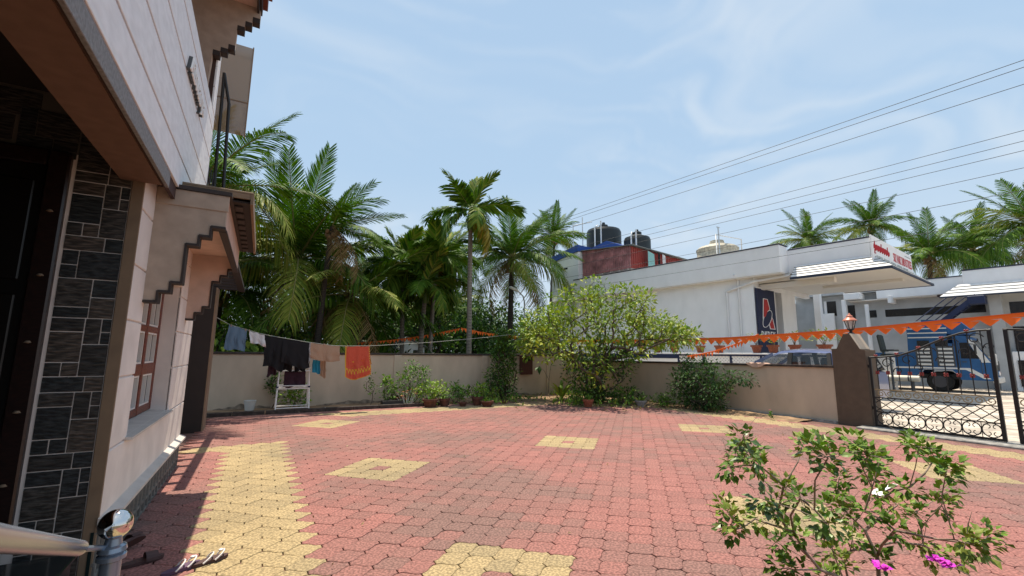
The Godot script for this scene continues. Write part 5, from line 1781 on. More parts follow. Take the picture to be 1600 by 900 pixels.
	# dust sheet folded over the wall in front of the windscreen
	var r := thing("folded_cloth", "small crumpled pale cloth draped over the side wall's coping below the car", "cloth", Vector3(12.34, 1.37, -7.6))
	b = MB.new()
	for i in 8:
		var z0 := -0.28 + i * 0.07
		var k0 := 0.02 * sin(i * 2.1)
		var k1 := 0.02 * sin((i + 1) * 2.1)
		var d0 := 0.10 * sin(PI * i / 8.0)
		var d1 := 0.10 * sin(PI * (i + 1) / 8.0)
		b.quad(Vector3(0.2, 0.02 + k0, z0), Vector3(0.2, 0.02 + k1, z0 + 0.07), Vector3(-0.05, 0.025 + k1, z0 + 0.07), Vector3(-0.05, 0.025 + k0, z0), Vector3.UP)
		b.quad(Vector3(-0.05, 0.025 + k0, z0), Vector3(-0.05, 0.025 + k1, z0 + 0.07), Vector3(-0.06, -d1, z0 + 0.07), Vector3(-0.06, -d0, z0), Vector3.LEFT)
	if not M.has("cloth_peach"): mat("cloth_peach", Color(0.62, 0.40, 0.30), 0.95, "fabric", Vector3.ONE * 6.0, 0.3)
	part("cloth", b, M.cloth_peach, r, true)

func street_things() -> void:
	var l := thing("street_lamp", "slim grey street lamp with a white head among the palms", "street lamp", Vector3(13.3, 0, -22))
	var b := MB.new()
	b.tube([Vector3(0, 0, 0), Vector3(0, 4.6, 0), Vector3(-0.1, 4.95, 0), Vector3(-0.5, 5.25, 0)], [0.06, 0.045, 0.04, 0.035], 8)
	part("pole", b, M.pipe_white, l, true)
	b = MB.new()
	b.box(Vector3(-0.72, 5.33, 0), Vector3(0.62, 0.14, 0.24), 0.06, Basis(Vector3.BACK, -0.35))
	part("head", b, M.rack_white, l, true)
	var s := thing("garden_shed", "small white shed with a grey corrugated roof beyond the back wall", "shed", Vector3(7.4, 0, -24.5))
	b = MB.new()
	b.prism(stepped([[-0.75, -0.1], [0.75, -0.1], [0.75, 1.9], [-0.3, 2.42], [-0.75, 1.8]]), Vector3(0, 0, 0), Vector3.RIGHT, Vector3.UP, -1.6)
	part("wall", b, M.white_paint, s, true)
	b = MB.new()
	b.beam(Vector3(-0.32, 2.47, -0.75), Vector3(0.95, 1.86, -0.75), 1.8, 0.04, Vector3.UP)
	for i in 9: b.beam(Vector3(-0.32, 2.5, 0.1 - i * 0.21), Vector3(0.95, 1.89, 0.1 - i * 0.21), 0.06, 0.04)
	part("roof", b, M.sheet_gray, s, true)
	b = MB.new()
	b.beam(Vector3(-0.34, 2.47, -0.75), Vector3(-0.95, 1.7, -0.75), 1.8, 0.04, Vector3.UP)
	part("roof", b, M.sheet_gray, s, true)
	b = MB.new()
	b.span(Vector3(0.1, 0.6, 0.001), Vector3(0.6, 1.75, 0.02))
	part("door", b, M.black_open, s, true)
	var k := thing("far_house", "pinkish house half hidden by leaves behind the areca palms", "house", Vector3(9.0, 0, -34))
	b = MB.new()
	b.span(Vector3(-3, -0.1, -3), Vector3(3, 3.4, 0))
	part("wall", b, M.pinkhouse, k, true)
	b = MB.new()
	b.prism(stepped([[-3.4, 3.4], [3.4, 3.4], [0, 5.2]]), Vector3(0, 0, 0.3), Vector3.RIGHT, Vector3.UP, -3.6)
	part("roof", b, M.terracotta, k, true)
	for i in 2:
		b = MB.new()
		b.span(Vector3(-2.0 + i * 2.6, 1.0, 0.001), Vector3(-0.8 + i * 2.6, 2.3, 0.03))
		part("window", b, M.black_open, k, true)
	var hs := thing("cream_hut", "low cream hut wall glimpsed under the garden tree beyond the back wall", "hut", Vector3(14.4, 0, -21.5))
	b = MB.new()
	b.span(Vector3(-1.2, -0.1, -2.0), Vector3(1.0, 2.3, 0))
	part("wall", b, M.wall_beige, hs, true)
	b = MB.new()
	b.span(Vector3(-1.4, 2.301, -2.2), Vector3(1.2, 2.42, 0.2))
	part("roof", b, M.sheet_gray, hs, true)

# ---------------------------------------------------------------- washing
# a cloth hung over a line: top edge from a to b, hanging drop on the front and back of it
func hang(a: Vector3, b_: Vector3, drop: float, back: float, seed_: float, flare := 0.0, skew := 0.0, border := false) -> MB:
	var b := MB.new()
	var nx := 44 if border else 14
	var ny := 48 if border else 8
	var f := FastNoiseLite.new()
	f.seed = int(seed_ * 10); f.frequency = 1.0
	for side in 2:
		var dd := drop if side == 0 else back
		if dd <= 0.0: continue
		var g := []
		for i in nx + 1:
			var u := float(i) / nx
			var col := []
			for j in ny + 1:
				var v := float(j) / ny
				var p := a.lerp(b_, u)
				var hang_ := dd * v * (1.0 + 0.07 * sin(u * 5.0 + seed_)) + 0.02 * sin(PI * fposmod(u * 2.0, 1.0))
				var fold := sin(u * 15.0 + seed_ * 3.0 + v * 1.5) * 0.026 * (0.25 + v) + f.get_noise_2d(u * 3.5, v * 1.5) * 0.09 * v
				var out := (0.012 + 0.02 * v + fold) * (1.0 if side == 0 else -1.0)
				p.x += (u - 0.5) * flare * v + skew * v + f.get_noise_2d(v * 2.0, 7.0) * 0.03 * v
				p.y -= hang_
				p.z += out
				col.append(p)
			g.append(col)
		for i in nx:
			for j in ny:
				if border:
					var u := (i + 0.5) / nx
					var v := (j + 0.5) / ny
					var zig := 0.76 + 0.035 * (1.0 if fposmod(u * 9.0, 1.0) < 0.5 else -1.0)
					var edge := u < 0.055 or (u > 0.945 and fposmod(v * 12.0, 1.0) < 0.6) or absf(v - zig) < 0.035 or v > 0.975
					b.col = Color(0.75, 0.42, 0.05) if edge else Color(0.70, 0.115, 0.06)
				b.quad(g[i][j], g[i + 1][j], g[i + 1][j + 1], g[i][j + 1], Vector3(0, 0.1, 1.0 if side == 0 else -1.0))
	return smooth(b)

# averages the normals of corners that share a place
func smooth(b: MB) -> MB:
	var acc := {}
	for i in b.v.size():
		var k := (b.v[i] * 2000.0).round()
		acc[k] = acc.get(k, Vector3.ZERO) + b.n[i]
	for i in b.v.size():
		var n: Vector3 = acc[(b.v[i] * 2000.0).round()]
		if n.length() > 0.01 and n.normalized().dot(b.n[i]) > 0.0: b.n[i] = n.normalized()
	return b

func line_y(x: float) -> float:
	var p := [[-1.02, 2.40], [-0.70, 2.25], [-0.32, 2.135], [0.04, 2.03], [1.07, 1.86], [1.82, 1.765], [2.05, 1.77], [2.75, 1.785], [4.5, 1.92], [6.4, 2.12], [9.0, 2.42]]
	for i in p.size() - 1:
		if x <= p[i + 1][0]: return lerpf(p[i][1], p[i + 1][1], (x - p[i][0]) / (p[i + 1][0] - p[i][0]))
	return 2.4

func washing() -> void:
	var z := -13.0
	var cl := thing("clothesline", "thin washing line strung from the dark house wall across the back of the yard", "clothesline", Vector3(3, 0, z))
	var b := MB.new()
	var pts := []
	for i in 34:
		var x := -1.02 + i * 0.304
		pts.append(Vector3(x, line_y(x), z + (0.0 if x < 6.4 else -(x - 6.4) * 0.5)))
	pts[0].z = -11.5
	b.tube(pts, flat(pts.size(), 0.006), 5)
	part("line", b, M.rope, cl)
	for x: float in [-0.68, -0.36, -0.28, 1.5, 2.1, 2.68, 4.5]:
		b = MB.new()
		b.box(Vector3(x, line_y(x) - 0.01, z + 0.012), Vector3(0.016, 0.07, 0.02), 0.004)
		part("peg", b, M.cloth_tan, cl)
	var put := func(called: String, label: String, cat: String, x0: float, x1: float, drop: float, back: float, m: Material, sd: float, flare := 0.0, skew := 0.0, dz := 0.0) -> Node3D:
		var t := thing(called, label, cat, Vector3((x0 + x1) / 2, line_y((x0 + x1) / 2), z + dz))
		part("cloth", hang(Vector3(x0, line_y(x0), z + dz), Vector3(x1, line_y(x1), z + dz), drop, back, sd, flare, skew, called == "orange_towel"), m, t)
		return t
	put.call("denim_garment", "faded blue denim garment, leftmost on the washing line", "clothing", -0.72, -0.33, 0.56, 0.48, M.denim, 1.0, 0.06, -0.04)
	put.call("white_cloth", "white cloth on the washing line right of the denim garment", "cloth", -0.29, 0.06, 0.30, 0.25, M.cloth_white, 2.3, 0.0, 0.06)
	put.call("black_trousers", "long black garment hanging on the line right of the white cloth", "clothing", 0.07, 0.58, 0.80, 0.50, M.cloth_black, 3.1, -0.05, 0.0)
	put.call("black_shirt", "black garment on the line over the drying rack, left of the tan towel", "clothing", 0.50, 1.16, 0.66, 0.45, M.cloth_black, 4.4, 0.02, 0.0)
	var tw := put.call("tan_towel", "tan brown towel on the washing line above a teal cloth", "towel", 1.16, 1.90, 0.42, 0.40, M.cloth_tan, 5.2, 0.03, 0.0) as Node3D
	part("pale_hem", hang(Vector3(1.13, line_y(1.13), z), Vector3(1.17, line_y(1.17), z), 0.5, 0.4, 0.4), M.cloth_white, tw)
	put.call("orange_towel", "orange red towel with a yellow patterned border, rightmost on the washing line", "towel", 2.05, 2.70, 0.86, 0.55, orange_towel_mat(), 6.0, 0.06, 0.05)
	# lower things on the drying rack
	var r := thing("drying_rack", "white folding clothes rack standing by the back wall under the black washing", "drying rack", Vector3(0.86, 0.10, -13.55))
	var ox := 0.86
	for s: float in [-1.0, 1.0]:
		for q: float in [-1.0, 1.0]:
			b = MB.new()
			b.tube([Vector3(ox + s * 0.40, 0.10, -13.55 + q * 0.28), Vector3(ox + s * 0.36, 1.16, -13.55 + q * 0.05)], [0.015, 0.015], 8)
			part("leg", b, M.rack_white, r)
		b = MB.new()
		b.box(Vector3(ox + s * 0.385, 0.66, -13.55), Vector3(0.05, 0.06, 0.36), 0.015)
		part("joint", b, M.navy, r)
	for yy: Array in [[0.13, 0.28], [0.62, 0.20], [0.70, 0.20], [1.08, 0.10], [1.16, 0.06]]:
		for q: float in [-1.0, 1.0]:
			b = MB.new()
			b.tube([Vector3(ox - 0.39, yy[0], -13.55 + q * yy[1]), Vector3(ox + 0.39, yy[0], -13.55 + q * yy[1])], [0.012, 0.012], 7)
			part("rail", b, M.rack_white, r)
	for k in 4:
		b = MB.new()
		b.tube([Vector3(ox - 0.39, 0.66, -13.67 + k * 0.08), Vector3(ox + 0.39, 0.66, -13.67 + k * 0.08)], [0.006, 0.006], 5)
		part("wire", b, M.rack_white, r)
	var lay := func(called: String, label: String, cat: String, a: Vector3, e: Vector3, drop: float, back: float, m: Material, sd: float) -> void:
		var t := thing(called, label, cat, (a + e) / 2)
		part("cloth", hang(a, e, drop, back, sd, 0.03, 0.0), m, t)
	lay.call("plum_cloth", "dark plum cloth hanging in the middle of the drying rack", "cloth", Vector3(0.62, 1.09, -13.43), Vector3(1.13, 1.08, -13.43), 0.40, 0.3, M.cloth_plum, 7.0)
	lay.call("black_leggings", "narrow black garment hanging left of the drying rack", "clothing", Vector3(0.22, 1.56, -13.2), Vector3(0.40, 1.54, -13.2), 0.56, 0.3, M.cloth_plum, 7.7)
	lay.call("black_sleeve", "black garment with open legs on the drying rack's left half", "clothing", Vector3(0.50, 1.60, -13.3), Vector3(0.76, 1.56, -13.3), 0.48, 0.3, M.cloth_black, 8.3)
	lay.call("black_vest", "small black garment on the drying rack's right half", "clothing", Vector3(0.86, 1.46, -13.38), Vector3(1.10, 1.5, -13.38), 0.40, 0.3, M.cloth_black, 8.9)
	lay.call("white_shirt", "white shirt showing between the black clothes on the rack", "clothing", Vector3(0.70, 1.50, -13.46), Vector3(1.05, 1.62, -13.42), 0.33, 0.2, M.cloth_white, 9.3)
	lay.call("teal_cloth", "bright teal cloth hanging below the tan towel", "cloth", Vector3(1.27, 1.40, -13.2), Vector3(1.45, 1.40, -13.2), 0.36, 0.3, M.cloth_teal, 9.9)
	lay.call("beige_cloth", "narrow beige cloth right of the teal one", "cloth", Vector3(1.46, 1.40, -13.22), Vector3(1.60, 1.38, -13.22), 0.45, 0.3, M.cloth_tan, 10.4)
	var bk := thing("bucket", "pale plastic bucket on the ground by the back wall, left of the rack", "bucket", Vector3(-0.13, 0.0, -14.35))
	b = MB.new()
	b.lathe([Vector2(0, 0.0), Vector2(0.11, 0.0), Vector2(0.14, 0.24), Vector2(0.152, 0.245), Vector2(0.152, 0.265), Vector2(0.135, 0.265), Vector2(0.11, 0.03), Vector2(0, 0.03)], Vector3.ZERO, 18)
	part("pail", b, M.bucket, bk, true)
	b = MB.new()
	b.tube([Vector3(-0.15, 0.24, 0), Vector3(-0.11, 0.14, 0.13), Vector3(0, 0.10, 0.16), Vector3(0.11, 0.14, 0.13), Vector3(0.15, 0.24, 0)], flat(5, 0.004), 5)
	part("handle", b, M.truck_silver, bk, true)
	var mb := thing("mailbox", "dark red brown letter box fixed to the back wall beside the white flowered shrub", "mailbox", Vector3(8.97, 0.8, -14.70))
	b = MB.new()
	b.box(Vector3(0, 0.36, 0), Vector3(0.50, 0.70, 0.18), 0.01)
	part("case", b, M.mailbox, mb, true)
	b = MB.new()
	b.box(Vector3(0, 0.72, 0.01), Vector3(0.56, 0.035, 0.24), 0.008)
	part("lid", b, M.mailbox, mb, true)
	b = MB.new()
	b.span(Vector3(-0.12, 0.54, 0.091), Vector3(0.14, 0.63, 0.10))
	part("slot", b, M.black_open, mb, true)

func orange_towel_mat() -> StandardMaterial3D:
	var m := mat("towel_orange", Color.WHITE, 0.95, "fabric", Vector3.ONE * 6.0, 0.4)
	m.vertex_color_use_as_albedo = true
	return m

# ---------------------------------------------------------------- plants
var leaf_unit: ArrayMesh

func leaf_mesh() -> ArrayMesh:
	if leaf_unit == null:
		var b := MB.new()
		# one leaf of length 1 along +z, folded a little along its midrib
		blade(b, Vector3.ZERO, Vector3.BACK, 1.0, 0.5, Color.WHITE)
		leaf_unit = b.mesh()
	return leaf_unit

# joins points to a branching skeleton that grows from base; returns the tips with their directions
func grow(parent: Node, called: String, base: Vector3, pts: Array, tip_r: float, m: Material, crook := 0.12, power := 0.45, sides := 5) -> Array:
	pts = pts.duplicate()
	pts.sort_custom(func(a, c): return a.distance_squared_to(base) < c.distance_squared_to(base))
	var pos := [base]
	var par := [-1]
	var wt := [0.0]
	var tips := []
	for p: Vector3 in pts:
		var best := 0
		var cost := 1e9
		var outw := (p - base).normalized()
		for i in pos.size():
			var dv: Vector3 = p - pos[i]
			var d := dv.length()
			if d < 1e-4: continue
			var k := d * (1.0 + 0.9 * (1.0 - dv.dot(outw) / d))
			if k < cost:
				cost = k; best = i
		var q: Vector3 = pos[best]
		var d2 := p.distance_to(q)
		var mid := q.lerp(p, 0.5) + Vector3(rr(-1, 1), rr(-0.3, 1), rr(-1, 1)) * d2 * crook
		pos.append(mid); par.append(best); wt.append(0.0)
		pos.append(p); par.append(pos.size() - 2); wt.append(0.0)
		var i2 := pos.size() - 1
		while i2 >= 0:
			wt[i2] += 1.0
			i2 = par[i2]
		tips.append([p, (p - mid).normalized()])
	var b := MB.new()
	for i in range(1, pos.size()):
		var r0 := tip_r * pow(wt[par[i]], power)
		var r1 := tip_r * pow(wt[i], power)
		if par[i] != 0: r0 = minf(r0, r1 * 1.25)
		else: r0 = r1 * 1.3
		b.tube([pos[par[i]], pos[i]], [r0, r1], sides, true)
	part(called, b, m, parent)
	return tips

func leaf_cloud(parent: Node3D, called: String, tips: Array, per: int, spread: float, size: float, cols: Array, m: Material, droop := 0.2, single := 0, wide := 1.0) -> void:
	var xf := []
	var cl := []
	var o := base_of(parent)
	for t: Array in tips:
		var hue: Color = cols[rng.randi() % cols.size()]
		for k in per:
			var off := Vector3(rr(-1, 1), rr(-1, 1), rr(-1, 1))
			var p: Vector3 = t[0] + off * spread
			var d: Vector3 = (off + t[1] * 0.5 + Vector3(rr(-0.5, 0.5), rr(-0.4, 0.6) - droop, rr(-0.5, 0.5))).normalized()
			if absf(d.y) > 0.97: d = (d + Vector3(0.4, 0, 0)).normalized()
			var s := size * rr(0.65, 1.25)
			var up := (Vector3.UP + Vector3(rr(-0.6, 0.6), 0, rr(-0.6, 0.6))).normalized()
			var x := up.cross(d).normalized()
			var basis := Basis(x, d.cross(x), d).scaled_local(Vector3(s * wide, s, s))
			xf.append(Transform3D(basis, p - o))
			var c := hue.lerp(cols[rng.randi() % cols.size()], rr(0, 0.7)) * rr(0.8, 1.25)
			c.a = 1.0
			cl.append(c)
	if single > 0:
		# the leaves nearest to the camera are pieces of their own
		var order := range(xf.size())
		var eye := Vector3(0, 1.6, 0) - o
		order.sort_custom(func(a, c): return xf[a].origin.distance_squared_to(eye) < xf[c].origin.distance_squared_to(eye))
		var rest := []
		var restc := []
		for n in order.size():
			var i: int = order[n]
			if n < single: inst("leaf", leaf_mesh(), leaf_tone(cl[i]), parent, xf[i])
			else:
				rest.append(xf[i]); restc.append(cl[i])
		copies(called, leaf_mesh(), m, rest, restc, parent)
	else:
		copies(called, leaf_mesh(), m, xf, cl, parent)

func leaf_tone(c: Color) -> StandardMaterial3D:
	var k := "leaf_tone_%d_%d" % [int(c.r * 25.0), int(c.g * 20.0)]
	if not M.has(k): leaf_mat(k, Color((int(c.r * 25.0) + 0.5) / 25.0, (int(c.g * 20.0) + 0.5) / 20.0, 0.03), 0.4, 0.5)
	return M[k]

func blob(c: Vector3, r: Vector3, n: int, shell := 0.5) -> Array:
	var o := []
	while o.size() < n:
		var d := Vector3(rr(-1, 1), rr(-1, 1), rr(-1, 1))
		if d.length() > 1.0 or d.length() < shell * rr(0, 1): continue
		o.append(c + d * r)
	return o

const LEMONS := [Color(0.30, 0.38, 0.045), Color(0.22, 0.33, 0.04), Color(0.38, 0.40, 0.06), Color(0.13, 0.22, 0.03)]
const RIGHTWARD := Vector3(0.870, 0, 0.492)
const AHEAD := Vector3(0.492, 0, -0.870)

func garden_plants() -> void:
	# the spreading yellow green tree in the corner
	var base := Vector3(9.95, 0.0, -11.9)
	var t := thing("garden_tree", "spreading yellow green garden tree with many stems in the yard's far corner", "tree", base)
	var pts := []
	while pts.size() < 400:
		var u := rr(-2.45, 3.15)
		var w := rr(-1.7, 1.7)
		var topy := 4.15 - 0.16 * u * u - 0.25 * w * w
		if u < -1.5: topy = 2.95 + 0.3 * sin(u * 3.0) - 0.2 * w * w
		if u > 2.0: topy = 3.3 - (u - 2.0) * 0.75 - 0.2 * w * w
		var low := 0.75 + 0.55 * absf(u)
		if u < -1.3: low = 1.55
		if u > 1.5: low = 1.75 + (u - 1.5) * 0.1
		if topy < low + 0.1: continue
		var y := lerpf(low, topy, pow(rr(0, 1), 0.75))
		if sin(u * 2.3 + w * 1.7) * sin(y * 2.9 + u) > 0.42: continue
		pts.append(base + RIGHTWARD * u + AHEAD * w + Vector3(0, y, 0))
	var tips := grow(t, "trunk", base, pts, 0.0085, M.bark, 0.14, 0.44)
	leaf_cloud(t, "crown", tips, 18, 0.20, 0.165, LEMONS, M.leaf, 0.15)
	# darker inner growth low on the stems
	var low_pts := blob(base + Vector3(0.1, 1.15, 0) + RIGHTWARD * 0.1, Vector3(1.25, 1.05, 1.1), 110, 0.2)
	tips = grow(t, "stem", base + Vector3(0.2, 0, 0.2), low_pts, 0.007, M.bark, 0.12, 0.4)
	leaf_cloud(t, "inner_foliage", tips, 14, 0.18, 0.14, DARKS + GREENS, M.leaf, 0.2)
	for k in 6:
		var b := MB.new()
		var a := k * 1.1
		b.tube([base + Vector3(cos(a) * 0.15, 0, sin(a) * 0.15), base + Vector3(cos(a) * 0.3, 0.9, sin(a) * 0.3), base + Vector3(cos(a) * 0.55, 1.9, sin(a) * 0.5)], [0.05, 0.04, 0.025], 7)
		part("stem", b, M.bark, t)
	# low dark bush on the side wall
	base = Vector3(11.75, 0.0, -8.95)
	t = thing("dark_bush", "dense dark green bush against the right side wall", "bush", base)
	pts = blob(base + Vector3(-0.15, 0.75, 0.0), Vector3(0.75, 0.80, 0.88), 140, 0.7)
	pts = pts.filter(func(p): return p.y > 0.12 and p.x < 12.25)
	for k in 9: pts.append(base + Vector3(0.1, 1.0 - k * 0.01, 0.9 + k * 0.07))
	tips = grow(t, "stem", base, pts, 0.006, M.bark_dark, 0.12, 0.4)
	leaf_cloud(t, "foliage", tips, 22, 0.17, 0.105, DARKS, M.leaf, 0.3)
	# white flowered shrub by the letter box
	base = Vector3(7.5, 0.0, -13.9)
	t = thing("flowering_shrub", "tall open shrub with small white flowers left of the letter box", "shrub", base)
	pts = []
	for k in 190:
		var y := rr(0.25, 2.35)
		var r := 0.28 + 0.22 * sin(y * 2.2) + (0.35 * (1.0 - y) if y < 1.0 else 0.16 * (y - 1.0))
		var a := rr(0, TAU)
		pts.append(base + Vector3(cos(a) * r * rr(0.2, 1.2), y, sin(a) * r * rr(0.2, 1.0)))
	tips = grow(t, "stem", base, pts, 0.0065, M.bark, 0.12, 0.42)
	leaf_cloud(t, "foliage", tips, 14, 0.13, 0.12, GREENS + DARKS, M.leaf, 0.2)
	var b := MB.new()
	for k in 26:
		var p: Vector3 = tips[(k * 5) % tips.size()][0] + Vector3(rr(-0.1, 0.1), rr(0, 0.1), rr(0.02, 0.14))
		for q in 5:
			var a := TAU * q / 5
			blade(b, p, Vector3(cos(a), 0.3, sin(a)).normalized(), 0.035, 0.025, Color(0.8, 0.8, 0.76))
	part("flower", b, M.leaf, t)
	# young plant with strap leaves
	for q: Array in [[Vector3(9.2, 0.02, -12.7), 1.0, 15, "yellow green strap leaved plant left of the garden tree's stems", LIMES], [Vector3(10.45, 0.03, -10.25), 0.45, 12, "small bright green tufted plant in front of the garden tree's right side", LIMES]]:
		var s := thing("strap_plant", q[3], "plant", q[0])
		b = MB.new()
		for k in q[2]:
			var a: float = TAU * k / float(q[2]) + rr(-0.2, 0.2)
			var L: float = q[1] * rr(0.7, 1.1)
			var d := Vector3(cos(a), 0, sin(a))
			var c: Color = q[4][rng.randi() % 4]
			var p0 := Vector3.ZERO
			for seg in 5:
				var t0 := seg / 5.0
				var t1 := (seg + 1) / 5.0
				var f0 := d * L * 0.6 * t0 + Vector3.UP * L * (1.25 * t0 - 0.65 * t0 * t0)
				var f1 := d * L * 0.6 * t1 + Vector3.UP * L * (1.25 * t1 - 0.65 * t1 * t1)
				var sd := d.cross(Vector3.UP) * 0.055 * L
				var w0 := sin(PI * (0.12 + 0.88 * t0))
				var w1 := sin(PI * (0.12 + 0.88 * t1)) if seg < 4 else 0.0
				b.col = c
				b.quad(f0 - sd * w0, f0 + sd * w0, f1 + sd * w1, f1 - sd * w1, Vector3.UP + d * 0.3)
			p0 = p0
		part("leaves", smooth(b), M.leaf, s, true)
	# thin plant with one big leaf near the wall
	t = thing("thin_sapling", "thin pale sapling with few broad leaves at the wall right of the letter box", "sapling", Vector3(9.75, 0, -14.35))
	b = MB.new()
	b.tube([Vector3.ZERO, Vector3(0.05, 0.6, 0), Vector3(0.1, 1.15, 0.05)], [0.02, 0.015, 0.008], 6)
	b.tube([Vector3(0.05, 0.6, 0), Vector3(-0.2, 0.95, 0.05), Vector3(-0.45, 1.15, 0.08)], [0.012, 0.009, 0.005], 5)
	part("stem", b, M.bark_pale, t, true)
	b = MB.new()
	for q: Array in [[Vector3(-0.45, 1.15, 0.08), Vector3(-0.25, -0.9, 0.4), 0.36], [Vector3(-0.5, 1.1, 0.08), Vector3(-0.9, -0.5, 0.3), 0.24], [Vector3(0.1, 1.15, 0.05), Vector3(0.7, 0.1, 0.5), 0.26], [Vector3(0.08, 1.0, 0.05), Vector3(-0.6, 0.2, 0.6), 0.22], [Vector3(0.1, 1.15, 0.05), Vector3(0.2, 0.6, 0.6), 0.22]]:
		blade(b, q[0], q[1].normalized(), q[2], q[2] * 0.5, DARKS[1])
	part("leaves", b, M.leaf, t, true)

func bed_things() -> void:
	# shrubs and pots along the back bed
	var rows := [
		["bed_shrub", "bushy light green plant by the second pilaster of the back wall", Vector3(4.35, 0.0, -14.0), Vector3(0.5, 0.62, 0.4), 0.72, 60, 9, 0.12, GREENS],
		["bed_shrub", "low yellow green plant behind the cracked terracotta pots", Vector3(4.85, 0.0, -13.5), Vector3(0.5, 0.32, 0.4), 0.42, 46, 10, 0.11, LIMES],
		["bed_shrub", "small leafy plant at the left end of the plant bed, beside a black trough", Vector3(3.55, 0.0, -13.9), Vector3(0.28, 0.42, 0.25), 0.52, 34, 8, 0.12, GREENS],
		["bed_shrub", "loose wiry plant with a dry flower head left of the black trough", Vector3(3.0, 0.0, -13.9), Vector3(0.15, 0.38, 0.15), 0.55, 14, 6, 0.09, GREENS],
		["bed_shrub", "sprawling weeds in the bed left of the white flowered shrub", Vector3(6.3, 0.0, -13.4), Vector3(0.75, 0.26, 0.45), 0.32, 60, 9, 0.11, LIMES + GREENS],
		["bed_shrub", "low plant between the pots and the sprawling weeds", Vector3(5.6, 0.0, -13.6), Vector3(0.45, 0.28, 0.35), 0.34, 34, 9, 0.11, GREENS],
		["bed_shrub", "small bush growing behind the drying rack's feet", Vector3(0.95, 0.0, -14.3), Vector3(0.42, 0.26, 0.25), 0.38, 34, 9, 0.12, GREENS + LIMES],
		["bed_shrub", "thin climbing plant on the first pilaster, left of the drying rack", Vector3(0.42, 0.0, -14.6), Vector3(0.22, 0.5, 0.12), 0.65, 26, 6, 0.11, DARKS + GREENS],
		["bed_shrub", "low green growth at the foot of the garden tree, left side", Vector3(9.3, 0.0, -11.5), Vector3(0.8, 0.28, 0.55), 0.3, 70, 10, 0.12, DARKS + GREENS],
		["bed_shrub", "low green growth between the garden tree and the small clay pot", Vector3(10.4, 0.0, -10.9), Vector3(0.7, 0.26, 0.5), 0.28, 60, 10, 0.12, DARKS + GREENS],
		["bed_shrub", "small weedy plant beside the dark bush", Vector3(11.0, 0.0, -9.8), Vector3(0.4, 0.2, 0.3), 0.22, 30, 9, 0.1, GREENS]]
	for q: Array in rows:
		var t := thing(q[0], q[1], "plant", q[2])
		var c: Vector3 = q[2]
		var pts := blob(c + Vector3(0, q[4], 0), q[3], q[5], 0.4).filter(func(p): return p.y > 0.05)
		var tips := grow(t, "stem", c, pts, 0.004, M.bark, 0.12, 0.4, 4)
		leaf_cloud(t, "foliage", tips, q[6], 0.09, q[7], q[8], M.leaf, 0.1)
	# orange flowers
	var fl := thing("flower_clump", "clump of small orange pink flowers in the bed left of the clay pots", "flowers", Vector3(4.0, 0, -13.55))
	var b := MB.new()
	var g := MB.new()
	for k in 26:
		var p := Vector3(rr(-0.32, 0.32), rr(0.2, 0.5), rr(-0.15, 0.2))
		g.tube([Vector3(p.x * 0.3, 0, p.z * 0.3), p], [0.005, 0.004], 4, false)
		for q in 6:
			var a := TAU * q / 6
			blade(b, p, Vector3(cos(a), 0.25, sin(a)).normalized(), 0.055, 0.045, Color(0.75, 0.28, 0.13) if k % 3 else Color(0.8, 0.45, 0.3))
	for k in 50: blade(g, Vector3(rr(-0.35, 0.35), rr(0.03, 0.35), rr(-0.2, 0.2)), Vector3(rr(-1, 1), rr(0, 1), rr(-1, 1)).normalized(), 0.1, 0.05, GREENS[k % 4])
	part("stems", g, M.leaf, fl, true)
	part("petals", b, M.leaf, fl, true)
	# pots at the edge of the bed
	var pots := [["round dark clay pot at the end of the bed kerb", Vector3(4.55, 0, -12.95), 0.22, 0.24, M.terracotta_old], ["patterned clay pot just right of the round dark one", Vector3(5.0, 0, -12.95), 0.16, 0.24, M.terracotta_old], ["tiny clay pot, third from the left at the bed's edge", Vector3(5.5, 0, -12.7), 0.12, 0.13, M.terracotta_old], ["taller clay pot standing behind the broken ones", Vector3(6.0, 0, -12.75), 0.17, 0.27, M.terracotta_old], ["low broad clay pot at the front of the pot group", Vector3(6.15, 0, -12.35), 0.19, 0.17, M.terracotta_old], ["half buried clay pot at the right end of the group", Vector3(7.0, 0, -12.85), 0.10, 0.08, M.terracotta_old], ["small light terracotta pot in front of the garden tree", Vector3(8.85, 0.02, -10.85), 0.16, 0.22, M.terracotta], ["pale stone pot holding the bright tufted plant", Vector3(10.45, 0.0, -10.25), 0.17, 0.2, M.threshold]]
	for q: Array in pots:
		var p := thing("clay_pot", q[0], "flower pot", q[1])
		b = MB.new()
		var r: float = q[2]
		var h: float = q[3]
		b.lathe([Vector2(0, 0), Vector2(r * 0.68, 0), Vector2(r * 0.95, h * 0.72), Vector2(r * 1.08, h * 0.74), Vector2(r * 1.08, h), Vector2(r * 0.9, h), Vector2(r * 0.86, h * 0.85), Vector2(0, h * 0.82)], Vector3.ZERO, 18)
		part("pot", b, q[4], p, true)
		if q[2] > 0.15:
			b = MB.new()
			for k in 12: blade(b, Vector3(rr(-0.08, 0.08), h * 0.85, rr(-0.08, 0.08)), Vector3(rr(-1, 1), rr(0.4, 1.4), rr(-1, 1)).normalized(), rr(0.1, 0.2), 0.05, GREENS[k % 4])
			part("foliage", b, M.leaf, p, true)
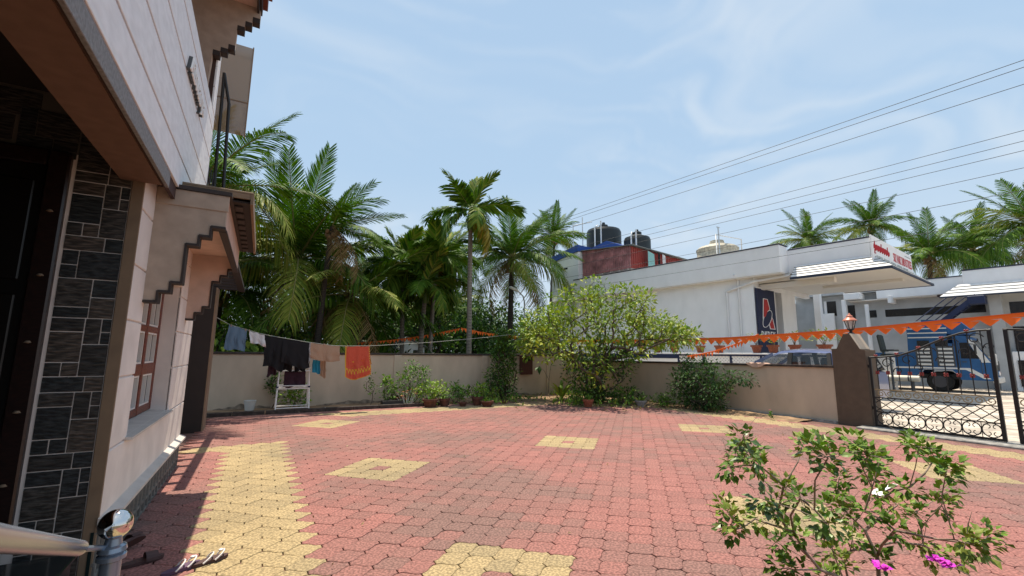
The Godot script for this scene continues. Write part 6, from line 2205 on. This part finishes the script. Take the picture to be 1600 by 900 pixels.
	for q: Array in [["black plastic trough on the bed near the second pilaster", Vector3(3.55, 0.05, -13.5), Vector3(0.62, 0.14, 0.24)], ["brown planter box with a green plant by the second pilaster", Vector3(4.05, 0.0, -14.25), Vector3(0.5, 0.24, 0.25)]]:
		var p := thing("planter", q[0], "planter", q[1])
		b = MB.new()
		var s: Vector3 = q[2]
		b.box(Vector3(0, s.y * 0.5, s.z * 0.5 - 0.01), Vector3(s.x, s.y, 0.02), 0.004)
		b.box(Vector3(0, s.y * 0.5, -s.z * 0.5 + 0.01), Vector3(s.x, s.y, 0.02), 0.004)
		b.box(Vector3(s.x * 0.5 - 0.01, s.y * 0.5, 0), Vector3(0.02, s.y, s.z - 0.042), 0.004)
		b.box(Vector3(-s.x * 0.5 + 0.01, s.y * 0.5, 0), Vector3(0.02, s.y, s.z - 0.042), 0.004)
		part("sides", b, M.black_plastic if q[2].y < 0.2 else M.terracotta_old, p, true)
		b = MB.new()
		b.box(Vector3(0, s.y * 0.4, 0), Vector3(s.x - 0.05, s.y * 0.7, s.z - 0.05))
		part("earth", b, M.soil, p, true)
	var hose := thing("garden_hose", "pale garden hose lying in loops on the bed right of the drying rack", "hose", Vector3(2.2, 0.0, -13.6))
	b = MB.new()
	var pts2 := []
	for k in 70:
		var a := k * 0.36
		pts2.append(Vector3(-0.75 + k * 0.022 + cos(a) * 0.16, 0.02 + 0.02 * absf(sin(a * 1.7)), sin(a) * 0.13))
	b.tube(pts2, flat(pts2.size(), 0.011), 6)
	part("hose", b, M.bucket, hose, true)
	# weeds and fallen leaves over the bare soil
	var w := Node3D.new()
	w.name = "ground_litter"
	add_child(w)
	w.set_meta("kind", "stuff")
	tag(w, "dry leaves and weeds scattered over the bare soil and bed", "ground litter")
	var tips := []
	for k in 560:
		var x := rr(5.0, 12.1)
		var z := rr(-14.7, -9.3)
		if z > -12.8 and x < 8.6: continue
		tips.append([Vector3(x, 0.035, z), Vector3.UP])
	leaf_cloud(w, "litter", tips, 2, 0.035, 0.085, [Color(0.30, 0.19, 0.08), Color(0.22, 0.13, 0.06), Color(0.36, 0.27, 0.13), Color(0.14, 0.19, 0.05)], M.leaf, 0.3)
	tips = []
	for k in 150: tips.append([Vector3(rr(-0.6, 11.5), 0.006, -pow(rr(0, 1), 0.8) * 12.5 - 0.8), Vector3.UP])
	leaf_cloud(w, "paving_litter", tips, 1, 0.004, 0.042, [Color(0.22, 0.14, 0.07), Color(0.30, 0.2, 0.09), Color(0.12, 0.09, 0.05), Color(0.40, 0.33, 0.2)], M.leaf, 0.0)
	tips = []
	for k in 420:
		var x := rr(6.5, 12.0)
		var z := rr(-14.6, -10.2)
		if z > -11.0 and x < 9.2: continue
		if sin(x * 1.9) * sin(z * 1.3 + 1.0) < -0.05: continue
		tips.append([Vector3(x, 0.07, z), Vector3.UP])
	leaf_cloud(w, "weeds", tips, 5, 0.08, 0.12, GREENS + LIMES, M.leaf, -0.5)

# ---------------------------------------------------------------- palms
var fronds := {}

func frond_mesh(key: String, L: float, droop: float, n: int, ll: float, lw: float, sag: float, fwd: float, cols: Array, rib: Color, seed_: int, ragged := 0.0) -> ArrayMesh:
	if fronds.has(key): return fronds[key]
	var r2 := RandomNumberGenerator.new()
	r2.seed = seed_
	var b := MB.new()
	var pts := []
	var dirs := []
	var rad := []
	var p := Vector3.ZERO
	var segs := 14
	for i in segs + 1:
		var s := float(i) / segs
		var a := -droop * pow(s, 1.5)
		var d := Vector3(cos(a), sin(a), 0)
		pts.append(p); dirs.append(d); rad.append(lerpf(0.05, 0.006, pow(s, 0.6)) * L / 4.2)
		p += d * L / segs
	b.col = rib
	b.tube(pts, rad, 4, false)
	for i in n:
		var s := lerpf(0.10, 0.99, float(i) / (n - 1))
		var f := s * segs
		var k := mini(int(f), segs - 1)
		var o: Vector3 = pts[k].lerp(pts[k + 1], f - k)
		var d: Vector3 = dirs[k].lerp(dirs[k + 1], f - k).normalized()
		var up := Vector3.BACK.cross(d)
		var l := ll * (0.30 + 0.70 * sin(PI * clampf(0.12 + s * 0.86, 0, 1)))
		for sd: float in [-1.0, 1.0]:
			if r2.randf() < ragged: continue
			var l2 := l * r2.randf_range(0.82, 1.12)
			var dir := (d * (fwd + 0.35 * s) + Vector3(0, 0, sd) * (1.0 - 0.35 * s) + up * r2.randf_range(-0.05, 0.32)).normalized()
			var down := Vector3(0, -1, 0)
			var q1 := o + dir * l2 * 0.45 + down * sag * l2 * 0.10
			var q2 := o + dir * l2 * 0.80 + down * sag * l2 * 0.42
			var q3 := o + dir * l2 * 0.96 + down * sag * l2 * 0.75
			var wv := d * lw * 0.5
			var nn := dir.cross(d)
			if nn.y < 0: nn = -nn
			var c: Color = cols[r2.randi() % cols.size()] * r2.randf_range(0.8, 1.2)
			c.a = 1
			b.col = c
			b.quad(o - wv * 0.6, o + wv * 0.6, q1 + wv, q1 - wv, nn)
			b.quad(q1 - wv, q1 + wv, q2 + wv * 0.75, q2 - wv * 0.75, nn)
			b.tri(q2 - wv * 0.75, q2 + wv * 0.75, q3, nn)
	fronds[key] = b.mesh()
	return fronds[key]

func frond(kind: String, age: int, v: int) -> ArrayMesh:
	var green := [Color(0.075, 0.155, 0.018), Color(0.115, 0.205, 0.023), Color(0.045, 0.10, 0.014)]
	var pale := [Color(0.18, 0.22, 0.03), Color(0.12, 0.18, 0.025), Color(0.26, 0.27, 0.05)]
	var brown := [Color(0.24, 0.15, 0.06), Color(0.32, 0.22, 0.10), Color(0.18, 0.11, 0.05)]
	var gold := [Color(0.40, 0.28, 0.035), Color(0.33, 0.25, 0.04), Color(0.22, 0.2, 0.04)]
	var rib := Color(0.26, 0.24, 0.10)
	var key := "%s_%d_%d" % [kind, age, v]
	if kind == "coconut":
		match age:
			0: return frond_mesh(key, 3.9, 0.35, 70, 0.82, 0.06, 0.25, 0.75, green, rib, 10 + v)
			1: return frond_mesh(key, 4.4, 0.95, 74, 0.95, 0.062, 0.65, 0.5, green if v < 2 else pale, rib, 20 + v)
			2: return frond_mesh(key, 4.5, 1.45, 74, 1.0, 0.06, 1.0, 0.4, pale if v == 0 else green, rib, 30 + v)
			_: return frond_mesh(key, 3.9, 1.2, 46, 0.85, 0.05, 1.5, 0.4, brown, Color(0.28, 0.19, 0.10), 40 + v, 0.25)
	match age:
		0: return frond_mesh(key, 1.55, 0.4, 34, 0.62, 0.10, 0.2, 0.8, green + pale, rib, 50 + v)
		1: return frond_mesh(key, 1.9, 1.15, 40, 0.72, 0.10, 0.5, 0.55, green, rib, 60 + v)
		2: return frond_mesh(key, 1.9, 1.5, 40, 0.72, 0.10, 0.8, 0.45, green + [pale[0]], rib, 70 + v)
		_: return frond_mesh(key, 1.8, 1.35, 36, 0.68, 0.095, 0.9, 0.4, gold, Color(0.4, 0.3, 0.08), 80 + v)

func palm(kind: String, label: String, foot: Vector3, hub: Vector3, count: int, scale_: float, spin: float, dead := 2, highest := 1.35, fan := TAU, low := -0.42) -> Node3D:
	var t := thing("coconut_palm" if kind == "coconut" else "areca_palm", label, "palm tree", foot, 0.0, "coconut palms" if kind == "coconut" else "areca palms")
	var b := MB.new()
	var pts := []
	var rad := []
	var n := 40 if kind == "areca" else 34
	for i in n + 1:
		var s := float(i) / n
		var c := foot.lerp(hub, s) + (Vector3(hub.x - foot.x, 0, hub.z - foot.z)) * (pow(s, 1.7) - s) * 0.7
		pts.append(c)
		var r := (0.21 - 0.09 * s) * scale_ if kind == "coconut" else (0.10 - 0.025 * s) * scale_
		if s < 0.08 and kind == "coconut": r *= 1.0 + (0.08 - s) * 6.0
		rad.append(r * (1.0 + (0.05 if i % 2 == 0 else -0.02)))
	b.tube(pts, rad, 9)
	part("trunk", b, M.bark_dark if kind == "coconut" else M.bark_pale, t)
	if kind == "areca":
		b = MB.new()
		b.tube([hub + Vector3(0, -0.75 * scale_, 0), hub + Vector3(0, -0.4 * scale_, 0), hub + Vector3(0, 0.05, 0)], [0.10 * scale_, 0.115 * scale_, 0.06 * scale_], 9)
		part("crownshaft", b, M.crownshaft, t)
	else:
		for k in 9:
			var a := k * 0.7 + spin
			b = MB.new()
			b.sphere(hub + Vector3(cos(a) * 0.28, -0.35 - 0.18 * (k % 3), sin(a) * 0.28) * scale_, Vector3(0.12, 0.15, 0.12) * scale_, 8, 6)
			part("coconut", b, M.husk, t)
	for i in count:
		var q := (i + 0.5) / count
		var elev := lerpf(highest, low, pow(q, 0.85)) if kind == "coconut" else lerpf(1.40, -0.55, q)
		var age := 0 if q < 0.28 else (1 if q < 0.68 else 2)
		if i >= count - dead: age = 3
		var yaw := spin + fposmod(i * 2.39996, TAU) * fan / TAU + rr(-0.15, 0.15)
		var e := elev + rr(-0.12, 0.12)
		if age == 3: e = -0.75 + rr(-0.2, 0.2) if kind == "coconut" else -0.7
		var s := scale_ * rr(0.88, 1.1)
		var xf := Transform3D(Basis(Vector3.UP, yaw) * Basis(Vector3.BACK, e) * Basis(Vector3.RIGHT, rr(-0.35, 0.35)) * Basis.from_scale(Vector3.ONE * s), hub - foot + Vector3(0, 0.02 * i / count, 0))
		inst("frond", frond(kind, age, rng.randi() % 3), M.frond, t, xf)
	return t

func palms() -> void:
	palm("coconut", "tall coconut palm with upright fronds behind the washing line", Vector3(1.25, -0.1, -19.6), Vector3(1.0, 5.25, -19.6), 34, 1.12, 0.3, 3, 1.5)
	palm("coconut", "coconut palm with a leaning bare trunk in front of the tall leftmost one", Vector3(1.72, -0.1, -17.4), Vector3(1.95, 6.2, -17.0), 9, 0.62, 4.9, 3, 0.75, 2.9, -0.7)
	palm("coconut", "coconut palm with bright fronds arching out from behind the house balcony", Vector3(-2.2, -0.1, -15.9), Vector3(-2.0, 6.4, -15.7), 22, 0.9, 1.2, 0)
	palm("coconut", "low coconut palm with drooping fronds beside the dark house wall", Vector3(-1.6, -0.1, -20.4), Vector3(-1.5, 4.0, -20.2), 22, 0.85, 2.2, 1)
	palm("coconut", "low coconut palm with fronds hanging right of the leaning trunk", Vector3(3.4, -0.1, -18.6), Vector3(3.0, 3.9, -18.6), 16, 0.98, 0.9, 2, 0.9, TAU, -0.6)
	palm("areca", "tallest slender areca palm with a golden hanging frond in the middle of the view", Vector3(7.45, -0.1, -16.7), Vector3(7.15, 7.5, -16.2), 11, 1.15, 0.4, 1)
	palm("areca", "areca palm with a thick crown just left of the tallest one", Vector3(6.6, -0.1, -19.2), Vector3(6.6, 5.75, -18.6), 14, 1.1, 1.9, 1)
	palm("areca", "leftmost areca palm of the cluster, set back", Vector3(5.6, -0.1, -19.9), Vector3(5.3, 5.6, -19.5), 12, 1.15, 2.7, 0)
	palm("areca", "short areca palm in front of the leftmost one", Vector3(6.05, -0.1, -18.9), Vector3(6.1, 4.6, -18.4), 13, 1.15, 3.9, 0)
	palm("areca", "areca palm half hidden between the short one and the thick crowned one", Vector3(6.7, -0.1, -20.6), Vector3(6.5, 5.4, -20.5), 12, 1.2, 5.1, 1)
	palm("coconut", "large coconut palm with pale sweeping fronds right of the tallest areca", Vector3(13.2, -0.1, -23.6), Vector3(13.0, 7.4, -23.0), 30, 1.05, 0.8, 3)
	palm("coconut", "distant coconut palm left of the showroom's blue gable", Vector3(23.5, -0.1, -34.5), Vector3(23.6, 12.6, -33.5), 22, 0.85, 2.0, 1)
	palm("coconut", "coconut palm whose crown shows behind the areca cluster", Vector3(10.3, -0.1, -28.0), Vector3(10.4, 8.2, -27.5), 20, 0.85, 3.3, 2)
	palm("coconut", "distant coconut palm standing left of the signboard above the parapet", Vector3(48.5, -0.1, -24), Vector3(48.9, 13.6, -23.6), 24, 0.95, 0.2, 1)
	palm("coconut", "distant coconut palm just behind the signboard's left end", Vector3(54.0, -0.1, -20.6), Vector3(54.5, 15.2, -20.2), 24, 0.95, 1.4, 1)
	palm("coconut", "coconut palm right of the signboard, left of its pair over the wing roof", Vector3(49.0, -0.1, -14.8), Vector3(49.5, 10.4, -14.5), 26, 1.1, 2.6, 2)
	palm("coconut", "coconut palm over the wing roof, right one of the pair", Vector3(60.5, -0.1, -14.9), Vector3(61.3, 12.2, -14.6), 26, 1.15, 3.8, 1)
	palm("coconut", "tall coconut palm cut by the right edge of the photo over the wing roof", Vector3(50.0, -0.1, -8.6), Vector3(50.5, 11.6, -8.6), 28, 1.25, 5.0, 2)
	palm("coconut", "young coconut palm deep behind the white shed", Vector3(11.8, -0.1, -31.0), Vector3(11.8, 4.8, -31.0), 18, 0.9, 0.7, 2)
	palm("coconut", "young coconut palm deep behind the leaning trunk", Vector3(5.0, -0.1, -26.5), Vector3(5.0, 4.6, -26.5), 18, 0.95, 4.1, 1)

func backdrop_trees() -> void:
	var rows := [
		["mango_tree", "bright green leafy tree over the wall beside the dark house wall", Vector3(-1.3, -0.1, -17.3), 1.9, 1.25, 1.0, 90, 16, 0.34, LIMES + GREENS, 0.9],
		["broadleaf_tree", "low dark tree behind the denim garment and white cloth", Vector3(0.6, -0.1, -18.6), 1.9, 1.3, 1.1, 80, 14, 0.26, DARKS + GREENS, 0.4],
		["broadleaf_tree", "small leafy tree in front of the white shed, right of the areca trunks", Vector3(7.0, -0.1, -20.5), 2.9, 1.35, 1.6, 120, 14, 0.2, GREENS + DARKS, 0.3],
		["broadleaf_tree", "dark tree filling the gap behind the orange towel", Vector3(3.8, -0.1, -23.5), 2.6, 2.2, 1.9, 110, 16, 0.28, DARKS, 0.3],
		["broadleaf_tree", "dark tree behind the leftmost coconut palm's trunk", Vector3(0.2, -0.1, -25.0), 3.0, 2.6, 2.3, 120, 16, 0.3, DARKS, 0.3],
		["broadleaf_tree", "broad dark tree behind the areca cluster", Vector3(8.3, -0.1, -28.0), 3.0, 2.5, 2.3, 120, 16, 0.3, DARKS + GREENS, 0.3],
		["broadleaf_tree", "dark tree under the pale fronded coconut palm", Vector3(12.6, -0.1, -26.5), 2.7, 2.3, 2.0, 110, 16, 0.3, DARKS, 0.3],
		["broadleaf_tree", "tree just left of the showroom's end wall", Vector3(16.6, -0.1, -30.5), 3.2, 2.4, 2.4, 110, 16, 0.3, DARKS + GREENS, 0.3],
		["broadleaf_tree", "bushy light green tree behind the left branches of the garden tree", Vector3(12.3, -0.1, -18.9), 2.3, 1.5, 1.5, 110, 13, 0.2, LIMES + GREENS, 0.3],
		["broadleaf_tree", "far dark tree left of centre on the skyline", Vector3(2.0, -0.1, -35.0), 4.0, 3.8, 3.0, 120, 18, 0.4, DARKS, 0.3],
		["broadleaf_tree", "far dark tree behind the pinkish house", Vector3(12.0, -0.1, -39.0), 4.4, 3.8, 3.4, 120, 18, 0.4, DARKS, 0.3],
		["broadleaf_tree", "far dark tree behind the dark house wall", Vector3(-6.0, -0.1, -27.0), 3.8, 3.6, 3.2, 120, 18, 0.38, DARKS + GREENS, 0.3],
		["broadleaf_tree", "far tree between the tallest areca and the pale coconut palm", Vector3(17.5, -0.1, -42.0), 4.5, 3.8, 3.4, 110, 18, 0.42, DARKS, 0.3],
		["broadleaf_tree", "dark tree filling the skyline gap right of the leaning trunk", Vector3(6.5, -0.1, -33.0), 3.4, 3.4, 2.9, 130, 20, 0.42, DARKS, 0.3],
		["broadleaf_tree", "dark tree behind the street lamp", Vector3(15.0, -0.1, -35.0), 3.6, 3.4, 3.0, 130, 20, 0.42, DARKS, 0.3],
		["broadleaf_tree", "dark tree between the letter box and the pale fronded palm", Vector3(10.6, -0.1, -24.0), 2.2, 1.6, 1.8, 110, 18, 0.26, DARKS + GREENS, 0.3],
		["broadleaf_tree", "leafy tree low behind the signboard", Vector3(52, -0.1, -17.5), 5.5, 4.2, 3.2, 110, 18, 0.45, DARKS + GREENS, 0.3],
		["broadleaf_tree", "leafy tree low over the wing roof at the right edge", Vector3(56, -0.1, -9.5), 6.0, 4.5, 3.4, 110, 18, 0.45, DARKS + GREENS, 0.3]]
	for q: Array in rows:
		var base: Vector3 = q[2]
		var t := thing(q[0], q[1], "tree", base, 0.0, "trees beyond the back wall" if base.x < 30 else "trees behind the showroom")
		var pts := []
		var lumps := 5
		for k in lumps:
			var a := TAU * k / lumps + rr(-0.4, 0.4)
			var c := base + Vector3(cos(a) * q[4] * 0.55, q[3] + rr(-0.4, 0.7) * q[5] * 0.6, sin(a) * q[4] * 0.55)
			pts += blob(c, Vector3(q[4] * 0.62, q[5] * 0.66, q[4] * 0.62), int(q[6] / lumps), 0.6)
		pts = pts.filter(func(p): return p.y > 0.3)
		var tips := grow(t, "trunk", base, pts, 0.010 * q[8] / 0.25, M.bark_dark, 0.1, 0.48)
		leaf_cloud(t, "crown", tips, q[7], 0.25 + q[4] * 0.12, q[8], q[9], M.leaf, q[10])
	# thick undergrowth along the far side of the back wall
	var u := Node3D.new()
	u.name = "undergrowth"
	add_child(u)
	u.set_meta("kind", "stuff")
	tag(u, "dark tangled undergrowth beyond the back wall", "undergrowth")
	var tips2 := []
	for k in 2600:
		var x := rr(-9.0, 19.0)
		var z := -17.2 - absf(rr(-1, 1) + rr(-1, 1)) * 13.0
		if x > 15.5 and z > -27.0: continue
		if Vector2(x - 7.4, z + 24.5).length() < 2.2 or (absf(x - 8.2) < 1.8 and z > -24.5): continue
		tips2.append([Vector3(x, rr(0.1, 1.0) + (-z - 17.0) * rr(0.0, 0.09), z), Vector3.UP])
	leaf_cloud(u, "leaves", tips2, 9, 0.4, 0.3, DARKS + [GREENS[0]], M.leaf, 0.1)

# ---------------------------------------------------------------- wires and bunting
func wires_and_bunting() -> void:
	var ws := [[-4.5, 8.73, "topmost overhead wire over the street"], [-4.5, 8.55, "second overhead wire, close under the topmost"], [-4.2, 8.25, "third overhead wire from the top, set a little apart"], [-2.0, 7.85, "fourth overhead wire, first of the lower bundle"], [-2.0, 7.55, "fifth overhead wire, in the lower bundle"], [-2.0, 7.28, "sixth overhead wire, lowest of the close bundle"], [-1.0, 7.08, "seventh overhead wire, below the bundle"], [-1.0, 6.42, "eighth overhead wire, passing in front of the far right palms"], [-1.0, 5.62, "lowest overhead wire, crossing the showroom parapet"]]
	for q: Array in ws:
		var w := across("overhead_wire", q[2], "power line", Vector3(q[0], q[1], -20.0), "overhead wires along the street")
		var b := MB.new()
		var pts := []
		for i in 31:
			var t := i / 30.0
			pts.append(Vector3(0, 1.0 * pow((t - 0.55), 2) - 0.04, lerpf(-45.0, 50.0, t)))
		b.tube(pts, flat(31, 0.0085), 5)
		part("cable", b, M.wire, w, true)
	# orange bunting along the street
	var bn := thing("bunting", "long bright orange bunting with pointed flags strung along the street past the gate", "bunting", Vector3(13.2, 2.2, -8.0))
	var by := func(z: float) -> float:
		var p := [[-17.0, 2.28], [-12.8, 2.19], [-8.97, 2.175], [-6.0, 2.275], [-2.56, 2.49], [0.5, 2.75]]
		for i in p.size() - 1:
			if z <= p[i + 1][0]: return lerpf(p[i][1], p[i + 1][1], (z - p[i][0]) / (p[i + 1][0] - p[i][0]))
		return 2.75
	var mesh_of := []
	for k in 4:
		var b := MB.new()
		var w := 0.30
		var r := [0.0, 0.02, -0.02, 0.035][k] as float
		for sgn: float in [0.0]:
			var g := []
			for i in 7:
				var u := i / 6.0
				var h: float = 0.165 * (1.0 - absf(u - 0.5 + r) * 2.0) * [1.0, 0.92, 1.05, 0.86][k] + 0.004
				var row := []
				for j in 4:
					var v := j / 3.0
					row.append(Vector3(0.012 * sin(u * 6.0 + k * 2.0) + 0.05 * v * v * r * 10.0, -h * v, (u - 0.5) * w))
				g.append(row)
			for i in 6:
				for j in 3: b.quad(g[i][j], g[i + 1][j], g[i + 1][j + 1], g[i][j + 1], Vector3.LEFT)
		mesh_of.append(b.mesh())
	var band := MB.new()
	for i in 58:
		var z0 := -17.0 + i * 0.3
		var z1 := z0 + 0.3
		band.quad(Vector3(13.19, by.call(z0), z0), Vector3(13.19, by.call(z1), z1), Vector3(13.19, by.call(z1) - 0.07, z1), Vector3(13.19, by.call(z0) - 0.07, z0), Vector3.LEFT)
		band.beam(Vector3(13.185, by.call(z0) + 0.004, z0), Vector3(13.185, by.call(z1) + 0.004, z1), 0.012, 0.018)
	part("band", band, M.orange_cloth, bn)
	for i in 58:
		var z := -17.0 + (i + 0.5) * 0.3
		inst("flag", mesh_of[rng.randi() % 4], M.orange_cloth, bn, Transform3D(Basis(Vector3.UP, rr(-0.12, 0.12)) * Basis(Vector3.RIGHT, 0.05), Vector3(13.196, by.call(z) - 0.07, z) - bn.position))
	for q: Array in [[Vector3(14.5, 1.57, -11.7), Vector3(14.5, 2.32, -8.8), 22, "thin orange bunting sloping up from the fence to the long bunting"], [Vector3(3.0, 1.95, -19), Vector3(8.0, 2.74, -19), 34, "faded orange bunting behind the areca trunks, left part"], [Vector3(8.1, 2.76, -19.1), Vector3(12.6, 2.5, -19.6), 32, "faded orange bunting right of the tallest areca trunk"]]:
		var a: Vector3 = q[0]
		var e: Vector3 = q[1]
		var s := thing("bunting", q[3], "bunting", (a + e) / 2)
		var b := MB.new()
		var pts := []
		for i in 13: pts.append(a.lerp(e, i / 12.0) - Vector3(0, sin(PI * i / 12.0) * 0.12, 0))
		b.tube(pts, flat(13, 0.012), 4)
		part("cord", b, M.orange_cloth, s)
		var along := (e - a).normalized()
		for i in q[2]:
			var t: float = (i + 0.5) / float(q[2])
			var p := a.lerp(e, t) - Vector3(0, sin(PI * t) * 0.12, 0)
			b = MB.new()
			var w := 0.075
			var d := Vector3(rr(-0.05, 0.05), -rr(0.10, 0.2), rr(-0.05, 0.05))
			b.tri(p - along * w, p + along * w, p + d, along.cross(Vector3.UP))
			part("flag", b, M.orange_cloth, s)

# ---------------------------------------------------------------- close by
func foreground_bush() -> void:
	var base := Vector3(2.55, 0.0, -1.19)
	var t := thing("bougainvillea", "sparse thorny bush with small leaf clusters and two magenta blooms close in the foreground", "bush", base)
	var P := [[1.78,1.26,-1.18],[2.02,1.16,-1.33],[1.91,1.16,-1.23],[2.0,1.07,-1.4],[2.13,1.08,-1.34],[1.89,1.25,-0.97],[1.9,1.22,-0.92],[2.49,1.15,-1.32],[2.19,1.25,-0.96],[2.23,1.19,-0.93],[2.89,1.09,-1.23],[2.5,1.12,-1.0],[2.96,1.17,-1.04],[2.65,1.19,-0.9],[2.88,1.12,-0.92],[2.44,1.15,-0.75],[2.96,1.09,-0.88],[2.69,0.89,-1.27],[2.37,0.91,-1.15],[2.62,0.83,-1.21],[2.29,0.97,-1.32],[1.74,1.05,-1.08],[2.34,0.82,-1.39],[2.12,0.83,-1.37],[2.06,1.0,-1.12],[1.93,0.97,-0.96],[2.77,0.66,-1.26],[2.46,0.9,-1.06],[2.82,0.87,-1.07],[3.06,0.79,-1.09],[3.01,0.87,-0.96],[3.25,0.89,-1.01],[2.51,0.84,-0.97],[3.03,0.65,-1.06],[2.32,0.73,-1.14],[2.81,0.51,-1.33],[3.17,0.56,-1.07],[2.47,0.88,-0.73],[2.56,0.86,-0.72],[2.68,0.87,-0.72],[3.38,0.53,-1.03],[2.15,0.82,-1.21],[2.0,0.88,-1.45],[1.81,0.91,-1.27],[1.95,0.8,-1.39],[2.08,0.67,-1.24],[2.1,0.68,-1.19],[2.63,0.66,-1.1],[2.73,0.99,-0.98],[2.72,0.97,-1.27],[2.69,0.95,-1.1],[2.89,0.98,-1.2],[2.58,1.16,-1.28],[2.3,1.08,-1.57]]
	var pts := []
	for q: Array in P: pts.append(Vector3(q[0], q[1], q[2]))
	for k in 10: pts.append(base + Vector3(rr(-0.6, 0.7), rr(0.25, 0.6), rr(-0.5, 0.5)))
	var tips := grow(t, "stem", base + Vector3(0, 0.12, 0), pts, 0.0021, M.twig, 0.10, 0.48, 6)
	leaf_cloud(t, "foliage", tips, 50, 0.040, 0.037, [Color(0.11, 0.20, 0.026), Color(0.16, 0.26, 0.035), Color(0.075, 0.14, 0.02), Color(0.21, 0.25, 0.05)], M.leaf, 0.15, 300, 1.4)
	# bare twigs between the clusters
	var b := MB.new()
	for k in 60:
		var p: Vector3 = tips[rng.randi() % tips.size()][0]
		var d := Vector3(rr(-1, 1), rr(-0.1, 1), rr(-1, 1)).normalized()
		b.tube([p - d * 0.06, p + d * rr(0.04, 0.10) + Vector3(0, 0.01, 0), p + d * rr(0.11, 0.16)], [0.0018, 0.0014, 0.0008], 4)
	part("twig", b, M.twig, t)
	for q: Vector3 in [Vector3(2.35, 0.715, -0.97), Vector3(2.55, 0.75, -0.85), Vector3(2.60, 0.725, -0.83)]:
		b = MB.new()
		for k in 12:
			var a := TAU * k / 3.0 + k * 0.3
			blade(b, q + Vector3(rr(-0.02, 0.02), rr(-0.01, 0.015), rr(-0.02, 0.02)), Vector3(cos(a), rr(0.1, 0.8), sin(a)).normalized(), 0.036, 0.03, Color.WHITE, rr(-0.5, 0.5))
		part("flower", b, M.flower, t)
	var pot := thing("planter", "clay tub at the foot of the foreground bush", "planter", base)
	b = MB.new()
	b.lathe([Vector2(0, 0.003), Vector2(0.17, 0.003), Vector2(0.23, 0.26), Vector2(0.25, 0.27), Vector2(0.25, 0.31), Vector2(0.22, 0.31), Vector2(0.21, 0.26), Vector2(0, 0.25)], Vector3.ZERO, 22)
	part("tub", b, M.terracotta, pot, true)

func sandal_shape(root: Node3D, sole: Material, strap: Material, thin: bool) -> void:
	var o := PackedVector2Array()
	for k in 22:
		var a := TAU * k / 22
		var y := sin(a) * 0.13
		o.append(Vector2(cos(a) * (0.048 if y > 0 else 0.038) * (1.0 - 0.15 * exp(-pow((y + 0.02) / 0.03, 2))), y))
	var b := MB.new()
	b.prism(o, Vector3(0, 0.0, 0), Vector3.RIGHT, Vector3.FORWARD, 0.022)
	part("sole", b, sole, root, true)
	b = MB.new()
	if thin:
		for q: Array in [[0.05, 0.10], [-0.03, 0.03]]:
			var pts := []
			for k in 9:
				var a := PI * k / 8.0
				pts.append(Vector3(cos(a) * 0.050, 0.02 + sin(a) * 0.040, -lerpf(q[0], q[1], k / 8.0) - sin(a) * 0.055 + 0.03))
			b.tube(pts, flat(9, 0.006), 6)
		b.sphere(Vector3(0.01, 0.068, -0.07), Vector3(0.018, 0.008, 0.018), 10, 6)
	else:
		for k in 8:
			var a0 := PI * k / 8.0
			var a1 := PI * (k + 1) / 8.0
			b.quad(Vector3(cos(a0) * 0.05, 0.015 + sin(a0) * 0.05, -0.02), Vector3(cos(a1) * 0.05, 0.015 + sin(a1) * 0.05, -0.02), Vector3(cos(a1) * 0.05, 0.015 + sin(a1) * 0.042, -0.09), Vector3(cos(a0) * 0.05, 0.015 + sin(a0) * 0.042, -0.09), Vector3(cos((a0 + a1) / 2), sin((a0 + a1) / 2), 0))
	part("strap", b, strap, root, true)

func small_things() -> void:
	var a := thing("slipper", "dark brown slipper lying flat behind the rail post", "slipper", Vector3(-0.66, 0.003, -4.52), -1.2, "dark brown slippers")
	sandal_shape(a, M.sandal, M.sandal, false)
	a.scale = Vector3.ONE * 1.1
	var c := thing("slipper", "dark brown slipper leaning on its side against the house base", "slipper", Vector3(-0.80, 0.06, -4.80), -0.7, "dark brown slippers")
	sandal_shape(c, M.sandal, M.sandal, false)
	c.rotation.z = 0.9
	c.scale = Vector3.ONE * 1.15
	var e := thing("sandal", "purple sandal with thin pale straps, left one at the bottom edge of the paving", "sandal", Vector3(-0.38, 0.003, -4.25), -1.0)
	sandal_shape(e, M.sandal_purple, M.sandal_strap, true)
	var g := thing("sandal", "dusky red sandal with a white buckle, right one at the yellow paving", "sandal", Vector3(-0.21, 0.003, -4.30), -1.15)
	sandal_shape(g, M.sandal, M.sandal_strap, true)
	var p := thing("paper_scrap", "white scrap of paper on the paving behind the foreground bush", "paper", Vector3(6.5, 0.005, -2.6))
	var b := MB.new()
	b.quad(Vector3(-0.16, 0.012, -0.05), Vector3(0.0, 0.03, -0.08), Vector3(0.04, 0.01, 0.07), Vector3(-0.13, 0.008, 0.08), Vector3.UP)
	b.quad(Vector3(0.0, 0.03, -0.08), Vector3(0.62, 0.008, -0.12), Vector3(0.62, 0.006, -0.07), Vector3(0.02, 0.012, -0.02), Vector3.UP)
	part("sheet", b, M.paper, p, true)
	var w := thing("weed", "small weed with a pink flower growing between the pavers below the side wall", "weed", Vector3(11.38, 0, -6.74))
	b = MB.new()
	for k in 26: blade(b, Vector3(rr(-0.05, 0.05), rr(0.02, 0.18), rr(-0.05, 0.05)), Vector3(rr(-1, 1), rr(0.2, 1.2), rr(-1, 1)).normalized(), rr(0.06, 0.1), 0.04, GREENS[k % 4])
	part("leaves", b, M.leaf, w, true)
	b = MB.new()
	for k in 6: blade(b, Vector3(-0.03, 0.24, 0), Vector3(cos(k * 1.05), 0.4, sin(k * 1.05)).normalized(), 0.04, 0.03, Color(0.7, 0.2, 0.2))
	part("flower", b, M.leaf, w, true)
